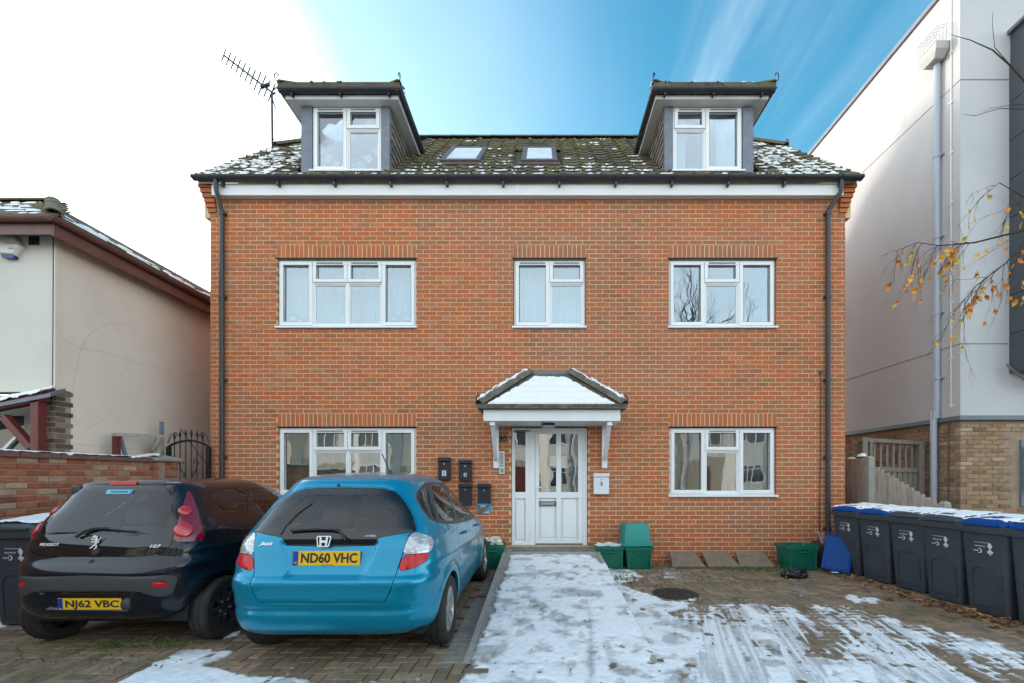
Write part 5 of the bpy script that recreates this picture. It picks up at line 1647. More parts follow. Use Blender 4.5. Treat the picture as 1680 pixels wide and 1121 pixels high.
obj('post', MB().bar(P(.03, 0), P(.03, zt_ + .05), .13, .10), M_wood2, sg, bevel=.004)
obj('post', MB().bar(P(.12, 0, .02), P(.12, zt_ - .03, .02), .08, .06), M_wood2, sg, bevel=.004)
obj('post', MB().bar(P(.92, 0), P(.92, zt_ - .04), .15, .10), M_wood2, sg, bevel=.004)
obj('mid_rail', MB().bar(P(.1, 1.62), P(.9, 1.60), .05, .08), M_wood2, sg)
for i in range(7):
    t = .2 + i * .1
    obj('slat', MB().bar(P(t, 1.6), P(t, zt_ - .04), .022, .05, (dg_.x, dg_.y, 0)), M_wood2, sg)
for i in range(9):
    t = .13 + i * .086
    obj('gate_board', MB().bar(P(t + .043, .1), P(t + .043, 1.59), .018, .108, (dg_.x, dg_.y, 0)), M_wood2, sg)
q = MB(); blob(q, Vector((5.72, 8.15, 1.84)), Vector((0, 0, 1)), Vector((1, 0, 0)), Vector((0, 1, 0)), .09, .08, .06, rf); blob(q, Vector((5.64, 8.3, 1.80)), Vector((0, 0, 1)), Vector((1, 0, 0)), Vector((0, 1, 0)), .03, .12, .04, rf)
tag(obj('fence_snow', q, M_snow, smooth=80), 'small lump of snow on the fence top by the brick house', 'snow', kind='stuff')

# ================================================================== WHEELIE BINS
def rrect(w, d, r, y0=0, n=4):
    pts = []
    for sx_, sy_, a0 in ((1, -1, -90), (1, 1, 0), (-1, 1, 90), (-1, -1, 180)):
        for i in range(n + 1):
            a_ = R(a0 + 90 * i / n)
            pts.append((sx_ * (w / 2 - r) + r * math.cos(a_), y0 + sy_ * (d / 2 - r) + r * math.sin(a_)))
    return pts
def bin_parts(blue, label, loc, rz, lidsnow=True):
    t = thing('wheelie_bin', label, 'wheelie bin', loc, rz, 'wheelie bins')
    m = MB()
    secs = [(.02, .385, .46, .03, -.0), (.06, .40, .48, .045, -.0), (.50, .435, .545, .05, .0), (.88, .462, .60, .05, .0), (.90, .47, .61, .05, .0)]
    m.loft([[(x, y, z) for x, y in rrect(w, d, r, y0)] for z, w, d, r, y0 in secs])
    obj('body', m, M_bin, t, smooth=40)
    m = MB()
    m.loft([[(x, y, z) for x, y in rrect(w, d, .05)] for z, w, d in ((.875, .475, .615), (.88, .505, .665), (.945, .515, .68), (.955, .50, .665))]); obj('rim', m, M_bin, t, smooth=35)
    # pressed arch panel low on the front
    m = MB()
    fy = lambda z: -float(np.interp(z, [.06, .5, .88], [.24, .2725, .30])) - .001
    arc = [(-.155, .10), (.155, .10), (.15, .44), (.13, .50), (.08, .53), (-.08, .53), (-.13, .50), (-.15, .44)]
    inn = [(x * .9, .10 + (z - .10) * .94 + .005) for x, z in arc]
    vs = [(x, fy(z), z) for x, z in arc] + [(x * .96, fy(z) - .011, z) for x, z in arc] + [(x * .9, fy(z) - .011, z) for x, z in inn] + [(x * .88, fy(z) - .001, z) for x, z in inn]
    n = len(arc)
    fs = []
    for rr in range(3):
        for i in range(n): j = (i + 1) % n; fs.append((rr * n + i, rr * n + j, (rr + 1) * n + j, (rr + 1) * n + i))
    fs.append(tuple(range(3 * n, 4 * n)))
    m.add(vs, fs); obj('pressed_panel', m, M_bin, t, smooth=60)
    # lid
    m = MB()
    m.loft([[(x, y - .01, z + (y + .35) * .045) for x, y in rrect(w, d, r)] for z, w, d, r in ((.957, .465, .64, .05), (.972, .47, .645, .06), (1.000, .45, .62, .08), (1.022, .39, .55, .11), (1.030, .2, .35, .08))])
    m.box(-.17, .17, -.352, -.31, .958, .975); obj('lid', m, M_binblue if blue else M_bin, t, smooth=50)
    m = MB(); m.tube([(-.2, .36, .96), (.2, .36, .96)], .018, 8)
    for x in (-.18, 0, .18): m.box(x - .015, x + .015, .3, .37, .90, .98)
    obj('handle', m, M_bin, t)
    for s_ in (-1, 1):
        m = MB(); m.lathe([(.02, -.025), (.09, -.025), (.10, -.015), (.10, .015), (.09, .025), (.02, .025)], 16, Matrix.Translation((s_ * .235, .20, .10)) @ Matrix.Rotation(R(90), 4, 'Y')); obj('wheel', m, M_rubber, t, smooth=40)
    # printed emblem: words, crescent, crest and tree
    tilt = -.068
    M0 = lambda x, z: face_M((x, fy(z) - .0045, z), (0, -1, -.10))
    me = text_mesh('CROYDON', w=.10, ext=.0005, bold=.012, mat=M_print); o = obj('emblem_words', me, None, t); o.matrix_local = M0(-.035, .735)
    me = text_mesh('www.croydon.gov.uk', w=.15, ext=.0005, mat=M_print); o = obj('emblem_words', me, None, t); o.matrix_local = M0(-.01, .775)
    m = MB()
    ring = [(math.cos(R(a_)), math.sin(R(a_))) for a_ in range(-120, 121, 20)]
    vo = [(-.015 + .026 * c, .026 * s, .0005) for c, s in ring]; vi = [(-.018 + .017 * c, .019 * s, .0005) for c, s in ring]
    m.add(vo + vi, [(i, i + 1, len(ring) + i + 1, len(ring) + i) for i in range(len(ring) - 1)]); m.box(-.075, -.02, -.005, .003, 0, .0006)
    o = obj('emblem_crescent', m, M_print, t, fix=False); o.matrix_local = M0(-.025, .685)
    m = MB()
    for cx__, cz__, rr in ((0, .035, .017), (-.012, .018, .012), (.012, .018, .012), (0, .0, .014)): m.add([(cx__ + rr * math.cos(R(a_)), cz__ + rr * math.sin(R(a_)), .0005) for a_ in range(0, 360, 40)], [tuple(range(9))])
    o = obj('emblem_crest', m, M_print, t, fix=False); o.matrix_local = M0(.062, .725)
    m = MB()
    for cx__, cz__, rr in ((-.014, 0, .014), (.014, 0, .014), (0, .014, .015), (0, -.006, .012)): m.add([(cx__ + rr * math.cos(R(a_)), cz__ + rr * math.sin(R(a_)), .0005) for a_ in range(0, 360, 40)], [tuple(range(9))])
    m.box(-.012, .012, -.03, -.024, 0, .0006); m.box(-.004, .004, -.026, -.01, 0, .0006)
    o = obj('emblem_tree', m, M_print, t, fix=False); o.matrix_local = M0(.062, .68)
    return t
binsnow = MB()
BINS = [(4.88, 6.98, True, 'blue lidded charcoal bin at the far end, behind the leaning blue lid'), (4.90, 6.43, True, 'blue lidded charcoal bin second from the brick house'),
        (4.97, 5.94, False, 'grey lidded charcoal bin on the brick house side of the other grey lidded one'), (4.97, 5.41, False, 'grey lidded charcoal bin standing right before the big blue lidded one'),
        (4.97, 4.88, True, 'blue lidded charcoal bin with dry leaves at its foot, near the right edge'), (5.03, 4.42, True, 'blue lidded charcoal bin cut off by the right edge of the photo')]
rbn = random.Random(12)
for i, (x, y, blue, lb) in enumerate(BINS):
    rz = R(-77 + rbn.uniform(-4, 4))
    bin_parts(blue, lb, (x, y, 0), rz)
    Mb = Matrix.Translation((x, y, 0)) @ Matrix.Rotation(rz, 4, 'Z')
    k = MB()
    snow_sheet(k, (-.218, -.295, .992), (.218, -.295, .992), (.218, .30, 1.030), (-.218, .30, 1.030), 36, 44, .034, .08 if blue else .3, 90 + i, .07)
    binsnow.add([Mb @ Vector(v) for v in k.v], k.f)
for i, (x, y, rz, lb) in enumerate([(-5.16, 4.72, R(4), 'charcoal bin with printed emblem at the left edge beside the black car'), (-5.12, 5.62, R(-3), 'charcoal bin behind the one at the left edge, mostly hidden by the black car')]):
    bin_parts(False, lb, (x, y, 0), rz)
    Mb = Matrix.Translation((x, y, 0)) @ Matrix.Rotation(rz, 4, 'Z')
    k = MB()
    snow_sheet(k, (-.225, -.30, 1.01), (.225, -.30, 1.01), (.225, .31, 1.05), (-.225, .31, 1.05), 30, 40, .03, .25, 100 + i, .08)
    binsnow.add([Mb @ Vector(v) for v in k.v], k.f)
tag(obj('lid_snow', binsnow, M_snow, smooth=80, fix=False), 'wind smoothed snow lying on the wheelie bin lids', 'snow', kind='stuff')

# ================================================================== RECYCLING BOXES
def open_box(label, loc, rz, mt, w=.46, d=.36, h=.37, flip=False, name='recycling_box', tilt=0):
    t = thing(name, label, 'recycling box', loc, rz, 'recycling boxes')
    if flip: t.rotation_euler = (R(180 + tilt), 0, rz)
    m = MB()
    O = [(0, .80, .80), (.03, .83, .83), (.86, .97, .97)]
    rings = [[(x, y, h * z) for x, y in rrect(w * a_, d * b_, .03)] for z, a_, b_ in O]
    rings += [[(x, y, h * .86) for x, y in rrect(w * 1.04, d * 1.05, .03)], [(x, y, h) for x, y in rrect(w * 1.05, d * 1.06, .03)], [(x, y, h) for x, y in rrect(w * .98, d * .97, .03)]]
    rings += [[(x, y, h * .86) for x, y in rrect(w * .94, d * .94, .03)], [(x, y, h * .06) for x, y in rrect(w * .79, d * .79, .03)]]
    m.loft(rings)
    obj('tub', m, mt, t, smooth=35)
    m = MB(); m.box(-.09, .09, -d * .56, -d * .49, h * .72, h * .76); m.box(-.09, -.075, -d * .555, -d * .48, h * .76, h * .87); m.box(.075, .09, -d * .555, -d * .48, h * .76, h * .87); obj('handle', m, mt, t, bevel=.004)
    for sx_ in (-1, 1):
        m = MB(); m.box(sx_ * w * .40 - .012, sx_ * w * .40 + .012, -d * .505, -d * .42, h * .05, h * .84); obj('rib', m, mt, t, bevel=.004)
    return t
open_box('green recycling box of plastic bottles beside the snowy ramp', (1.09, 7.42, 0), R(-4), M_green)
open_box('dark green recycling box under the upturned teal box', (1.53, 7.38, 0), R(2), M_green, .44, .36, .36)
open_box('teal recycling box turned upside down on the dark green one', (1.50, 7.42, .72), R(5), M_teal, .46, .37, .36, flip=True, tilt=-4)
open_box('empty green recycling box beside the leaning blue lid', (4.06, 7.28, 0), R(3), M_green, .50, .38, .40)
open_box('green recycling box full of litter behind the blue car', (-.83, 7.36, 0), R(6), M_green, .44, .36, .40)
rb = random.Random(31)
M_clear = mat('clear_plastic', (.62, .68, .74), .15, spec=.8)
for i in range(9):
    t = thing('plastic_bottle', 'clear plastic bottle lying in the green box by the ramp', 'bottle', (1.09 + rb.uniform(-.15, .15), 7.42 + rb.uniform(-.1, .1), .335 + rb.uniform(0, .04)), rb.uniform(0, 6), 'bottles in the green box')
    t.rotation_euler = (R(90 + rb.uniform(-14, 14)), 0, t.rotation_euler[2])
    q = MB(); q.lathe([(.001, -.1), (.03, -.1), (.033, -.09), (.033, .03), (.028, .06), (.012, .085), (.012, .098)], 10); obj('bottle_body', q, M_clear, t, smooth=50)
    q = MB(); q.lathe([(.015, .098), (.015, .116), (.001, .117)], 8); obj('cap', q, M_binblue if i % 2 else M_upvc, t)
lit = MB()
for i in range(16):
    p = Vector((-.83 + rb.uniform(-.16, .16), 7.36 + rb.uniform(-.12, .12), .38 + rb.uniform(0, .1)))
    w, d = rb.uniform(.03, .07), rb.uniform(.02, .05)
    lit.box(-w, w, -d, d, -.02, .02, rb.random(), Matrix.Translation(p) @ Matrix.Rotation(rb.uniform(0, 3), 4, 'Z') @ Matrix.Rotation(rb.uniform(-.8, .8), 4, 'X'))
tag(obj('box_litter', lit, mat('mixed_litter', rough=.5, tones=[(.7, .7, .68), (.55, .5, .4), (.7, .68, .3), (.75, .76, .78)], var=.1)), 'cartons and paper heaped in the green box behind the blue car', 'litter', kind='stuff')
# leaning slabs
for i, (pa, pb, lb) in enumerate([((1103, 1157), (1098, 1138), 'leaning brown concrete slab nearest the stacked boxes'), ((1162, 1214), (1150, 1192), 'middle one of three brown slabs leaning on the wall'), ((1214, 1272), (1206, 1250), 'leaning brown concrete slab nearest the empty green box')]):
    Y0, Y1 = 7.30, 7.665
    x0, x1, x2, x3 = [(p - CX) * Yk / F for p, Yk in ((pa[0], Y0), (pa[1], Y0), (pb[1], Y1), (pb[0], Y1))]
    zt = .185
    q = MB(); q.loft([[(x0, Y0, .003), (x1, Y0, .003), (x2, Y1, zt), (x3, Y1, zt)], [(x0, Y0 - .02, .042), (x1, Y0 - .02, .042), (x2, Y1 - .02, zt + .038), (x3, Y1 - .02, zt + .038)]])
    tag(obj('paving_slab', q, M_slab, bevel=.005), lb, 'slab', 'slabs leaning on the house wall')
# leaning blue bin lid
bl_ = thing('bin_lid', 'loose bright blue bin lid leaning on the far bin', 'lid', (4.44, 6.92, .02), R(-30))
q = MB(); Mx = Matrix.Rotation(R(68), 4, 'X') @ Matrix.Rotation(R(-9), 4, 'Z')
q.loft([[Mx @ Vector((x, y + .29, z)) for x, y in rrect(w, d, r)] for z, w, d, r in ((0, .37, .54, .025), (.035, .38, .55, .03), (.045, .365, .535, .03), (.050, .33, .50, .04), (.050, .31, .48, .04), (.058, .30, .47, .04))])
obj('shell', q, M_binblue, bl_, smooth=45)
q = MB()
for x in (-.13, .13): q.tube([Mx @ Vector((x - .03, .55, .02)), Mx @ Vector((x - .03, .61, .02)), Mx @ Vector((x + .03, .61, .02)), Mx @ Vector((x + .03, .55, .02))], .012, 6)
obj('hinge_loop', q, M_binblue, bl_)
# brown pot with sticks
pt = thing('brown_pot', 'brown plastic pot with bare sticks beside the green box', 'pot', (4.60, 7.46, 0))
q = MB(); q.lathe([(.001, 0), (.10, 0), (.11, .02), (.155, .34), (.175, .35), (.18, .40), (.17, .41), (.16, .40), (.14, .30), (.001, .28)], 20); obj('vessel', q, mat('brown_plastic', (.07, .04, .03), .45, var=.15), pt, smooth=40)
q = MB(); q.tube([(.02, 0, .3), (-.10, -.03, .58)], .012, 6); q.tube([(.06, 0, .3), (.12, .02, .50)], .009, 6); q.tube([(-.02, .03, .3), (.0, 0, .56)], .007, 6); obj('stick', q, mat('pale_stick', (.5, .47, .42), .6), pt)
# cable beside the downpipe
q = MB(); q.tube([at(1347, 612, FY - .02), at(1346.5, 740, FY - .02), at(1344, 880, FY - .02), at(1340, 893, FY - .05)], .007, 5); q.box(at(1345, 0, FY).x - .02, at(1345, 0, FY).x + .03, FY - .03, FY - .004, at(0, 614, FY).z, at(0, 609, FY).z)
tag(obj('black_cable', q, M_black), 'black cable running down beside the right downpipe', 'cable')
# rubbish bag
import mathutils
bm = bmesh.new(); bmesh.ops.create_icosphere(bm, subdivisions=4, radius=1)
for v in bm.verts:
    n_ = mathutils.noise.fractal(v.co * 1.8, 1, 2, 4) * .35 + abs(mathutils.noise.noise(v.co * 4.5)) * .3
    v.co *= 1 + n_
    v.co = Vector((v.co.x * .17, v.co.y * .10, max(0, v.co.z * .08 + .045)))
me = bpy.data.meshes.new('rubbish_bag'); bm.to_mesh(me); bm.free(); me.shade_smooth(); me.materials.append(mat('black_polythene', (.012, .012, .014), .22, spec=.6))
o = obj('rubbish_bag', me, None, None, gnd(1305, 948)); tag(o, 'crumpled black plastic bag lying on the paving', 'bag')
# manhole cover
mc = thing('manhole_cover', 'round dark iron manhole cover in the block paving', 'manhole cover', (gnd(1108, 975).x, gnd(1108, 975).y, 0))
q = MB(); q.lathe([(.28, .0), (.28, .012), (.255, .014), (.253, .006)], 40); obj('rim', q, M_iron, mc, smooth=30)
q = MB(); q.lathe([(.25, 0), (.25, .011), (.24, .013), (.001, .013)], 40)
for i in range(-5, 6):
    for j in range(-5, 6):
        if math.hypot(i, j) < 5.2: q.box(i * .043 - .013, i * .043 + .013, j * .043 - .006, j * .043 + .006, .012, .017)
obj('plate', q, M_iron, mc)
# red wrapper, cup, leaf litter, weeds
for nm, px, py, mt_, lb in (('wrapper', 790, 980, mat('red_foil', (.5, .02, .03), .4), 'red and white wrapper on the paving beside the blue car'), ('wrapper', 1457, 986, bpy.data.materials['red_foil'], 'flat red wrapper on the paving before the bins'), ('wrapper', 1368, 943, mat('white_foil', (.7, .71, .73), .5), 'crumpled white wrapper at the foot of the blue lid'), ('paper_cone', 1594, 1003, mat('kraft', (.45, .32, .17), .8), 'torn piece of brown card among leaves by the bins')):
    p = gnd(px, py); q = MB()
    n = 9
    vs = []
    for i in range(3):
        for j in range(3): vs.append(p + Vector(((i - 1) * .055 + rb.uniform(-.012, .012), (j - 1) * .035 + rb.uniform(-.01, .01), .012 + rb.uniform(0, .035))))
    q.add(vs, [(i * 3 + j, (i + 1) * 3 + j, (i + 1) * 3 + j + 1, i * 3 + j + 1) for i in range(2) for j in range(2)])
    tag(obj(nm, q, mt_, fix=False), lb, 'litter')
lv = MB()
def leaf(mb, p, s, rnd, tone, lift=.01):
    M = Matrix.Translation(p) @ Matrix.Rotation(rnd.uniform(0, 6.3), 4, 'Z') @ Matrix.Rotation(rnd.uniform(-.4, .4), 4, 'X') @ Matrix.Rotation(rnd.uniform(-.4, .4), 4, 'Y')
    c = rnd.uniform(.1, .5) * s
    vs = [(-s, 0, 0), (-.3 * s, -.5 * s, c), (.5 * s, -.42 * s, c), (s, 0, .1 * s), (.5 * s, .42 * s, c), (-.3 * s, .5 * s, c), (0, 0, 0)]
    mb.add([M @ Vector(v) for v in vs], [(0, 1, 6), (1, 2, 6), (2, 3, 6), (3, 4, 6), (4, 5, 6), (5, 0, 6)], tone)
for i in range(420):                                          # drift along the foot of the bins
    y = rb.uniform(4.1, 7.4)
    leaf(lv, Vector((4.64 - abs(rb.gauss(0, .16)), y, rb.uniform(.006, .02))), rb.uniform(.015, .04), rb, rb.random())
for cx_, cy_, n, sx_, sy_ in ((4.62, 5.0, 80, .12, .12), (4.74, 4.62, 50, .08, .1), (4.25, 7.1, 50, .3, .12), (.95, 7.15, 60, .15, .25), (1.25, 6.4, 40, .2, .3), (-.75, 7.0, 60, .1, .4), (4.0, 6.6, 40, .5, .25), (2.2, 7.4, 40, 1.2, .1)):
    for i in range(n): leaf(lv, Vector((rb.gauss(cx_, sx_), rb.gauss(cy_, sy_), rb.uniform(.006, .03))), rb.uniform(.012, .035), rb, rb.random())
for i in range(130): leaf(lv, Vector((rb.uniform(1.0, 4.7), rb.uniform(3.5, 6.9), rb.uniform(.01, .024))), rb.uniform(.012, .026), rb, rb.random())
for i in range(26):
    y = rb.uniform(3.4, 7.0); leaf(lv, Vector((rb.uniform(-.5, .8), y, float(ramp_z(y)) + .03)), rb.uniform(.01, .02), rb, rb.random())
lv.v = [(v[0], min(v[1], 7.66), v[2]) for v in lv.v]
tag(obj('leaf_litter', lv, M_litter, fix=False), 'brown fallen leaves drifted along the bins and over the paving', 'leaves', kind='stuff')
wd = MB()
for cx_, cy_, n, sx_, sy_ in ((-3.35, 4.02, 160, .16, .07), (-3.75, 3.95, 130, .10, .06), (-4.1, 3.7, 60, .25, .15), (-3.3, 3.62, 50, .3, .12), (3.45, 7.18, 190, .22, .07), (3.85, 7.0, 70, .1, .08), (1.2, 6.45, 60, .1, .12), (2.9, 7.2, 60, .2, .05), (2.0, 6.6, 40, .7, .4), (-4.6, 3.9, 50, .3, .2)):
    for i in range(n):
        p = Vector((rb.gauss(cx_, sx_), rb.gauss(cy_, sy_), 0)); h_ = rb.uniform(.008, .035 if cy_ < 6 else .055); a_ = rb.uniform(0, 6.3); d_ = Vector((math.cos(a_), math.sin(a_), 0)); s_ = Vector((-d_.y, d_.x, 0)) * .004
        wd.add([p - s_, p + s_, p + d_ * h_ * .5 + Vector((0, 0, h_)) + s_ * .5, p + d_ * h_ * 1.1 + Vector((0, 0, h_ * .9))], [(0, 1, 2), (0, 2, 3)], rb.random())
tag(obj('weeds', wd, M_grass, fix=False), 'small grass and weeds growing in the paving joints', 'weeds', kind='stuff')

# ================================================================== BIRCH at the right
bt_ = wthing('birch_tree', 'birch tree reaching in from the right with few yellow leaves', 'tree', (8.3, 5.6, 0))
q = MB(); tp = [(8.3, 5.6, 0), (8.28, 5.6, 1.5), (8.34, 5.62, 3.5), (8.3, 5.6, 5.5), (8.4, 5.65, 7.5), (8.45, 5.7, 9)]
q.tube(tp, .13, 12, r1=.03); obj('trunk', q, M_birch, bt_, smooth=60)
rt = random.Random(77)
LY_ = 5.6
ends = []
def limb(pts, r0, r1, Y=LY_, jitter=.0):
    P = [at(x, y, Y + dy) for x, y, dy in pts]
    q = MB(); q.tube(P, r0, 6, r1=r1)
    obj('branch', q, M_bark, bt_)
    return P
main1 = limb([(1990, 330, 0), (1780, 362, 0), (1680, 378, .05), (1640, 388, .1), (1600, 398, .1), (1570, 401, .1), (1540, 403, .1), (1505, 398, .1), (1470, 412, .12)], .017, .0025)
main2 = limb([(2000, 210, 0), (1760, 200, -.2), (1690, 145, -.2), (1660, 110, -.2), (1628, 82, -.2), (1592, 66, -.2), (1560, 57, -.2)], .016, .002)
main3 = limb([(1990, 300, .2), (1760, 300, .3), (1690, 385, .3), (1650, 432, .3), (1600, 470, .3), (1560, 520, .3)], .016, .003)
main4 = limb([(1990, 330, 0), (1800, 340, .0), (1690, 330, .2), (1640, 300, .2), (1612, 322, .2), (1600, 335, .2)], .010, .002)
limb([(1760, 200, -.2), (1690, 180, -.2), (1640, 178, -.2), (1600, 190, -.2), (1580, 188, -.2)], .006, .002)
limb([(1660, 110, -.2), (1632, 78, -.2), (1628, 40, -.2), (1629, 20, -.2)], .005, .0015)
limb([(1800, 200, -.2), (1700, 172, -.1), (1660, 172, -.1), (1625, 178, -.1), (1612, 184, -.1)], .005, .0015)
leafpts = []
tw = MB()
def twig(p, d, L, r, depth):
    n = 6
    pts = [p]
    dd = Vector(d).normalized()
    for i in range(n):
        dd = (dd + Vector((rt.uniform(-.22, .16), rt.uniform(-.2, .2), rt.uniform(-.42, .12)))).normalized()
        pts.append(pts[-1] + dd * L / n)
    tw.tube(pts, r, 4, r1=r * .35, cap=False)
    if depth < 2:
        for k in range(2 if depth else 3):
            i = rt.randint(1, n - 1)
            twig(pts[i], dd + Vector((rt.uniform(-.7, .5), rt.uniform(-.6, .6), rt.uniform(-.8, .3))), L * rt.uniform(.4, .7), r * .6, depth + 1)
    for i in range(2, n + 1):
        if rt.random() < .5: leafpts.append(pts[i])
for base_, n in ((main1, 20), (main3, 15), (main4, 5)):
    for k in range(n):
        i = rt.randint(2 if base_ is main1 else 2, len(base_) - 2)
        p = base_[i].lerp(base_[i + 1], rt.random())
        twig(p, Vector((rt.uniform(-1, .1), rt.uniform(-.4, .4), rt.uniform(-1.0, .15))), rt.uniform(.3, .75), .0034, 0)
twig(main1[-1], Vector((-1, 0, -.2)), .25, .003, 1)
for p in main1[4:]: leafpts.append(p + Vector((0, 0, -.05)))
o = obj('twigs', tw, M_bark, bt_, fix=False); tag(o, kind='stuff')
lm = []
for t in (0, .33, .66, 1):
    q = MB(); s_ = .033
    q.add([(0, 0, 0), (-.45 * s_, -.006, -.5 * s_), (-.5 * s_, .004, -1.0 * s_), (0, -.004, -1.9 * s_), (.5 * s_, .004, -1.0 * s_), (.45 * s_, -.006, -.5 * s_), (0, .008, -.9 * s_), (0, .0, .4 * s_)], [(0, 1, 6), (1, 2, 6), (2, 3, 6), (3, 4, 6), (4, 5, 6), (5, 0, 6)], t)
    me = q.mesh('leaf', fix=False); me.materials.append(M_leafy); lm.append(me)
rt.shuffle(leafpts)
for p in leafpts[:150]:
    M = Matrix.Translation(p) @ Matrix.Rotation(rt.uniform(-1.4, 1.4), 4, 'Z') @ Matrix.Rotation(rt.uniform(-.7, .7), 4, 'Y') @ Matrix.Rotation(rt.uniform(-.6, .6), 4, 'X') @ Matrix.Scale(rt.uniform(.9, 1.75), 4)
    inst('leaf', rt.choice(lm), bt_, M)

# ================================================================== ACROSS THE STREET (seen only in the glass and the car paint)
M_opp = mat('cream_render_opposite', (.62, .54, .42), .9, var=.05, vs=.7)
M_oppbrick = mat('buff_brick_opposite', (.40, .33, .25), .9, var=.2, vs=4)
M_opproof = mat('brown_roof_opposite', (.20, .14, .11), .9, var=.25, vs=3)
def opp_house(x, label, wallm, gable):
    t = wthing('terraced_house', label, 'house', (x, -15, 0), 'houses across the street')
    w = 3.1
    m = MB(); m.box(x - w, x + w, -22, -14.5, -.05, 5.4); obj('wall', m, wallm, t)
    m = MB(); m.box(x - w + .004, x + w - .004, -14.498, -14.45, -.05, 2.5); obj('brick_plinth', m, M_oppbrick, t)
    m = MB()
    m.add([(x - w, -14.2, 5.35), (x + w, -14.2, 5.35), (x + w, -18.2, 8.2), (x - w, -18.2, 8.2), (x - w, -22.3, 5.35), (x + w, -22.3, 5.35)], [(0, 1, 2, 3), (3, 2, 5, 4), (0, 3, 4), (1, 5, 2), (0, 4, 5, 1)])
    rf_ = obj('roof', m, M_opproof, t)
    if gable:
        m = MB(); m.add([(x - .2, -13.9, 5.2), (x + 2.8, -13.9, 5.2), (x + 1.3, -13.9, 7.3), (x - .2, -17, 5.3), (x + 2.8, -17, 5.3), (x + 1.3, -17, 7.3)], [(0, 1, 2), (0, 2, 5, 3), (1, 4, 5, 2), (0, 3, 4, 1)]); obj('gable', m, wallm, t)
    # two storey bay
    bx = x + 1.3
    m = MB()
    ring = lambda z: [(bx - 1.4, -14.45, z), (bx - .85, -13.85, z), (bx + .85, -13.85, z), (bx + 1.4, -14.45, z)]
    m.loft([ring(-.05), ring(5.2)]); obj('bay', m, wallm, t)
    for z0, z1 in ((.95, 2.3), (3.55, 4.8)):
        m = MB(); rectframe(m, bx - .8, bx + .8, z0, z1, -13.84, -13.78, .07); m.box(bx - .28, bx - .22, -13.84, -13.79, z0, z1); m.box(bx + .22, bx + .28, -13.84, -13.79, z0, z1); m.box(bx - .8, bx + .8, -13.84, -13.79, z1 - .42, z1 - .36)
        w_ = obj('window', m, M_upvc, t)
        m = MB(); m.box(bx - .76, bx + .76, -13.845, -13.835, z0, z1); obj('pane', m, bpy.data.materials['dim_pane'], w_)
        m = MB(); rectframe(m, x - 2.4, x - .9, z0, z1, -14.44, -14.38, .07); m.box(x - 1.7, x - 1.63, -14.44, -14.39, z0, z1)
        if z0 > 2:
            w_ = obj('window', m, M_upvc, t); m = MB(); m.box(x - 2.35, x - .95, -14.448, -14.43, z0, z1); obj('pane', m, bpy.data.materials['dim_pane'], w_)
    m = MB(); m.box(x - 2.0, x - 1.1, -14.44, -14.38, 0, 2.05); obj('door', m, M_red_timber, t)
for i, x in enumerate((-18.6, -12.4, -6.2, 0, 6.2, 12.4)):
    opp_house(x, ['cream terraced house with gabled bay across the street', 'pale terraced house with a plain eaves bay across the street'][i % 2], M_opp if i % 2 == 0 else M_white_render, i % 2 == 0)
tw = MB()
def bough(p, d, L, r, dep):
    pts = [p]; dd = Vector(d).normalized()
    for i in range(4):
        dd = (dd + Vector((rt.uniform(-.25, .25), rt.uniform(-.25, .25), rt.uniform(-.05, .25)))).normalized(); pts.append(pts[-1] + dd * L / 4)
    tw.tube(pts, r, 5, r1=r * .5, cap=False)
    if dep < 4:
        for k in range(3): bough(pts[rt.randint(2, 4)], dd + Vector((rt.uniform(-.9, .9), rt.uniform(-.9, .9), rt.uniform(-.2, .5))), L * .68, r * .5, dep + 1)
for tx, hh, L0, lb in ((1.6, 3.9, 2.0, 'bare street tree across the road, seen reflected in the front door'), (8.0, 5.5, 3.4, 'taller bare street tree, seen reflected in an upstairs window')):
    st_ = wthing('street_tree', lb, 'tree', (tx, -10.4, 0))
    q = MB(); q.tube([(tx, -10.4, -.1), (tx + .02, -10.4, hh * .4), (tx - .05, -10.4, hh * .7), (tx, -10.3, hh + .1)], .2, 10, r1=.12); obj('trunk', q, M_birch, st_, smooth=60)
    tw = MB()
    for k in range(4): bough(Vector((tx, -10.3, hh)), (math.cos(k * 1.6), math.sin(k * 1.6), 1.3), L0, .1, 0)
    tag(obj('branches', tw, M_bark, st_, fix=False), kind='stuff')
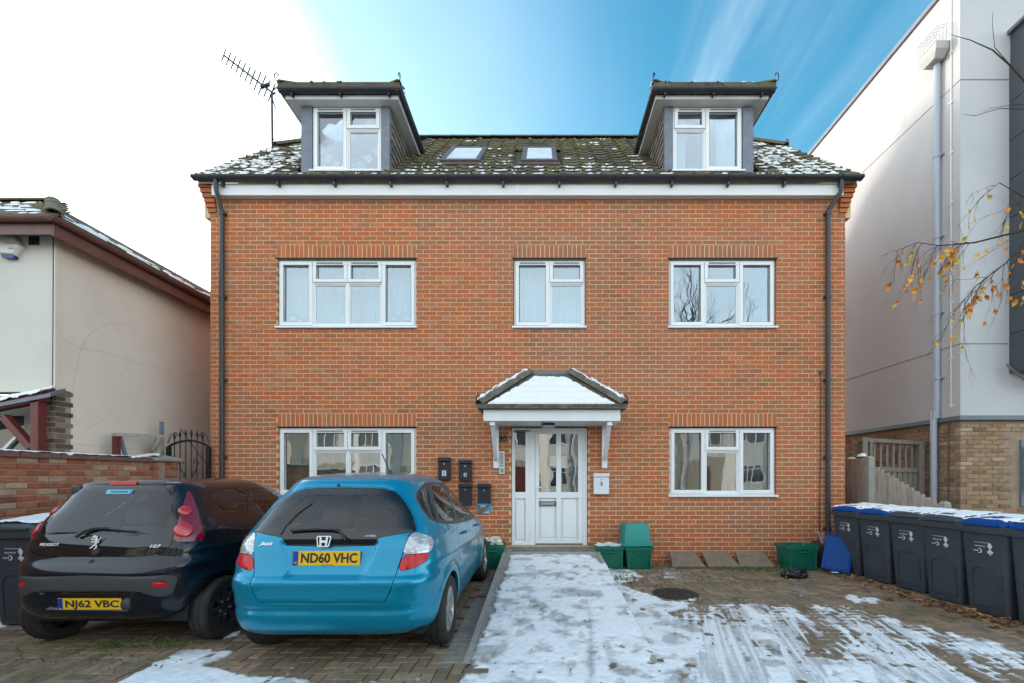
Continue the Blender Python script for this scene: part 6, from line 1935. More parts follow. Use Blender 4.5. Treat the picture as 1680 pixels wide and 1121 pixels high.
# ================================================================== CARS
def pchip(x, y, q):
    x, y = np.asarray(x, float), np.asarray(y, float)
    h = np.diff(x); d = np.diff(y) / h
    m = np.zeros_like(y)
    for i in range(1, len(x) - 1):
        if d[i - 1] * d[i] > 0:
            w1, w2 = 2 * h[i] + h[i - 1], h[i] + 2 * h[i - 1]
            m[i] = (w1 + w2) / (w1 / d[i - 1] + w2 / d[i])
    m[0], m[-1] = d[0], d[-1]
    k = np.clip(np.searchsorted(x, q) - 1, 0, len(x) - 2)
    t = (q - x[k]) / h[k]
    return (y[k] * (1 + 2 * t) * (1 - t) ** 2 + m[k] * h[k] * t * (1 - t) ** 2 + y[k + 1] * t * t * (3 - 2 * t) + m[k + 1] * h[k] * t * t * (t - 1))
class CarSurf:
    """half body as a surface of (u along the plan outline from rear centre to nose, v up the body)"""
    def __init__(s, levels, loc, disp=None, NU=340, NV=300):
        s.loc = Vector(loc)
        A = np.array(levels, float)                      # z_rear, y_rear, half width, z_side, n_rear, y_front, z_front
        per = np.concatenate([[0], np.cumsum(np.hypot(np.diff(A[:, 0]) + np.diff(A[:, 3]) * .5, np.diff(A[:, 1]) * .6 + .001) + np.abs(np.diff(A[:, 2])) * .6)])
        s.vk = per / per[-1]
        v = np.linspace(0, 1, NV)
        col = [pchip(s.vk, A[:, i], v) for i in range(7)]
        kk = 17; ker = np.hanning(kk + 2)[1:-1]; ker /= ker.sum()
        col = [np.convolve(np.concatenate([2 * c[0] - c[kk // 2:0:-1], c, 2 * c[-1] - c[-2:-kk // 2 - 1:-1]]), ker, 'valid') for c in col]
        col[2] = np.maximum(col[2], .0005)
        s.T = np.zeros((NU, NV, 3))
        th = np.linspace(0, math.pi, 1200)
        u = np.linspace(0, 1, NU)
        for j in range(NV):
            zr, yr, w, zs, n, yf, zf = [c[j] for c in col]
            yc, a = (yr + yf) / 2, (yf - yr) / 2
            nn = np.where(th < math.pi / 2, n, 3.6)
            x = w * np.abs(np.sin(th)) ** (2 / nn)
            y = yc - a * np.sign(np.cos(th)) * np.abs(np.cos(th)) ** (2 / nn)
            L = np.concatenate([[0], np.cumsum(np.hypot(np.diff(x), np.diff(y)))])
            L /= L[-1]
            X, Y = np.interp(u, L, x), np.interp(u, L, y)
            t = np.clip((Y - yr) / max(yf - yr, 1e-3), 0, 1)
            sm = lambda q: q * q * (3 - 2 * q)
            Z = zr + (zs - zr) * sm(np.clip(t / .3, 0, 1)) + (zf - zs) * sm(np.clip((t - .6) / .4, 0, 1))
            X[0] = X[-1] = 0
            s.T[:, j] = np.stack([X, Y, Z], 1)
        if disp: s.T = disp(s.T)
        s.NU, s.NV = NU, NV
        vs = [Vector(p) for p in s.T.reshape(-1, 3)]
        fs = []
        for i in range(NU - 1):
            for j in range(NV - 1):
                a, b, c, d = i * NV + j, (i + 1) * NV + j, (i + 1) * NV + j + 1, i * NV + j + 1
                fs += [(a, b, c), (a, c, d)]
        s.vs, s.fs = vs, fs
        s.bvh = BVHTree.FromPolygons(vs, fs)
    def P(s, u, v):
        a, b = np.clip(u, 0, 1) * (s.NU - 1), np.clip(v, 0, 1) * (s.NV - 1)
        i, j = np.minimum(a.astype(int), s.NU - 2), np.minimum(b.astype(int), s.NV - 2)
        fa, fb = (a - i)[:, None], (b - j)[:, None]
        T = s.T
        return T[i, j] * (1 - fa) * (1 - fb) + T[i + 1, j] * fa * (1 - fb) + T[i, j + 1] * (1 - fa) * fb + T[i + 1, j + 1] * fa * fb
    def cast(s, o, d):
        hit, n, idx, dist = s.bvh.ray_cast(Vector(o), Vector(d).normalized())
        if hit is None:
            hit, n, idx, dist = s.bvh.find_nearest(Vector(o) + Vector(d).normalized() * 4)
            hit2 = None
            best = None
            for k in range(30, 90):
                p = Vector(o) + Vector(d).normalized() * (k * .1)
                q = s.bvh.find_nearest(p)
                if best is None or q[3] < best[3]: best = q
            hit, n, idx, dist = best
        f = s.fs[idx]
        a, b, c = (s.vs[k] for k in f)
        q, tri = idx // 2, idx % 2
        i, j = q // (s.NV - 1), q % (s.NV - 1)
        e1, e2, ep = b - a, c - a, hit - a
        d11, d12, d22, dp1, dp2 = e1.dot(e1), e1.dot(e2), e2.dot(e2), ep.dot(e1), ep.dot(e2)
        den = d11 * d22 - d12 * d12
        w1, w2 = ((d22 * dp1 - d12 * dp2) / den, (d11 * dp2 - d12 * dp1) / den) if abs(den) > 1e-14 else (0, 0)
        uvs = [(i, j), (i + 1, j), (i + 1, j + 1)] if tri == 0 else [(i, j), (i + 1, j + 1), (i, j + 1)]
        uu = uvs[0][0] + w1 * (uvs[1][0] - uvs[0][0]) + w2 * (uvs[2][0] - uvs[0][0])
        vv = uvs[0][1] + w1 * (uvs[1][1] - uvs[0][1]) + w2 * (uvs[2][1] - uvs[0][1])
        return hit, n, (uu / (s.NU - 1), vv / (s.NV - 1))
    def px(s, x, y):                                     # a point of the photograph carried onto the body
        o = Vector((0, 0, H)) - s.loc
        d = Vector(((x - CX) / F, 1, (CY - y) / F)).normalized()
        fl = Vector((-1, 1, 1))
        a = s.bvh.ray_cast(o, d)
        b = s.bvh.ray_cast(o * fl, d * fl)
        if b[0] is not None and (a[0] is None or b[3] < a[3] - 1e-4):
            h, n, uv = s.cast(o * fl, d * fl)
            return h * fl, n * fl, uv
        return s.cast(o, d)
    def rear(s, x, z): return s.cast((x, -5, z), (0, 1, 0))
    def side(s, y, z): return s.cast((5, y, z), (-1, 0, 0))
US, VS = 4.6, 2.2
def chaikin(p, it=2, keep=()):
    for _ in range(it):
        q = []
        n = len(p)
        for i in range(n):
            a, b = p[i], p[(i + 1) % n]
            q += [(a[0] * .75 + b[0] * .25, a[1] * .75 + b[1] * .25), (a[0] * .25 + b[0] * .75, a[1] * .25 + b[1] * .75)]
        p = q
    return p
def inpoly(poly, x, y):
    r = np.zeros(x.shape, bool)
    n = len(poly)
    for i in range(n):
        x0, y0 = poly[i]; x1, y1 = poly[(i + 1) % n]
        if y0 == y1: continue
        r ^= ((y0 > y) != (y1 > y)) & (x < (x1 - x0) * (y - y0) / (y1 - y0) + x0)
    return r
def offset_poly(p, d):
    P = np.array(p)
    area = .5 * np.sum(P[:, 0] * np.roll(P[:, 1], -1) - np.roll(P[:, 0], -1) * P[:, 1])
    e = np.roll(P, -1, 0) - P
    n = np.stack([e[:, 1], -e[:, 0]], 1)
    n /= np.maximum(np.linalg.norm(n, axis=1, keepdims=True), 1e-9)
    if area < 0: n = -n
    vn = n + np.roll(n, 1, 0)
    vn /= np.maximum(np.linalg.norm(vn, axis=1, keepdims=True), .7)
    return [tuple(q) for q in P + vn * d]
def cut_body(surf, feats, step=.021):
    """feats: list of (name or None for a hole, polygon in u,v, gap) in order of priority -> {name: (verts uv, tris)}"""
    polys = []
    for nm, p, gap in feats:
        p = [(u * US, v * VS) for u, v in p]
        polys.append((nm, p, offset_poly(p, gap) if gap else p))
    gu = np.arange(0, US + 1e-6, US / round(US / step))
    gv = np.arange(0, VS + 1e-6, VS / round(VS / step))
    G = np.stack(np.meshgrid(gu, gv, indexing='ij'), -1).reshape(-1, 2)
    G[:, 0] += 0
    edge_pts = np.array([q for _, p, o in polys for q in p + o])
    keep = np.ones(len(G), bool)
    for q in edge_pts: keep &= ((G[:, 0] - q[0]) ** 2 + (G[:, 1] - q[1]) ** 2) > (.005 ** 2)
    V = [Vector(q) for q in G[keep]]
    E = []
    for _, p, o in polys:
        for loop in ([p, o] if o is not p else [p]):
            b = len(V)
            V += [Vector(q) for q in loop]
            E += [(b + i, b + (i + 1) % len(loop)) for i in range(len(loop))]
    b = len(V)
    V += [Vector((0, 0)), Vector((US, 0)), Vector((US, VS)), Vector((0, VS))]
    E += [(b, b + 1), (b + 1, b + 2), (b + 2, b + 3), (b + 3, b)]
    ov, oe, of, *_ = delaunay_2d_cdt(V, E, [], 0, 1e-6)
    A = np.array([(q.x, q.y) for q in ov])
    Tt = np.array([f for f in of if len(f) == 3])
    cen = A[Tt].mean(1)
    ok = (cen[:, 0] > 0) & (cen[:, 0] < US) & (cen[:, 1] > 0) & (cen[:, 1] < VS)
    Tt, cen = Tt[ok], cen[ok]
    lab = np.full(len(Tt), -1)
    for k, (nm, p, o) in enumerate(polys):
        free = lab == -1
        ins = inpoly(p, cen[:, 0], cen[:, 1])
        gp = inpoly(o, cen[:, 0], cen[:, 1]) & ~ins
        lab[free & gp] = -2
        lab[free & ins] = k
    A[:, 0] = np.clip(A[:, 0], 0, US)
    out = {}
    pos = surf.P(A[:, 0] / US, A[:, 1] / VS)
    pos[A[:, 0] <= 1e-6, 0] = 0; pos[A[:, 0] >= US - 1e-6, 0] = 0
    for k, nm in [(-1, 'body')] + [(k, polys[k][0]) for k in range(len(polys))]:
        if nm is None: continue
        t = Tt[lab == k]
        if len(t): out.setdefault(nm, []).append(t)
    return pos, {k: np.concatenate(v) for k, v in out.items()}
def shell(pos, tris, mirror, rim=.014, off=0, flip=False, thick=True):
    """one panel: mode 'both' makes it symmetrical, +1 right only, -1 left only"""
    me = bpy.data.meshes.new('panel')
    bm = bmesh.new()
    used = sorted(set(tris.ravel()))
    mp_ = {}
    sides = {'both': (1, -1), 1: (1,), -1: (-1,)}[mirror]
    for s_ in sides:
        vm = {}
        for k in used: vm[k] = bm.verts.new((pos[k][0] * s_, pos[k][1], pos[k][2]))
        for t in tris:
            vv = [vm[k] for k in t]
            if s_ < 0: vv = vv[::-1]
            try: bm.faces.new(vv)
            except ValueError: pass
    bmesh.ops.remove_doubles(bm, verts=bm.verts, dist=1e-5)
    bmesh.ops.dissolve_degenerate(bm, dist=1e-6, edges=bm.edges)
    bm.normal_update()
    if off or flip:
        no = {v: v.normal.copy() for v in bm.verts}
        for v in bm.verts: v.co += no[v] * off
    if rim:
        bm.normal_update()
        no = {v: v.normal.copy() for v in bm.verts}
        be = [e for e in bm.edges if len(e.link_faces) == 1]
        for e in be: e.smooth = False
        r = bmesh.ops.extrude_edge_only(bm, edges=be)
        nv = [g for g in r['geom'] if isinstance(g, bmesh.types.BMVert)]
        src = {}
        kd = {tuple(round(c, 6) for c in v.co): no[v] for v in no if v.is_valid}
        for v in nv:
            n_ = kd.get(tuple(round(c, 6) for c in v.co))
            if n_: v.co -= n_ * rim
    if flip: bmesh.ops.reverse_faces(bm, faces=bm.faces)
    for f in bm.faces: f.smooth = True
    bm.to_mesh(me); bm.free()
    return me
def well(x, y, z, r):
    q = MB(); n = 18
    a_ = [R(-4 + 188 * i / n) for i in range(n + 1)]
    q.add([(x + e, y + r * math.cos(t), z + r * math.sin(t)) for e in (-.12, .12) for t in a_], [(i, i + 1, n + 2 + i, n + 1 + i) for i in range(n)])
    return q
def wheel(parent, x, y, r, w, side, spokes, rim_mat, cover):
    o_ = thing('wheel', None, None, (x, y, r)); o_.parent = parent; o_['static'] = False
    Mx = Matrix.Rotation(R(90) * side, 4, 'Y')
    h = w / 2
    m = MB()
    m.lathe([(r * .66, -h * .9), (r * .74, -h), (r * .9, -h * 1.02), (r * .97, -h * .86), (r, -h * .62), (r, -h * .36), (r - .007, -h * .34), (r - .007, -h * .28), (r, -h * .26), (r, h * .26), (r - .007, h * .28), (r - .007, h * .34), (r, h * .36), (r, h * .62), (r * .97, h * .86), (r * .9, h * 1.02), (r * .74, h), (r * .66, h * .9)], 48, Mx)
    for k in range(60):
        a_ = 2 * math.pi * k / 60
        for z0 in (-.62, .62):
            pass
    obj('tyre', m, M_tyre, o_, smooth=35)
    m = MB()
    m.lathe([(r * .67, -h * .8), (r * .67, h * .85), (r * .62, h * .80), (r * .60, h * .2), (r * .05, h * .15)], 40, Mx)
    n = spokes
    for k in range(n):
        a_ = 2 * math.pi * k / n
        c, s_ = math.cos(a_), math.sin(a_)
        P = lambda rr, ww, z: Mx @ Vector((c * rr - s_ * ww, s_ * rr + c * ww, z))
        w0, w1 = r * .085, r * (.12 if cover else .16)
        m.loft([[P(r * .12, -w0, h * .3), P(r * .12, w0, h * .3), P(r * .12, w0 * .8, h * .72), P(r * .12, -w0 * .8, h * .72)], [P(r * .62, -w1, h * .3), P(r * .62, w1, h * .3), P(r * .62, w1 * .8, h * .84), P(r * .62, -w1 * .8, h * .84)]])
    m.lathe([(r * .2, h * .3), (r * .19, h * .72), (r * .12, h * .78), (.001, h * .78)], 20, Mx)
    m.lathe([(r * .67, h * .85), (r * .60, h * .88), (r * .58, h * .6)], 40, Mx)
    obj('rim', m, rim_mat, o_, smooth=35)
    if cover:
        m = MB()
        for k in range(5):
            a_ = 2 * math.pi * k / 5; m.lathe([(.012, h * .7), (.012, h * .82), (.001, h * .84)], 8, Mx @ Matrix.Translation((math.cos(a_) * r * .24, math.sin(a_) * r * .24, 0)))
        obj('wheel_nut', m, M_chrome, o_)
    return o_
M_tyre = mat('tyre_rubber', (.022, .021, .020), .8, var=.25, vs=14, bump=.4, bs=90, dirt=((.07, .06, .05), 6, .5, .8, .5))
M_bluepaint = mat('turquoise_paint', (.0, .235, .39), .28, metal=.4, coat=.75, spec=.1, var=.03, vs=2, coatr=.015)
M_blackpaint = mat('blue_black_paint', (.005, .008, .015), .25, metal=.1, spec=.2, coat=.7, coatr=.03, dirt=((.06, .055, .05), 3, .6, .85, .25))
M_frit = mat('black_glass', (.008, .009, .011), .06, coat=.3)
M_redlens = mat('red_lens', (.55, .008, .012), .2, coat=.3, spec=.3, var=.15, vs=30)
M_darkred = mat('dark_red_lens', (.20, .004, .010), .10, coat=1)
M_redbulb = mat('red_bulb_lens', (.50, .012, .02), .12, coat=1, var=.25, vs=60)
M_clearlens = mat('clear_lens', (.50, .51, .53), .10, coat=1, metal=.25, var=.45, vs=22, stretch=(1, 1, 3), dirt=((.16, .16, .17), 9, .52, .7, .6))
M_bumper_grey = mat('grey_bumper_strip', (.042, .044, .050), .55, var=.12, vs=8)
M_yellow = mat('plate_yellow', (.78, .47, .01), .35)
M_plateblue = mat('plate_blue', (.01, .04, .30), .35)
M_liner = mat('car_headlining', (.26, .26, .25), .9)
M_seat = mat('car_seat', (.075, .078, .085), .85, var=.1)
M_wellblack = mat('wheel_well', (.012, .012, .012), .9)
def plate(parent, surf, px, py, w, txt, extra=None):
    hit, n, _ = surf.px(px, py)
    n = Vector((0, -1, n.z * .4)).normalized()
    M = face_M(Vector((hit.x, hit.y, hit.z)) + n * .014, n)
    q = MB(); q.box(-w / 2, w / 2, -.056, .056, -.004, .002)
    o = obj('number_plate', q, M_yellow, parent, bevel=.0015); o.matrix_basis = M
    q = MB(); q.box(-w / 2 + .001, -w / 2 + .043, -.0545, .0545, .0021, .0029); obj('country_band', q, M_plateblue, o)
    me = text_mesh('GB', w=.024, ext=.0004, bold=.03, mat=M_yellow); t = obj('country_code', me, None, o); t.location = (-w / 2 + .022, -.033, .0034)
    me = text_mesh(txt, w=w - .085, h=.078, ext=.0006, bold=.028, mat=M_numgrey); t = obj('plate_letters', me, None, o); t.location = (.022, .003, .0029)
    me = text_mesh(extra or 'DALE GARAGE', w=.09, h=.006, ext=.0003, mat=M_numgrey); t = obj('dealer_name', me, None, o); t.location = (.01, -.050, .0027)
    return o
def put(parent, surf, x, y, me_or_mb, mt, name, lift=.003, upright=False, smooth=False):
    hit, n, _ = surf.px(x, y)
    if n.y > 0: n = -n
    if upright: n = Vector((0, -1, .22)).normalized()
    o = obj(name, me_or_mb, mt, parent, smooth=smooth)
    o.matrix_basis = face_M(hit + n * lift, n)
    return o
def interior(parent, belt, w, ys, yfront, ztop):
    for y, hs in ys:
        for x in (-w * .45, w * .45):
            m = MB(); m.loft([[(x + a_, y + b_ + (z - .5) * -.22, z) for a_, b_ in ((-ww, -.06), (ww, -.06), (ww, .06), (-ww, .06))] for z, ww in ((.45, .22), (.7, .24), (hs - .12, .22), (hs, .17))])
            sst = obj('seat', m, M_seat, parent, bevel=.02, smooth=60)
            m = MB(); m.loft([[(x + a_, y + b_ - (hs - .45) * .22, z) for a_, b_ in ((-ww, -.045), (ww, -.045), (ww, .045), (-ww, .045))] for z, ww in ((hs + .03, .12), (hs + .1, .13), (hs + .18, .10))])
            m.tube([(x - .05, y - (hs - .45) * .22, hs - .03), (x - .05, y - (hs - .45) * .22, hs + .06)], .008, 5); m.tube([(x + .05, y - (hs - .45) * .22, hs - .03), (x + .05, y - (hs - .45) * .22, hs + .06)], .008, 5)
            obj('headrest', m, M_seat, sst, bevel=.015, smooth=60)
    m = MB(); m.loft([[(-w, yfront - .5, belt - .25), (w, yfront - .5, belt - .25), (w, yfront - .5, belt + .02), (-w, yfront - .5, belt + .02)], [(-w, yfront, belt - .25), (w, yfront, belt - .25), (w, yfront, belt - .04), (-w, yfront, belt - .04)]]); obj('dashboard', m, M_seat, parent, bevel=.02)
    m = MB(); x = w * .45; m.lathe([(.165, -.014), (.182, 0), (.165, .014), (.150, 0), (.165, -.014)], 20, Matrix.Translation((x, yfront - .62, belt + .0)) @ Matrix.Rotation(R(65), 4, 'X')); obj('steering_wheel', m, M_seat, parent, smooth=50)
def build_car(t, surf, feats, paint, spec):
    pos, panels = cut_body(surf, feats)
    made = {}
    for nm, tr in panels.items():
        info = spec.get(nm, ('both', paint, None, None))
        mode, mt, par, name = info
        sides = ['both'] if mode == 'both' else [1, -1]
        for sd in sides:
            me = shell(pos, tr, sd, rim=.012 if nm != 'body' else .02)
            me.name = name or nm
            me.materials.append(mt)
            o = obj(name or nm, me, None, made.get((par, 'both')) or t)
            made[(nm, sd)] = o
    me = shell(pos, panels['body'], 'both', rim=0, off=-.024, flip=True)
    me.materials.append(M_wellblack)
    obj('inner_shell', me, None, t)
    return made, pos, panels
def ring_poly(surf, pts, mode, smooth=2, centre=None):
    """polygon on the body in u,v from photograph points / side view / rear view points"""
    out = []
    for p in pts:
        if mode == 'px': _, _, uv = surf.px(*p)
        elif mode == 'side': _, _, uv = surf.side(*p)
        else: _, _, uv = surf.rear(*p)
        out.append(uv)
    return chaikin(out, smooth) if smooth else out
def wheel_arch(surf, yc, zc, r):
    pts = []
    for k in range(28):
        a_ = math.pi * 2 * k / 28
        z = zc + r * math.sin(a_)
        y = yc + r * math.cos(a_)
        if z < .27: continue
        pts.append((y, z))
    uv = [surf.side(*p)[2] for p in pts]
    # order: start at the low right, go over the top, close below the sill
    k0 = int(np.argmin([p[1] + (10 if p[0] < yc else 0) for p in pts]))
    uv = uv[k0:] + uv[:k0]
    pts = pts[k0:] + pts[:k0]
    return uv + [(uv[-1][0], -.05), (uv[0][0], -.05)]

# ---------------------------------------------------------------- blue hatchback
JZ = Vector((-1.655, 3.40, 0))
jl = [  # z_rear y_rear  w    z_side  n   y_front z_front
    (.265, .085, .760, .215, 7.0, 3.84, .22),
    (.30, .035, .800, .25, 7.0, 3.87, .28),
    (.40, .006, .835, .37, 7.0, 3.90, .40),
    (.56, .000, .846, .56, 7.0, 3.90, .55),
    (.66, .022, .848, .68, 8.2, 3.87, .66),
    (.72, .055, .847, .76, 8.2, 3.82, .72),
    (.82, .090, .840, .86, 8.2, 3.66, .80),
    (.95, .130, .825, .95, 8.2, 3.35, .88),
    (1.03, .175, .800, 1.02, 7.0, 3.05, .95),
    (1.12, .235, .742, 1.12, 7.0, 2.82, 1.04),
    (1.25, .325, .665, 1.25, 7.0, 2.48, 1.20),
    (1.36, .410, .600, 1.36, 5.2, 2.18, 1.34),
    (1.415, .450, .555, 1.425, 5.4, 2.00, 1.42),
    (1.450, .490, .500, 1.468, 5.6, 1.90, 1.46),
    (1.475, .580, .440, 1.490, 5.6, 1.82, 1.485),
    (1.500, .850, .300, 1.510, 5.1, 1.70, 1.505),
    (1.515, 1.15, .150, 1.520, 4.6, 1.55, 1.518),
    (1.520, 1.30, .0005, 1.5215, 3.6, 1.40, 1.521)]
def jz_disp(T):
    X, Y, Z = T[..., 0], T[..., 1], T[..., 2]
    sm = lambda q: np.clip(q, 0, 1) ** 2 * (3 - 2 * np.clip(q, 0, 1))
    rear = sm((.55 - Y) / .2)
    # hollow round the number plate, wider at the top
    hw = .275 + (Z - .70) * .40
    rec = sm((hw - X) / .022 + .5) * sm((Z - .695) / .018) * sm((.985 - Z) / .04)
    T[..., 1] += rear * rec * .036
    # ledge on top of the bumper and a crease low down
    led = np.where(Z < .695, np.exp(-((Z - .695) / .06) ** 2), np.exp(-((Z - .695) / .014) ** 2))
    T[..., 1] -= rear * led * .026 * sm((.80 - X) / .15)
    T[..., 1] += rear * np.exp(-((Z - .47) / .025) ** 2) * .012
    # shoulder line and swollen arches on the flanks
    side = sm((X - .55) / .15)
    T[..., 0] += side * .012 * np.exp(-((Z - .80) / .05) ** 2)
    for yc in (.66, 3.14):
        d = np.hypot(Y - yc, Z - .30)
        T[..., 0] += side * .016 * np.exp(-((d - .37) / .05) ** 2)
    return T
js = CarSurf(jl, JZ, jz_disp)
z2 = lambda x, y: (370 + x / 3.2978, 740 + y / 3.2978)
pz = lambda L: [z2(*p) for p in L]
def centred(surf, uv, neg=-.5):
    return [(neg if u < .006 else u, v) for u, v in uv]
JC = 537
fe = []
clear = centred(js, chaikin([js.px(*z2(x, y))[2] if x > JC + 1 else (-.5, js.px(*z2(JC, y))[2][1]) for x, y in [(JC, 228), (760, 232), (850, 248), (895, 300), (935, 385), (938, 412), (800, 436), (JC, 440)]], 1))
surr = chaikin([js.px(*z2(x, y))[2] if x > JC + 1 else (-.5, js.px(*z2(JC, y))[2][1]) for x, y in [(JC, 196), (760, 198), (905, 210), (960, 258), (1010, 340), (1032, 425), (1025, 434), (985, 440), (830, 466), (818, 478), (796, 523), (JC, 523)]], 1)
tail = chaikin([js.px(*z2(x, y))[2] if x > JC + 1 else (-.5, js.px(*z2(JC, y))[2][1]) for x, y in [(JC, 190), (780, 193), (912, 206), (968, 255), (1016, 335), (1040, 424), (1032, 437), (994, 443), (975, 500), (950, 570), (922, 655), (900, 730), (862, 812), (840, 818), (JC, 820)]], 1)
lens_red = ring_poly(js, pz([(957, 566), (1035, 558), (1108, 553), (1092, 588), (1062, 610), (1018, 632), (930, 654)]), 'px', 1)
lens_clear = ring_poly(js, pz([(1035, 437), (1085, 452), (1130, 480), (1124, 515), (1110, 547), (1040, 554), (958, 561), (975, 500), (1000, 450)]), 'px', 1)
fe += [('rear_pane', clear, .0), ('window_surround', surr, .004)]
fe += [('tail_lens_red', lens_red, .0035), ('tail_lens_clear', lens_clear, .0035)]
fe += [('quarter_window', ring_poly(js, pz([(1034, 245), (1064, 205), (1088, 194), (1118, 290), (1148, 374), (1112, 362), (1068, 305)]), 'px', 1), .002), ('door_window', ring_poly(js, pz([(1104, 180), (1170, 184), (1215, 270), (1246, 375), (1165, 383), (1135, 300)]), 'px', 1), .002), ('front_door_window', ring_poly(js, pz([(1190, 188), (1248, 218), (1296, 290), (1326, 366), (1258, 375), (1225, 275)]), 'px', 1), .002)]
wsc = []
for x, z in [(0, 1.0), (.45, 1.0), (.68, 1.02), (.56, 1.25), (.47, 1.38), (0, 1.42)]:
    h_, n_, uv = js.cast((x, 9, z), (0, -1, 0)); wsc.append((1.02 if x == 0 else uv[0], uv[1]))
fe += [('windscreen', chaikin(wsc, 1), .004)]
dlo = ring_poly(js, pz([(1062, 314), (1020, 238), (1058, 186), (1098, 170)]), 'px', 0) + ring_poly(js, [(1.5, 1.405), (1.8, 1.40), (2.1, 1.33), (2.5, 1.15), (2.80, .985), (2.2, .96)], 'side', 0) + ring_poly(js, pz([(1260, 391), (1170, 394), (1108, 374)]), 'px', 0)
fe += [('window_trim', chaikin(dlo, 1), .003)]
fe += [('tailgate', tail, .0055)]
fe += [(None, wheel_arch(js, .66, .30, .335), 0), (None, wheel_arch(js, 3.14, .30, .335), 0)]
rd = [(1.05, 1.012), (1.93, 1.0), (1.95, .6), (1.93, .33), (1.28, .33), (1.15, .52), (1.02, .70), (.96, .86)]
fd = [(1.985, 1.0), (2.84, .985), (2.90, .7), (2.86, .33), (1.975, .33), (1.995, .6)]
fe += [('rear_door', ring_poly(js, rd, 'side', 1), .005), ('front_door', ring_poly(js, fd, 'side', 1), .005)]
hl = []
for y, z in [(3.30, .80), (3.62, .72), (3.72, .62), (3.55, .60), (3.25, .72)]: hl.append(js.side(y, z)[2])
fe += [('headlight', chaikin(hl, 1), .004)]
jazz = thing('parked_car', 'turquoise blue hatchback parked nearest the snowy ramp, seen from behind', 'car', JZ, 0, 'cars parked in front of the house')
sp = {'rear_pane': ('both', M_carglass, 'window_surround', 'rear_window'), 'window_surround': ('both', M_frit, 'tailgate', 'window_surround'), 'tail_lens_red': (1, M_redlens, None, 'tail_light'), 'tail_lens_clear': (1, M_clearlens, None, 'tail_light'),
      'quarter_window': (1, M_carglass, None, 'side_window'), 'door_window': (1, M_carglass, None, 'side_window'), 'front_door_window': (1, M_carglass, None, 'side_window'), 'windscreen': ('both', M_carglass, None, None), 'window_trim': (1, M_black, None, None), 'tailgate': ('both', M_bluepaint, None, None),
      'rear_door': (1, M_bluepaint, None, None), 'front_door': (1, M_bluepaint, None, None), 'headlight': (1, M_clearlens, None, None)}
# parents first: put the tailgate ahead so that its glass becomes its child
def run_car(t, surf, feats, paint, spec):
    pos, panels = cut_body(surf, feats)
    made = {}
    order = sorted(panels, key=lambda k: (k != 'body', spec.get(k, (0, 0, None))[2] is not None))
    for nm in order:
        mode, mt, par, name = spec.get(nm, ('both', paint, None, None))
        if nm == 'rear_pane': par = 'tailgate' if 'tailgate' in spec else par
        for sd in (['both'] if mode == 'both' else [1, -1]):
            me = shell(pos, panels[nm], sd, rim=.012 if nm != 'body' else .02)
            me.name = name or nm
            me.materials.append(mt)
            made[(nm, sd)] = obj(name or nm, me, None, made.get((par, 'both'), t) if par else t)
    me = shell(pos, panels['body'], 'both', rim=0, off=-.026, flip=True)
    me.materials.append(M_liner); obj('inner_shell', me, None, t)
    return made
mj = run_car(jazz, js, fe, M_bluepaint, sp)
tg = mj[('tailgate', 'both')]
q = MB(); q.box(-.72, .72, .18, 3.6, .24, .27); q.box(-.66, .66, .14, .5, .27, .30); q.tube([(-.5, .20, .235), (.4, .5, .235)], .03, 8); obj('underbody', q, M_wellblack, jazz)
q = MB(); q.box(-.70, .70, .28, .9, .68, .72); obj('parcel_shelf', q, M_seat, jazz)
interior(jazz, 1.0, .66, [(1.05, .98), (1.95, 1.0)], 2.85, 1.4)
for y in (.66, 3.14):
    for s_ in (-1, 1): wheel(jazz, s_ * .752, y, .300, .178, s_, 7, M_silver, False)
    q = MB()
    for s_ in (-1, 1): obj('wheel_well', well(s_ * .60, y, .30, .345), M_wellblack, jazz)
plate(tg, js, 537, 916, .52, 'ND60 VHC')
# emblem: chrome rounded frame round an H
m = MB()
fr_ = [(-.052, .043), (.052, .043), (.058, .03), (.046, -.036), (.036, -.043), (-.036, -.043), (-.046, -.036), (-.058, .03)]
n = len(fr_)
inn = [(x * .84, y * .82) for x, y in fr_]
m.add([(x, y, 0) for x, y in fr_] + [(x, y, .006) for x, y in fr_] + [(x, y, .006) for x, y in inn] + [(x, y, 0) for x, y in inn], [(r_ * n + i, r_ * n + (i + 1) % n, (r_ + 1) * n + (i + 1) % n, (r_ + 1) * n + i) for r_ in range(3) for i in range(n)])
for s_ in (-1, 1): m.loft([[(s_ * .034, .040, z), (s_ * .018, .040, z), (s_ * .013, -.040, z), (s_ * .028, -.040, z)] for z in (.001, .0065)])
m.box(-.018, .018, -.010, .008, .001, .0062)
put(tg, js, *z2(537, 491), m, M_badge, 'emblem', .016, True)
put(tg, js, *z2(222, 504), text_mesh('Jazz', w=.115, h=.036, ext=.002, bold=.03, shear=.35, mat=M_badge), None, 'model_badge', .003)
put(tg, js, *z2(785, 461), text_mesh('i-VTEC', w=.085, h=.017, ext=.001, bold=.02, mat=M_silver), None, 'engine_badge', .003)
q = MB()
hp, wv = [], [js.px(*z2(x, y))[0] + Vector((0, -.018, .012)) for x, y in [(655, 490), (640, 462), (618, 438), (590, 432)]]
q.tube(wv, .014, 8, r1=.010); q.tube([js.px(*z2(x, y))[0] + Vector((0, -.016, .008)) for x, y in [(358, 437), (430, 431), (520, 428), (600, 431)]], .009, 6); q.lathe([(.001, -.02), (.024, -.016), (.026, .01)], 10, Matrix.Translation(wv[0]) @ Matrix.Rotation(R(75), 4, 'X')); obj('rear_wiper', q, M_rubber, tg, smooth=50)
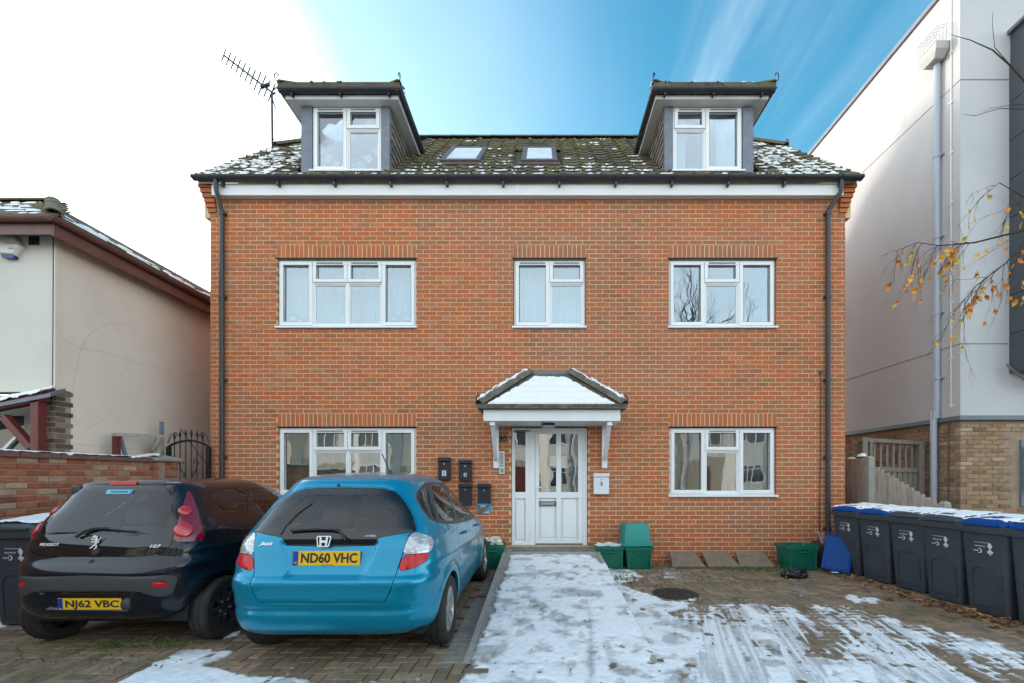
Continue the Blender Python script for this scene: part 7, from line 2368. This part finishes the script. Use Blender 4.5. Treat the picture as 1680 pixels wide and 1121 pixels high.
q = MB(); q.tube([js.px(*z2(x, y))[0] + Vector((0, -.004, .004)) for x, y in [(298, 455), (330, 405), (400, 335), (465, 288)]], .004, 5); obj('glass_streak', q, M_rubber, tg)
q = MB(); hp = js.px(*z2(668, 146))[0]; q.lathe([(.001, .03), (.018, .026), (.03, .0), (.032, -.01)], 10, Matrix.Translation((.17, 1.02, 1.512))); q.tube([(.17, 1.02, 1.53), (.13, .93, 1.69)], .0055, 6); obj('roof_aerial', q, M_black, jazz, smooth=50)
put(tg, js, *z2(612, 186), MB().lathe([(.001, .012), (.012, .008), (.014, -.004)], 10), M_rubber, 'washer_jet', 0)
for s_ in (-1, 1):
    m = MB(); m.loft([[(s_ * (.80 + a_), 2.52 + b_, z) for a_, b_ in ((-.0, -.05), (.19 * k, -.06), (.20 * k, .05), (.0, .08))] for z, k in ((.985, .8), (1.02, 1.0), (1.09, 1.0), (1.125, .85))]); mr_ = obj('wing_mirror', m, M_bluepaint, jazz, bevel=.025, smooth=60)
    m = MB(); m.box(s_ * .815, s_ * .975, 2.455, 2.462, 1.0, 1.11); obj('mirror_glass', m, mat('mirror', (.7, .75, .78), .03, metal=1), mr_)
    for y, z in ((1.24, .90), (2.12, .885)):
        h_, n_, _ = js.side(y, z); m = MB(); m.tube([(s_ * (h_.x + .006), y, z), (s_ * (h_.x + .034), y + .03, z + .002), (s_ * (h_.x + .034), y + .14, z), (s_ * (h_.x + .006), y + .17, z - .002)], .011, 6); obj('door_handle', m, M_bluepaint, jazz, smooth=60)
q = MB()
for s_ in (-1, 1): q.box(s_ * .5 - .008, s_ * .5 + .008, .60, 1.8, 1.466, 1.470)
q = MB(); q.box(-.17, .17, .50, .52, 1.345, 1.375); obj('brake_light', q, M_redlens, tg)

# ---------------------------------------------------------------- black hatchback
PG = Vector((-3.70, 3.68, 0))
pl_ = [
    (.30, .075, .700, .23, 5.6, 3.36, .24),
    (.34, .035, .755, .27, 5.6, 3.40, .30),
    (.44, .008, .795, .40, 5.6, 3.43, .42),
    (.58, .000, .812, .58, 5.6, 3.43, .56),
    (.68, .010, .815, .70, 5.6, 3.40, .66),
    (.735, .035, .813, .77, 6.4, 3.34, .72),
    (.79, .075, .806, .84, 6.4, 3.20, .80),
    (.90, .098, .790, .92, 6.4, 2.95, .90),
    (1.00, .135, .765, 1.00, 6.4, 2.75, .97),
    (1.10, .180, .715, 1.09, 6.4, 2.55, 1.05),
    (1.22, .240, .640, 1.20, 5.5, 2.25, 1.17),
    (1.34, .305, .560, 1.32, 5.7, 1.95, 1.31),
    (1.395, .335, .515, 1.385, 5.9, 1.78, 1.385),
    (1.425, .365, .470, 1.42, 6.2, 1.68, 1.42),
    (1.440, .470, .400, 1.44, 4.8, 1.60, 1.438),
    (1.452, .700, .260, 1.455, 4.2, 1.45, 1.452),
    (1.462, .92, .12, 1.463, 4.0, 1.25, 1.462),
    (1.465, 1.05, .0005, 1.465, 3.0, 1.12, 1.465)]
def pg_disp(T):
    X, Y, Z = T[..., 0], T[..., 1], T[..., 2]
    sm = lambda q: np.clip(q, 0, 1) ** 2 * (3 - 2 * np.clip(q, 0, 1))
    rear = sm((.5 - Y) / .2)
    rec = sm((.34 - X) / .03 + .5) * sm((Z - .38) / .03) * sm((.545 - Z) / .03)
    T[..., 1] += rear * rec * .035
    side = sm((X - .5) / .15)
    for yc in (.50, 2.84):
        d = np.hypot(Y - yc, Z - .28)
        T[..., 0] += side * .020 * np.exp(-((d - .36) / .055) ** 2)
    T[..., 0] += side * .010 * np.exp(-((Z - .86) / .04) ** 2)
    return T
ps = CarSurf(pl_, PG, pg_disp)
z1 = lambda x, y: (x / 3.2976, 740 + y / 3.2976)
PC = 536
def half(surf, pts, zf, cx, it=1):
    return chaikin([surf.px(*zf(x, y))[2] if x > cx + 1 else (-.5, surf.px(*zf(cx, y))[2][1]) for x, y in pts], it)
pclear = half(ps, [(PC, 208), (800, 210), (915, 220), (930, 240), (912, 370), (890, 440), (840, 456), (PC, 458)], z1, PC)
pglass = half(ps, [(PC, 180), (850, 183), (960, 190), (998, 222), (990, 275), (962, 360), (935, 475), (915, 520), (880, 548), (800, 566), (700, 572), (PC, 574)], z1, PC)
plight = ring_poly(ps, [z1(*p) for p in [(1012, 216), (1030, 220), (1052, 262), (1078, 340), (1098, 415), (1112, 478), (1060, 488), (930, 494), (945, 425), (965, 345), (995, 270)]], 'px', 1)
pstrip = half(ps, [(PC, 664), (880, 670), (950, 676), (962, 690), (945, 750), (925, 780), (850, 792), (800, 778), (740, 757), (PC, 756)], z1, PC)
preflect = ring_poly(ps, [z1(*p) for p in [(822, 712), (902, 711), (904, 733), (835, 737), (822, 730)]], 'px', 0)
pf = [('rear_pane', pclear, 0), ('tailgate', pglass, .005), ('tail_light', plight, .003), ('reflector', preflect, .002), ('bumper_strip', pstrip, .003)]
pq = [(.50, 1.135), (.60, 1.215), (.80, 1.275), (1.02, 1.295), (1.06, 1.06), (.85, 1.04), (.62, 1.06)]
pd2 = [(1.13, 1.30), (1.5, 1.305), (1.78, 1.28), (2.1, 1.15), (2.32, 1.02), (1.9, .995), (1.4, 1.0), (1.16, 1.02)]
pf += [('quarter_window', ring_poly(ps, [z1(*p) for p in [(1122, 242), (1190, 207), (1300, 200), (1338, 290), (1335, 372), (1270, 362), (1175, 292)]], 'px', 1), .004), ('door_window', ring_poly(ps, pd2, 'side', 1), .004)]
pw_ = []
for x, z in [(0, 1.0), (.42, 1.0), (.62, 1.02), (.52, 1.22), (.44, 1.34), (0, 1.385)]:
    h_, n_, uv = ps.cast((x, 9, z), (0, -1, 0)); pw_.append((1.02 if x == 0 else uv[0], uv[1]))
pf += [('windscreen', chaikin(pw_, 1), .004)]
pf += [(None, wheel_arch(ps, .50, .28, .325), 0), (None, wheel_arch(ps, 2.84, .28, .325), 0)]
pf += [('door', ring_poly(ps, [(1.10, .99), (1.07, 1.28), (1.12, 1.335), (1.75, 1.33), (2.15, 1.17), (2.42, .99), (2.42, .6), (2.35, .33), (1.2, .33), (1.10, .6)], 'side', 1), .005)]
pgc = thing('parked_car', 'small black hatchback with tall red tail lights parked left of the turquoise one', 'car', PG, 0, 'cars parked in front of the house')
psp = {'rear_pane': ('both', M_carglass, 'tailgate', 'rear_window'), 'tailgate': ('both', M_frit, None, None), 'tail_light': (1, M_darkred, None, None), 'reflector': (1, M_redlens, None, None), 'bumper_strip': ('both', M_bumper_grey, None, None), 'quarter_window': (1, M_carglass, None, 'side_window'), 'door_window': (1, M_carglass, None, 'side_window'), 'windscreen': ('both', M_carglass, None, None), 'door': (1, M_blackpaint, None, None)}
mp2 = run_car(pgc, ps, pf, M_blackpaint, psp)
ptg = mp2[('tailgate', 'both')]
for (x, y, rr) in ((1003, 322, .052), (995, 428, .068)):
    h_, n_, _ = ps.px(*z1(x, y))
    if n_.x < 0: n_ = -n_
    for s_ in (1, -1):
        m = MB(); nn = Vector((n_.x * s_, n_.y, n_.z)); m.lathe([(rr, -.006), (rr * .97, .003), (rr * .8, .009), (rr * .45, .014), (.001, .015)], 20, face_M(Vector((h_.x * s_, h_.y, h_.z)) + nn * .001, nn)); obj('bulb_lens', m, M_redbulb, mp2[('tail_light', s_)], smooth=60)
q = MB(); q.box(-.68, .68, .18, 3.2, .25, .29); q.box(-.4, .5, .13, .4, .29, .33); obj('underbody', q, M_wellblack, pgc)
q = MB(); q.box(-.60, .60, .28, .8, .80, .84); obj('parcel_shelf', q, M_seat, pgc)
interior(pgc, .98, .6, [(.95, .98), (1.75, .98)], 2.5, 1.35)
for y in (.50, 2.84):
    for s_ in (-1, 1): wheel(pgc, s_ * .725, y, .283, .165, s_, 8, M_black, True)
    q = MB()
    for s_ in (-1, 1): obj('wheel_well', well(s_ * .58, y, .28, .33), M_wellblack, pgc)
plate(pgc, ps, 150, 992, .52, 'NJ62 VBC')
put(ptg, ps, *z1(272, 507), text_mesh('PEUGEOT', w=.165, h=.024, ext=.0015, bold=.02, mat=M_badge), None, 'maker_badge', .005)
put(ptg, ps, *z1(843, 516), text_mesh('107', w=.085, h=.028, ext=.0015, bold=.02, shear=.25, mat=M_badge), None, 'model_badge', .003)
m = MB()
def stroke(pts, w):
    for a_, b_ in zip(pts[:-1], pts[1:]): m.bar((a_[0], a_[1], .002), (b_[0], b_[1], .002), w, .004, (0, 0, 1))
stroke([(-.004, .046), (.012, .030), (.014, .004), (.004, -.018)], .016)          # trunk
stroke([(-.022, .050), (-.002, .052), (.008, .040)], .018)                         # head and mane
stroke([(-.030, .046), (-.020, .044)], .007)                                       # muzzle
stroke([(.006, .024), (-.018, .026), (-.034, .034)], .008)                         # upper foreleg
stroke([(.008, .012), (-.014, .006), (-.030, .008)], .008)                         # lower foreleg
stroke([(.006, -.014), (-.008, -.026), (-.018, -.040), (-.032, -.044)], .010)      # hind leg
stroke([(.006, -.016), (.022, -.030), (.016, -.048), (.004, -.050)], .010)         # standing leg
stroke([(.012, -.004), (.030, .002), (.030, .026), (.044, .036), (.040, .046)], .006)  # tail
put(ptg, ps, *z1(522, 497), m, M_badge, 'emblem', .012, True)
put(ptg, ps, *z1(650, 222), text_mesh('DALE GARAGE', w=.15, h=.018, ext=.0004, bold=.02, mat=M_numgrey), None, 'sticker_lettering', .005)
q = MB(); q.box(-.115, .115, -.021, .021, 0, .0006); put(ptg, ps, *z1(648, 222), q, mat('sticker_blue', (.12, .45, .62), .5), 'window_sticker', .003)
q = MB(); q.box(-.013, .013, -.016, .016, 0, .0006); put(ptg, ps, *z1(716, 224), q, M_plateblue, 'sticker_mark', .0045)
q = MB(); q.box(-.115, .115, -.014, .014, -.01, .012); put(ptg, ps, *z1(675, 176), q, M_redlens, 'brake_light', .004, True)
q = MB()
q.tube([ps.px(*z1(x, y))[0] + Vector((0, -.022, .01)) for x, y in [(425, 470), (470, 440), (530, 422), (600, 425)]], .014, 8, r1=.011); q.tube([ps.px(*z1(x, y))[0] + Vector((0, -.018, .006)) for x, y in [(530, 418), (620, 428), (740, 438)]], .009, 6); obj('rear_wiper', q, M_rubber, ptg, smooth=50)
q = MB(); q.lathe([(.001, .016), (.03, .014), (.034, 0)], 14); put(ptg, ps, *z1(522, 545), q, M_rubber, 'hatch_button', .0, True)
q = MB(); q.lathe([(.001, .006), (.018, .004), (.020, 0)], 12); put(pgc, ps, *z1(495, 600), q, M_rubber, 'hatch_lock', .0, True)
q = MB(); q.lathe([(.001, .03), (.035, .026), (.055, .01), (.06, -.02)], 16); put(pgc, ps, *z1(690, 825), q, M_bumper_grey, 'tow_cover', -.002, True, 50)
for s_ in (-1, 1):
    q = MB(); h_ = ps.px(*z1(935, 212))[0]; q.loft([[(s_ * (h_.x + a_), h_.y + .0 + b_, h_.z + c_) for a_, b_ in ((-.05, -.02), (.02, -.03), (.02, .03), (-.05, .03))] for c_ in (-.055, .045)]); obj('hinge_cover', q, M_black, ptg, bevel=.014, smooth=60)
    m = MB(); m.loft([[(s_ * (.77 + a_), 2.12 + b_, z) for a_, b_ in ((-.0, -.05), (.17 * k, -.06), (.18 * k, .05), (.0, .08))] for z, k in ((.965, .8), (1.0, 1.0), (1.07, 1.0), (1.10, .85))]); mr_ = obj('wing_mirror', m, M_blackpaint, pgc, bevel=.025, smooth=60)
    m = MB(); m.box(s_ * .785, s_ * .93, 2.055, 2.062, .98, 1.08); obj('mirror_glass', m, bpy.data.materials['mirror'], mr_)
    h_, n_, _ = ps.side(1.22, .90); m = MB(); m.tube([(s_ * (h_.x + .006), 1.22, .90), (s_ * (h_.x + .032), 1.25, .902), (s_ * (h_.x + .032), 1.36, .90), (s_ * (h_.x + .006), 1.39, .898)], .011, 6); obj('door_handle', m, M_blackpaint, pgc, smooth=60)
for o in bpy.data.objects:
    if 'static' in o: del o['static']
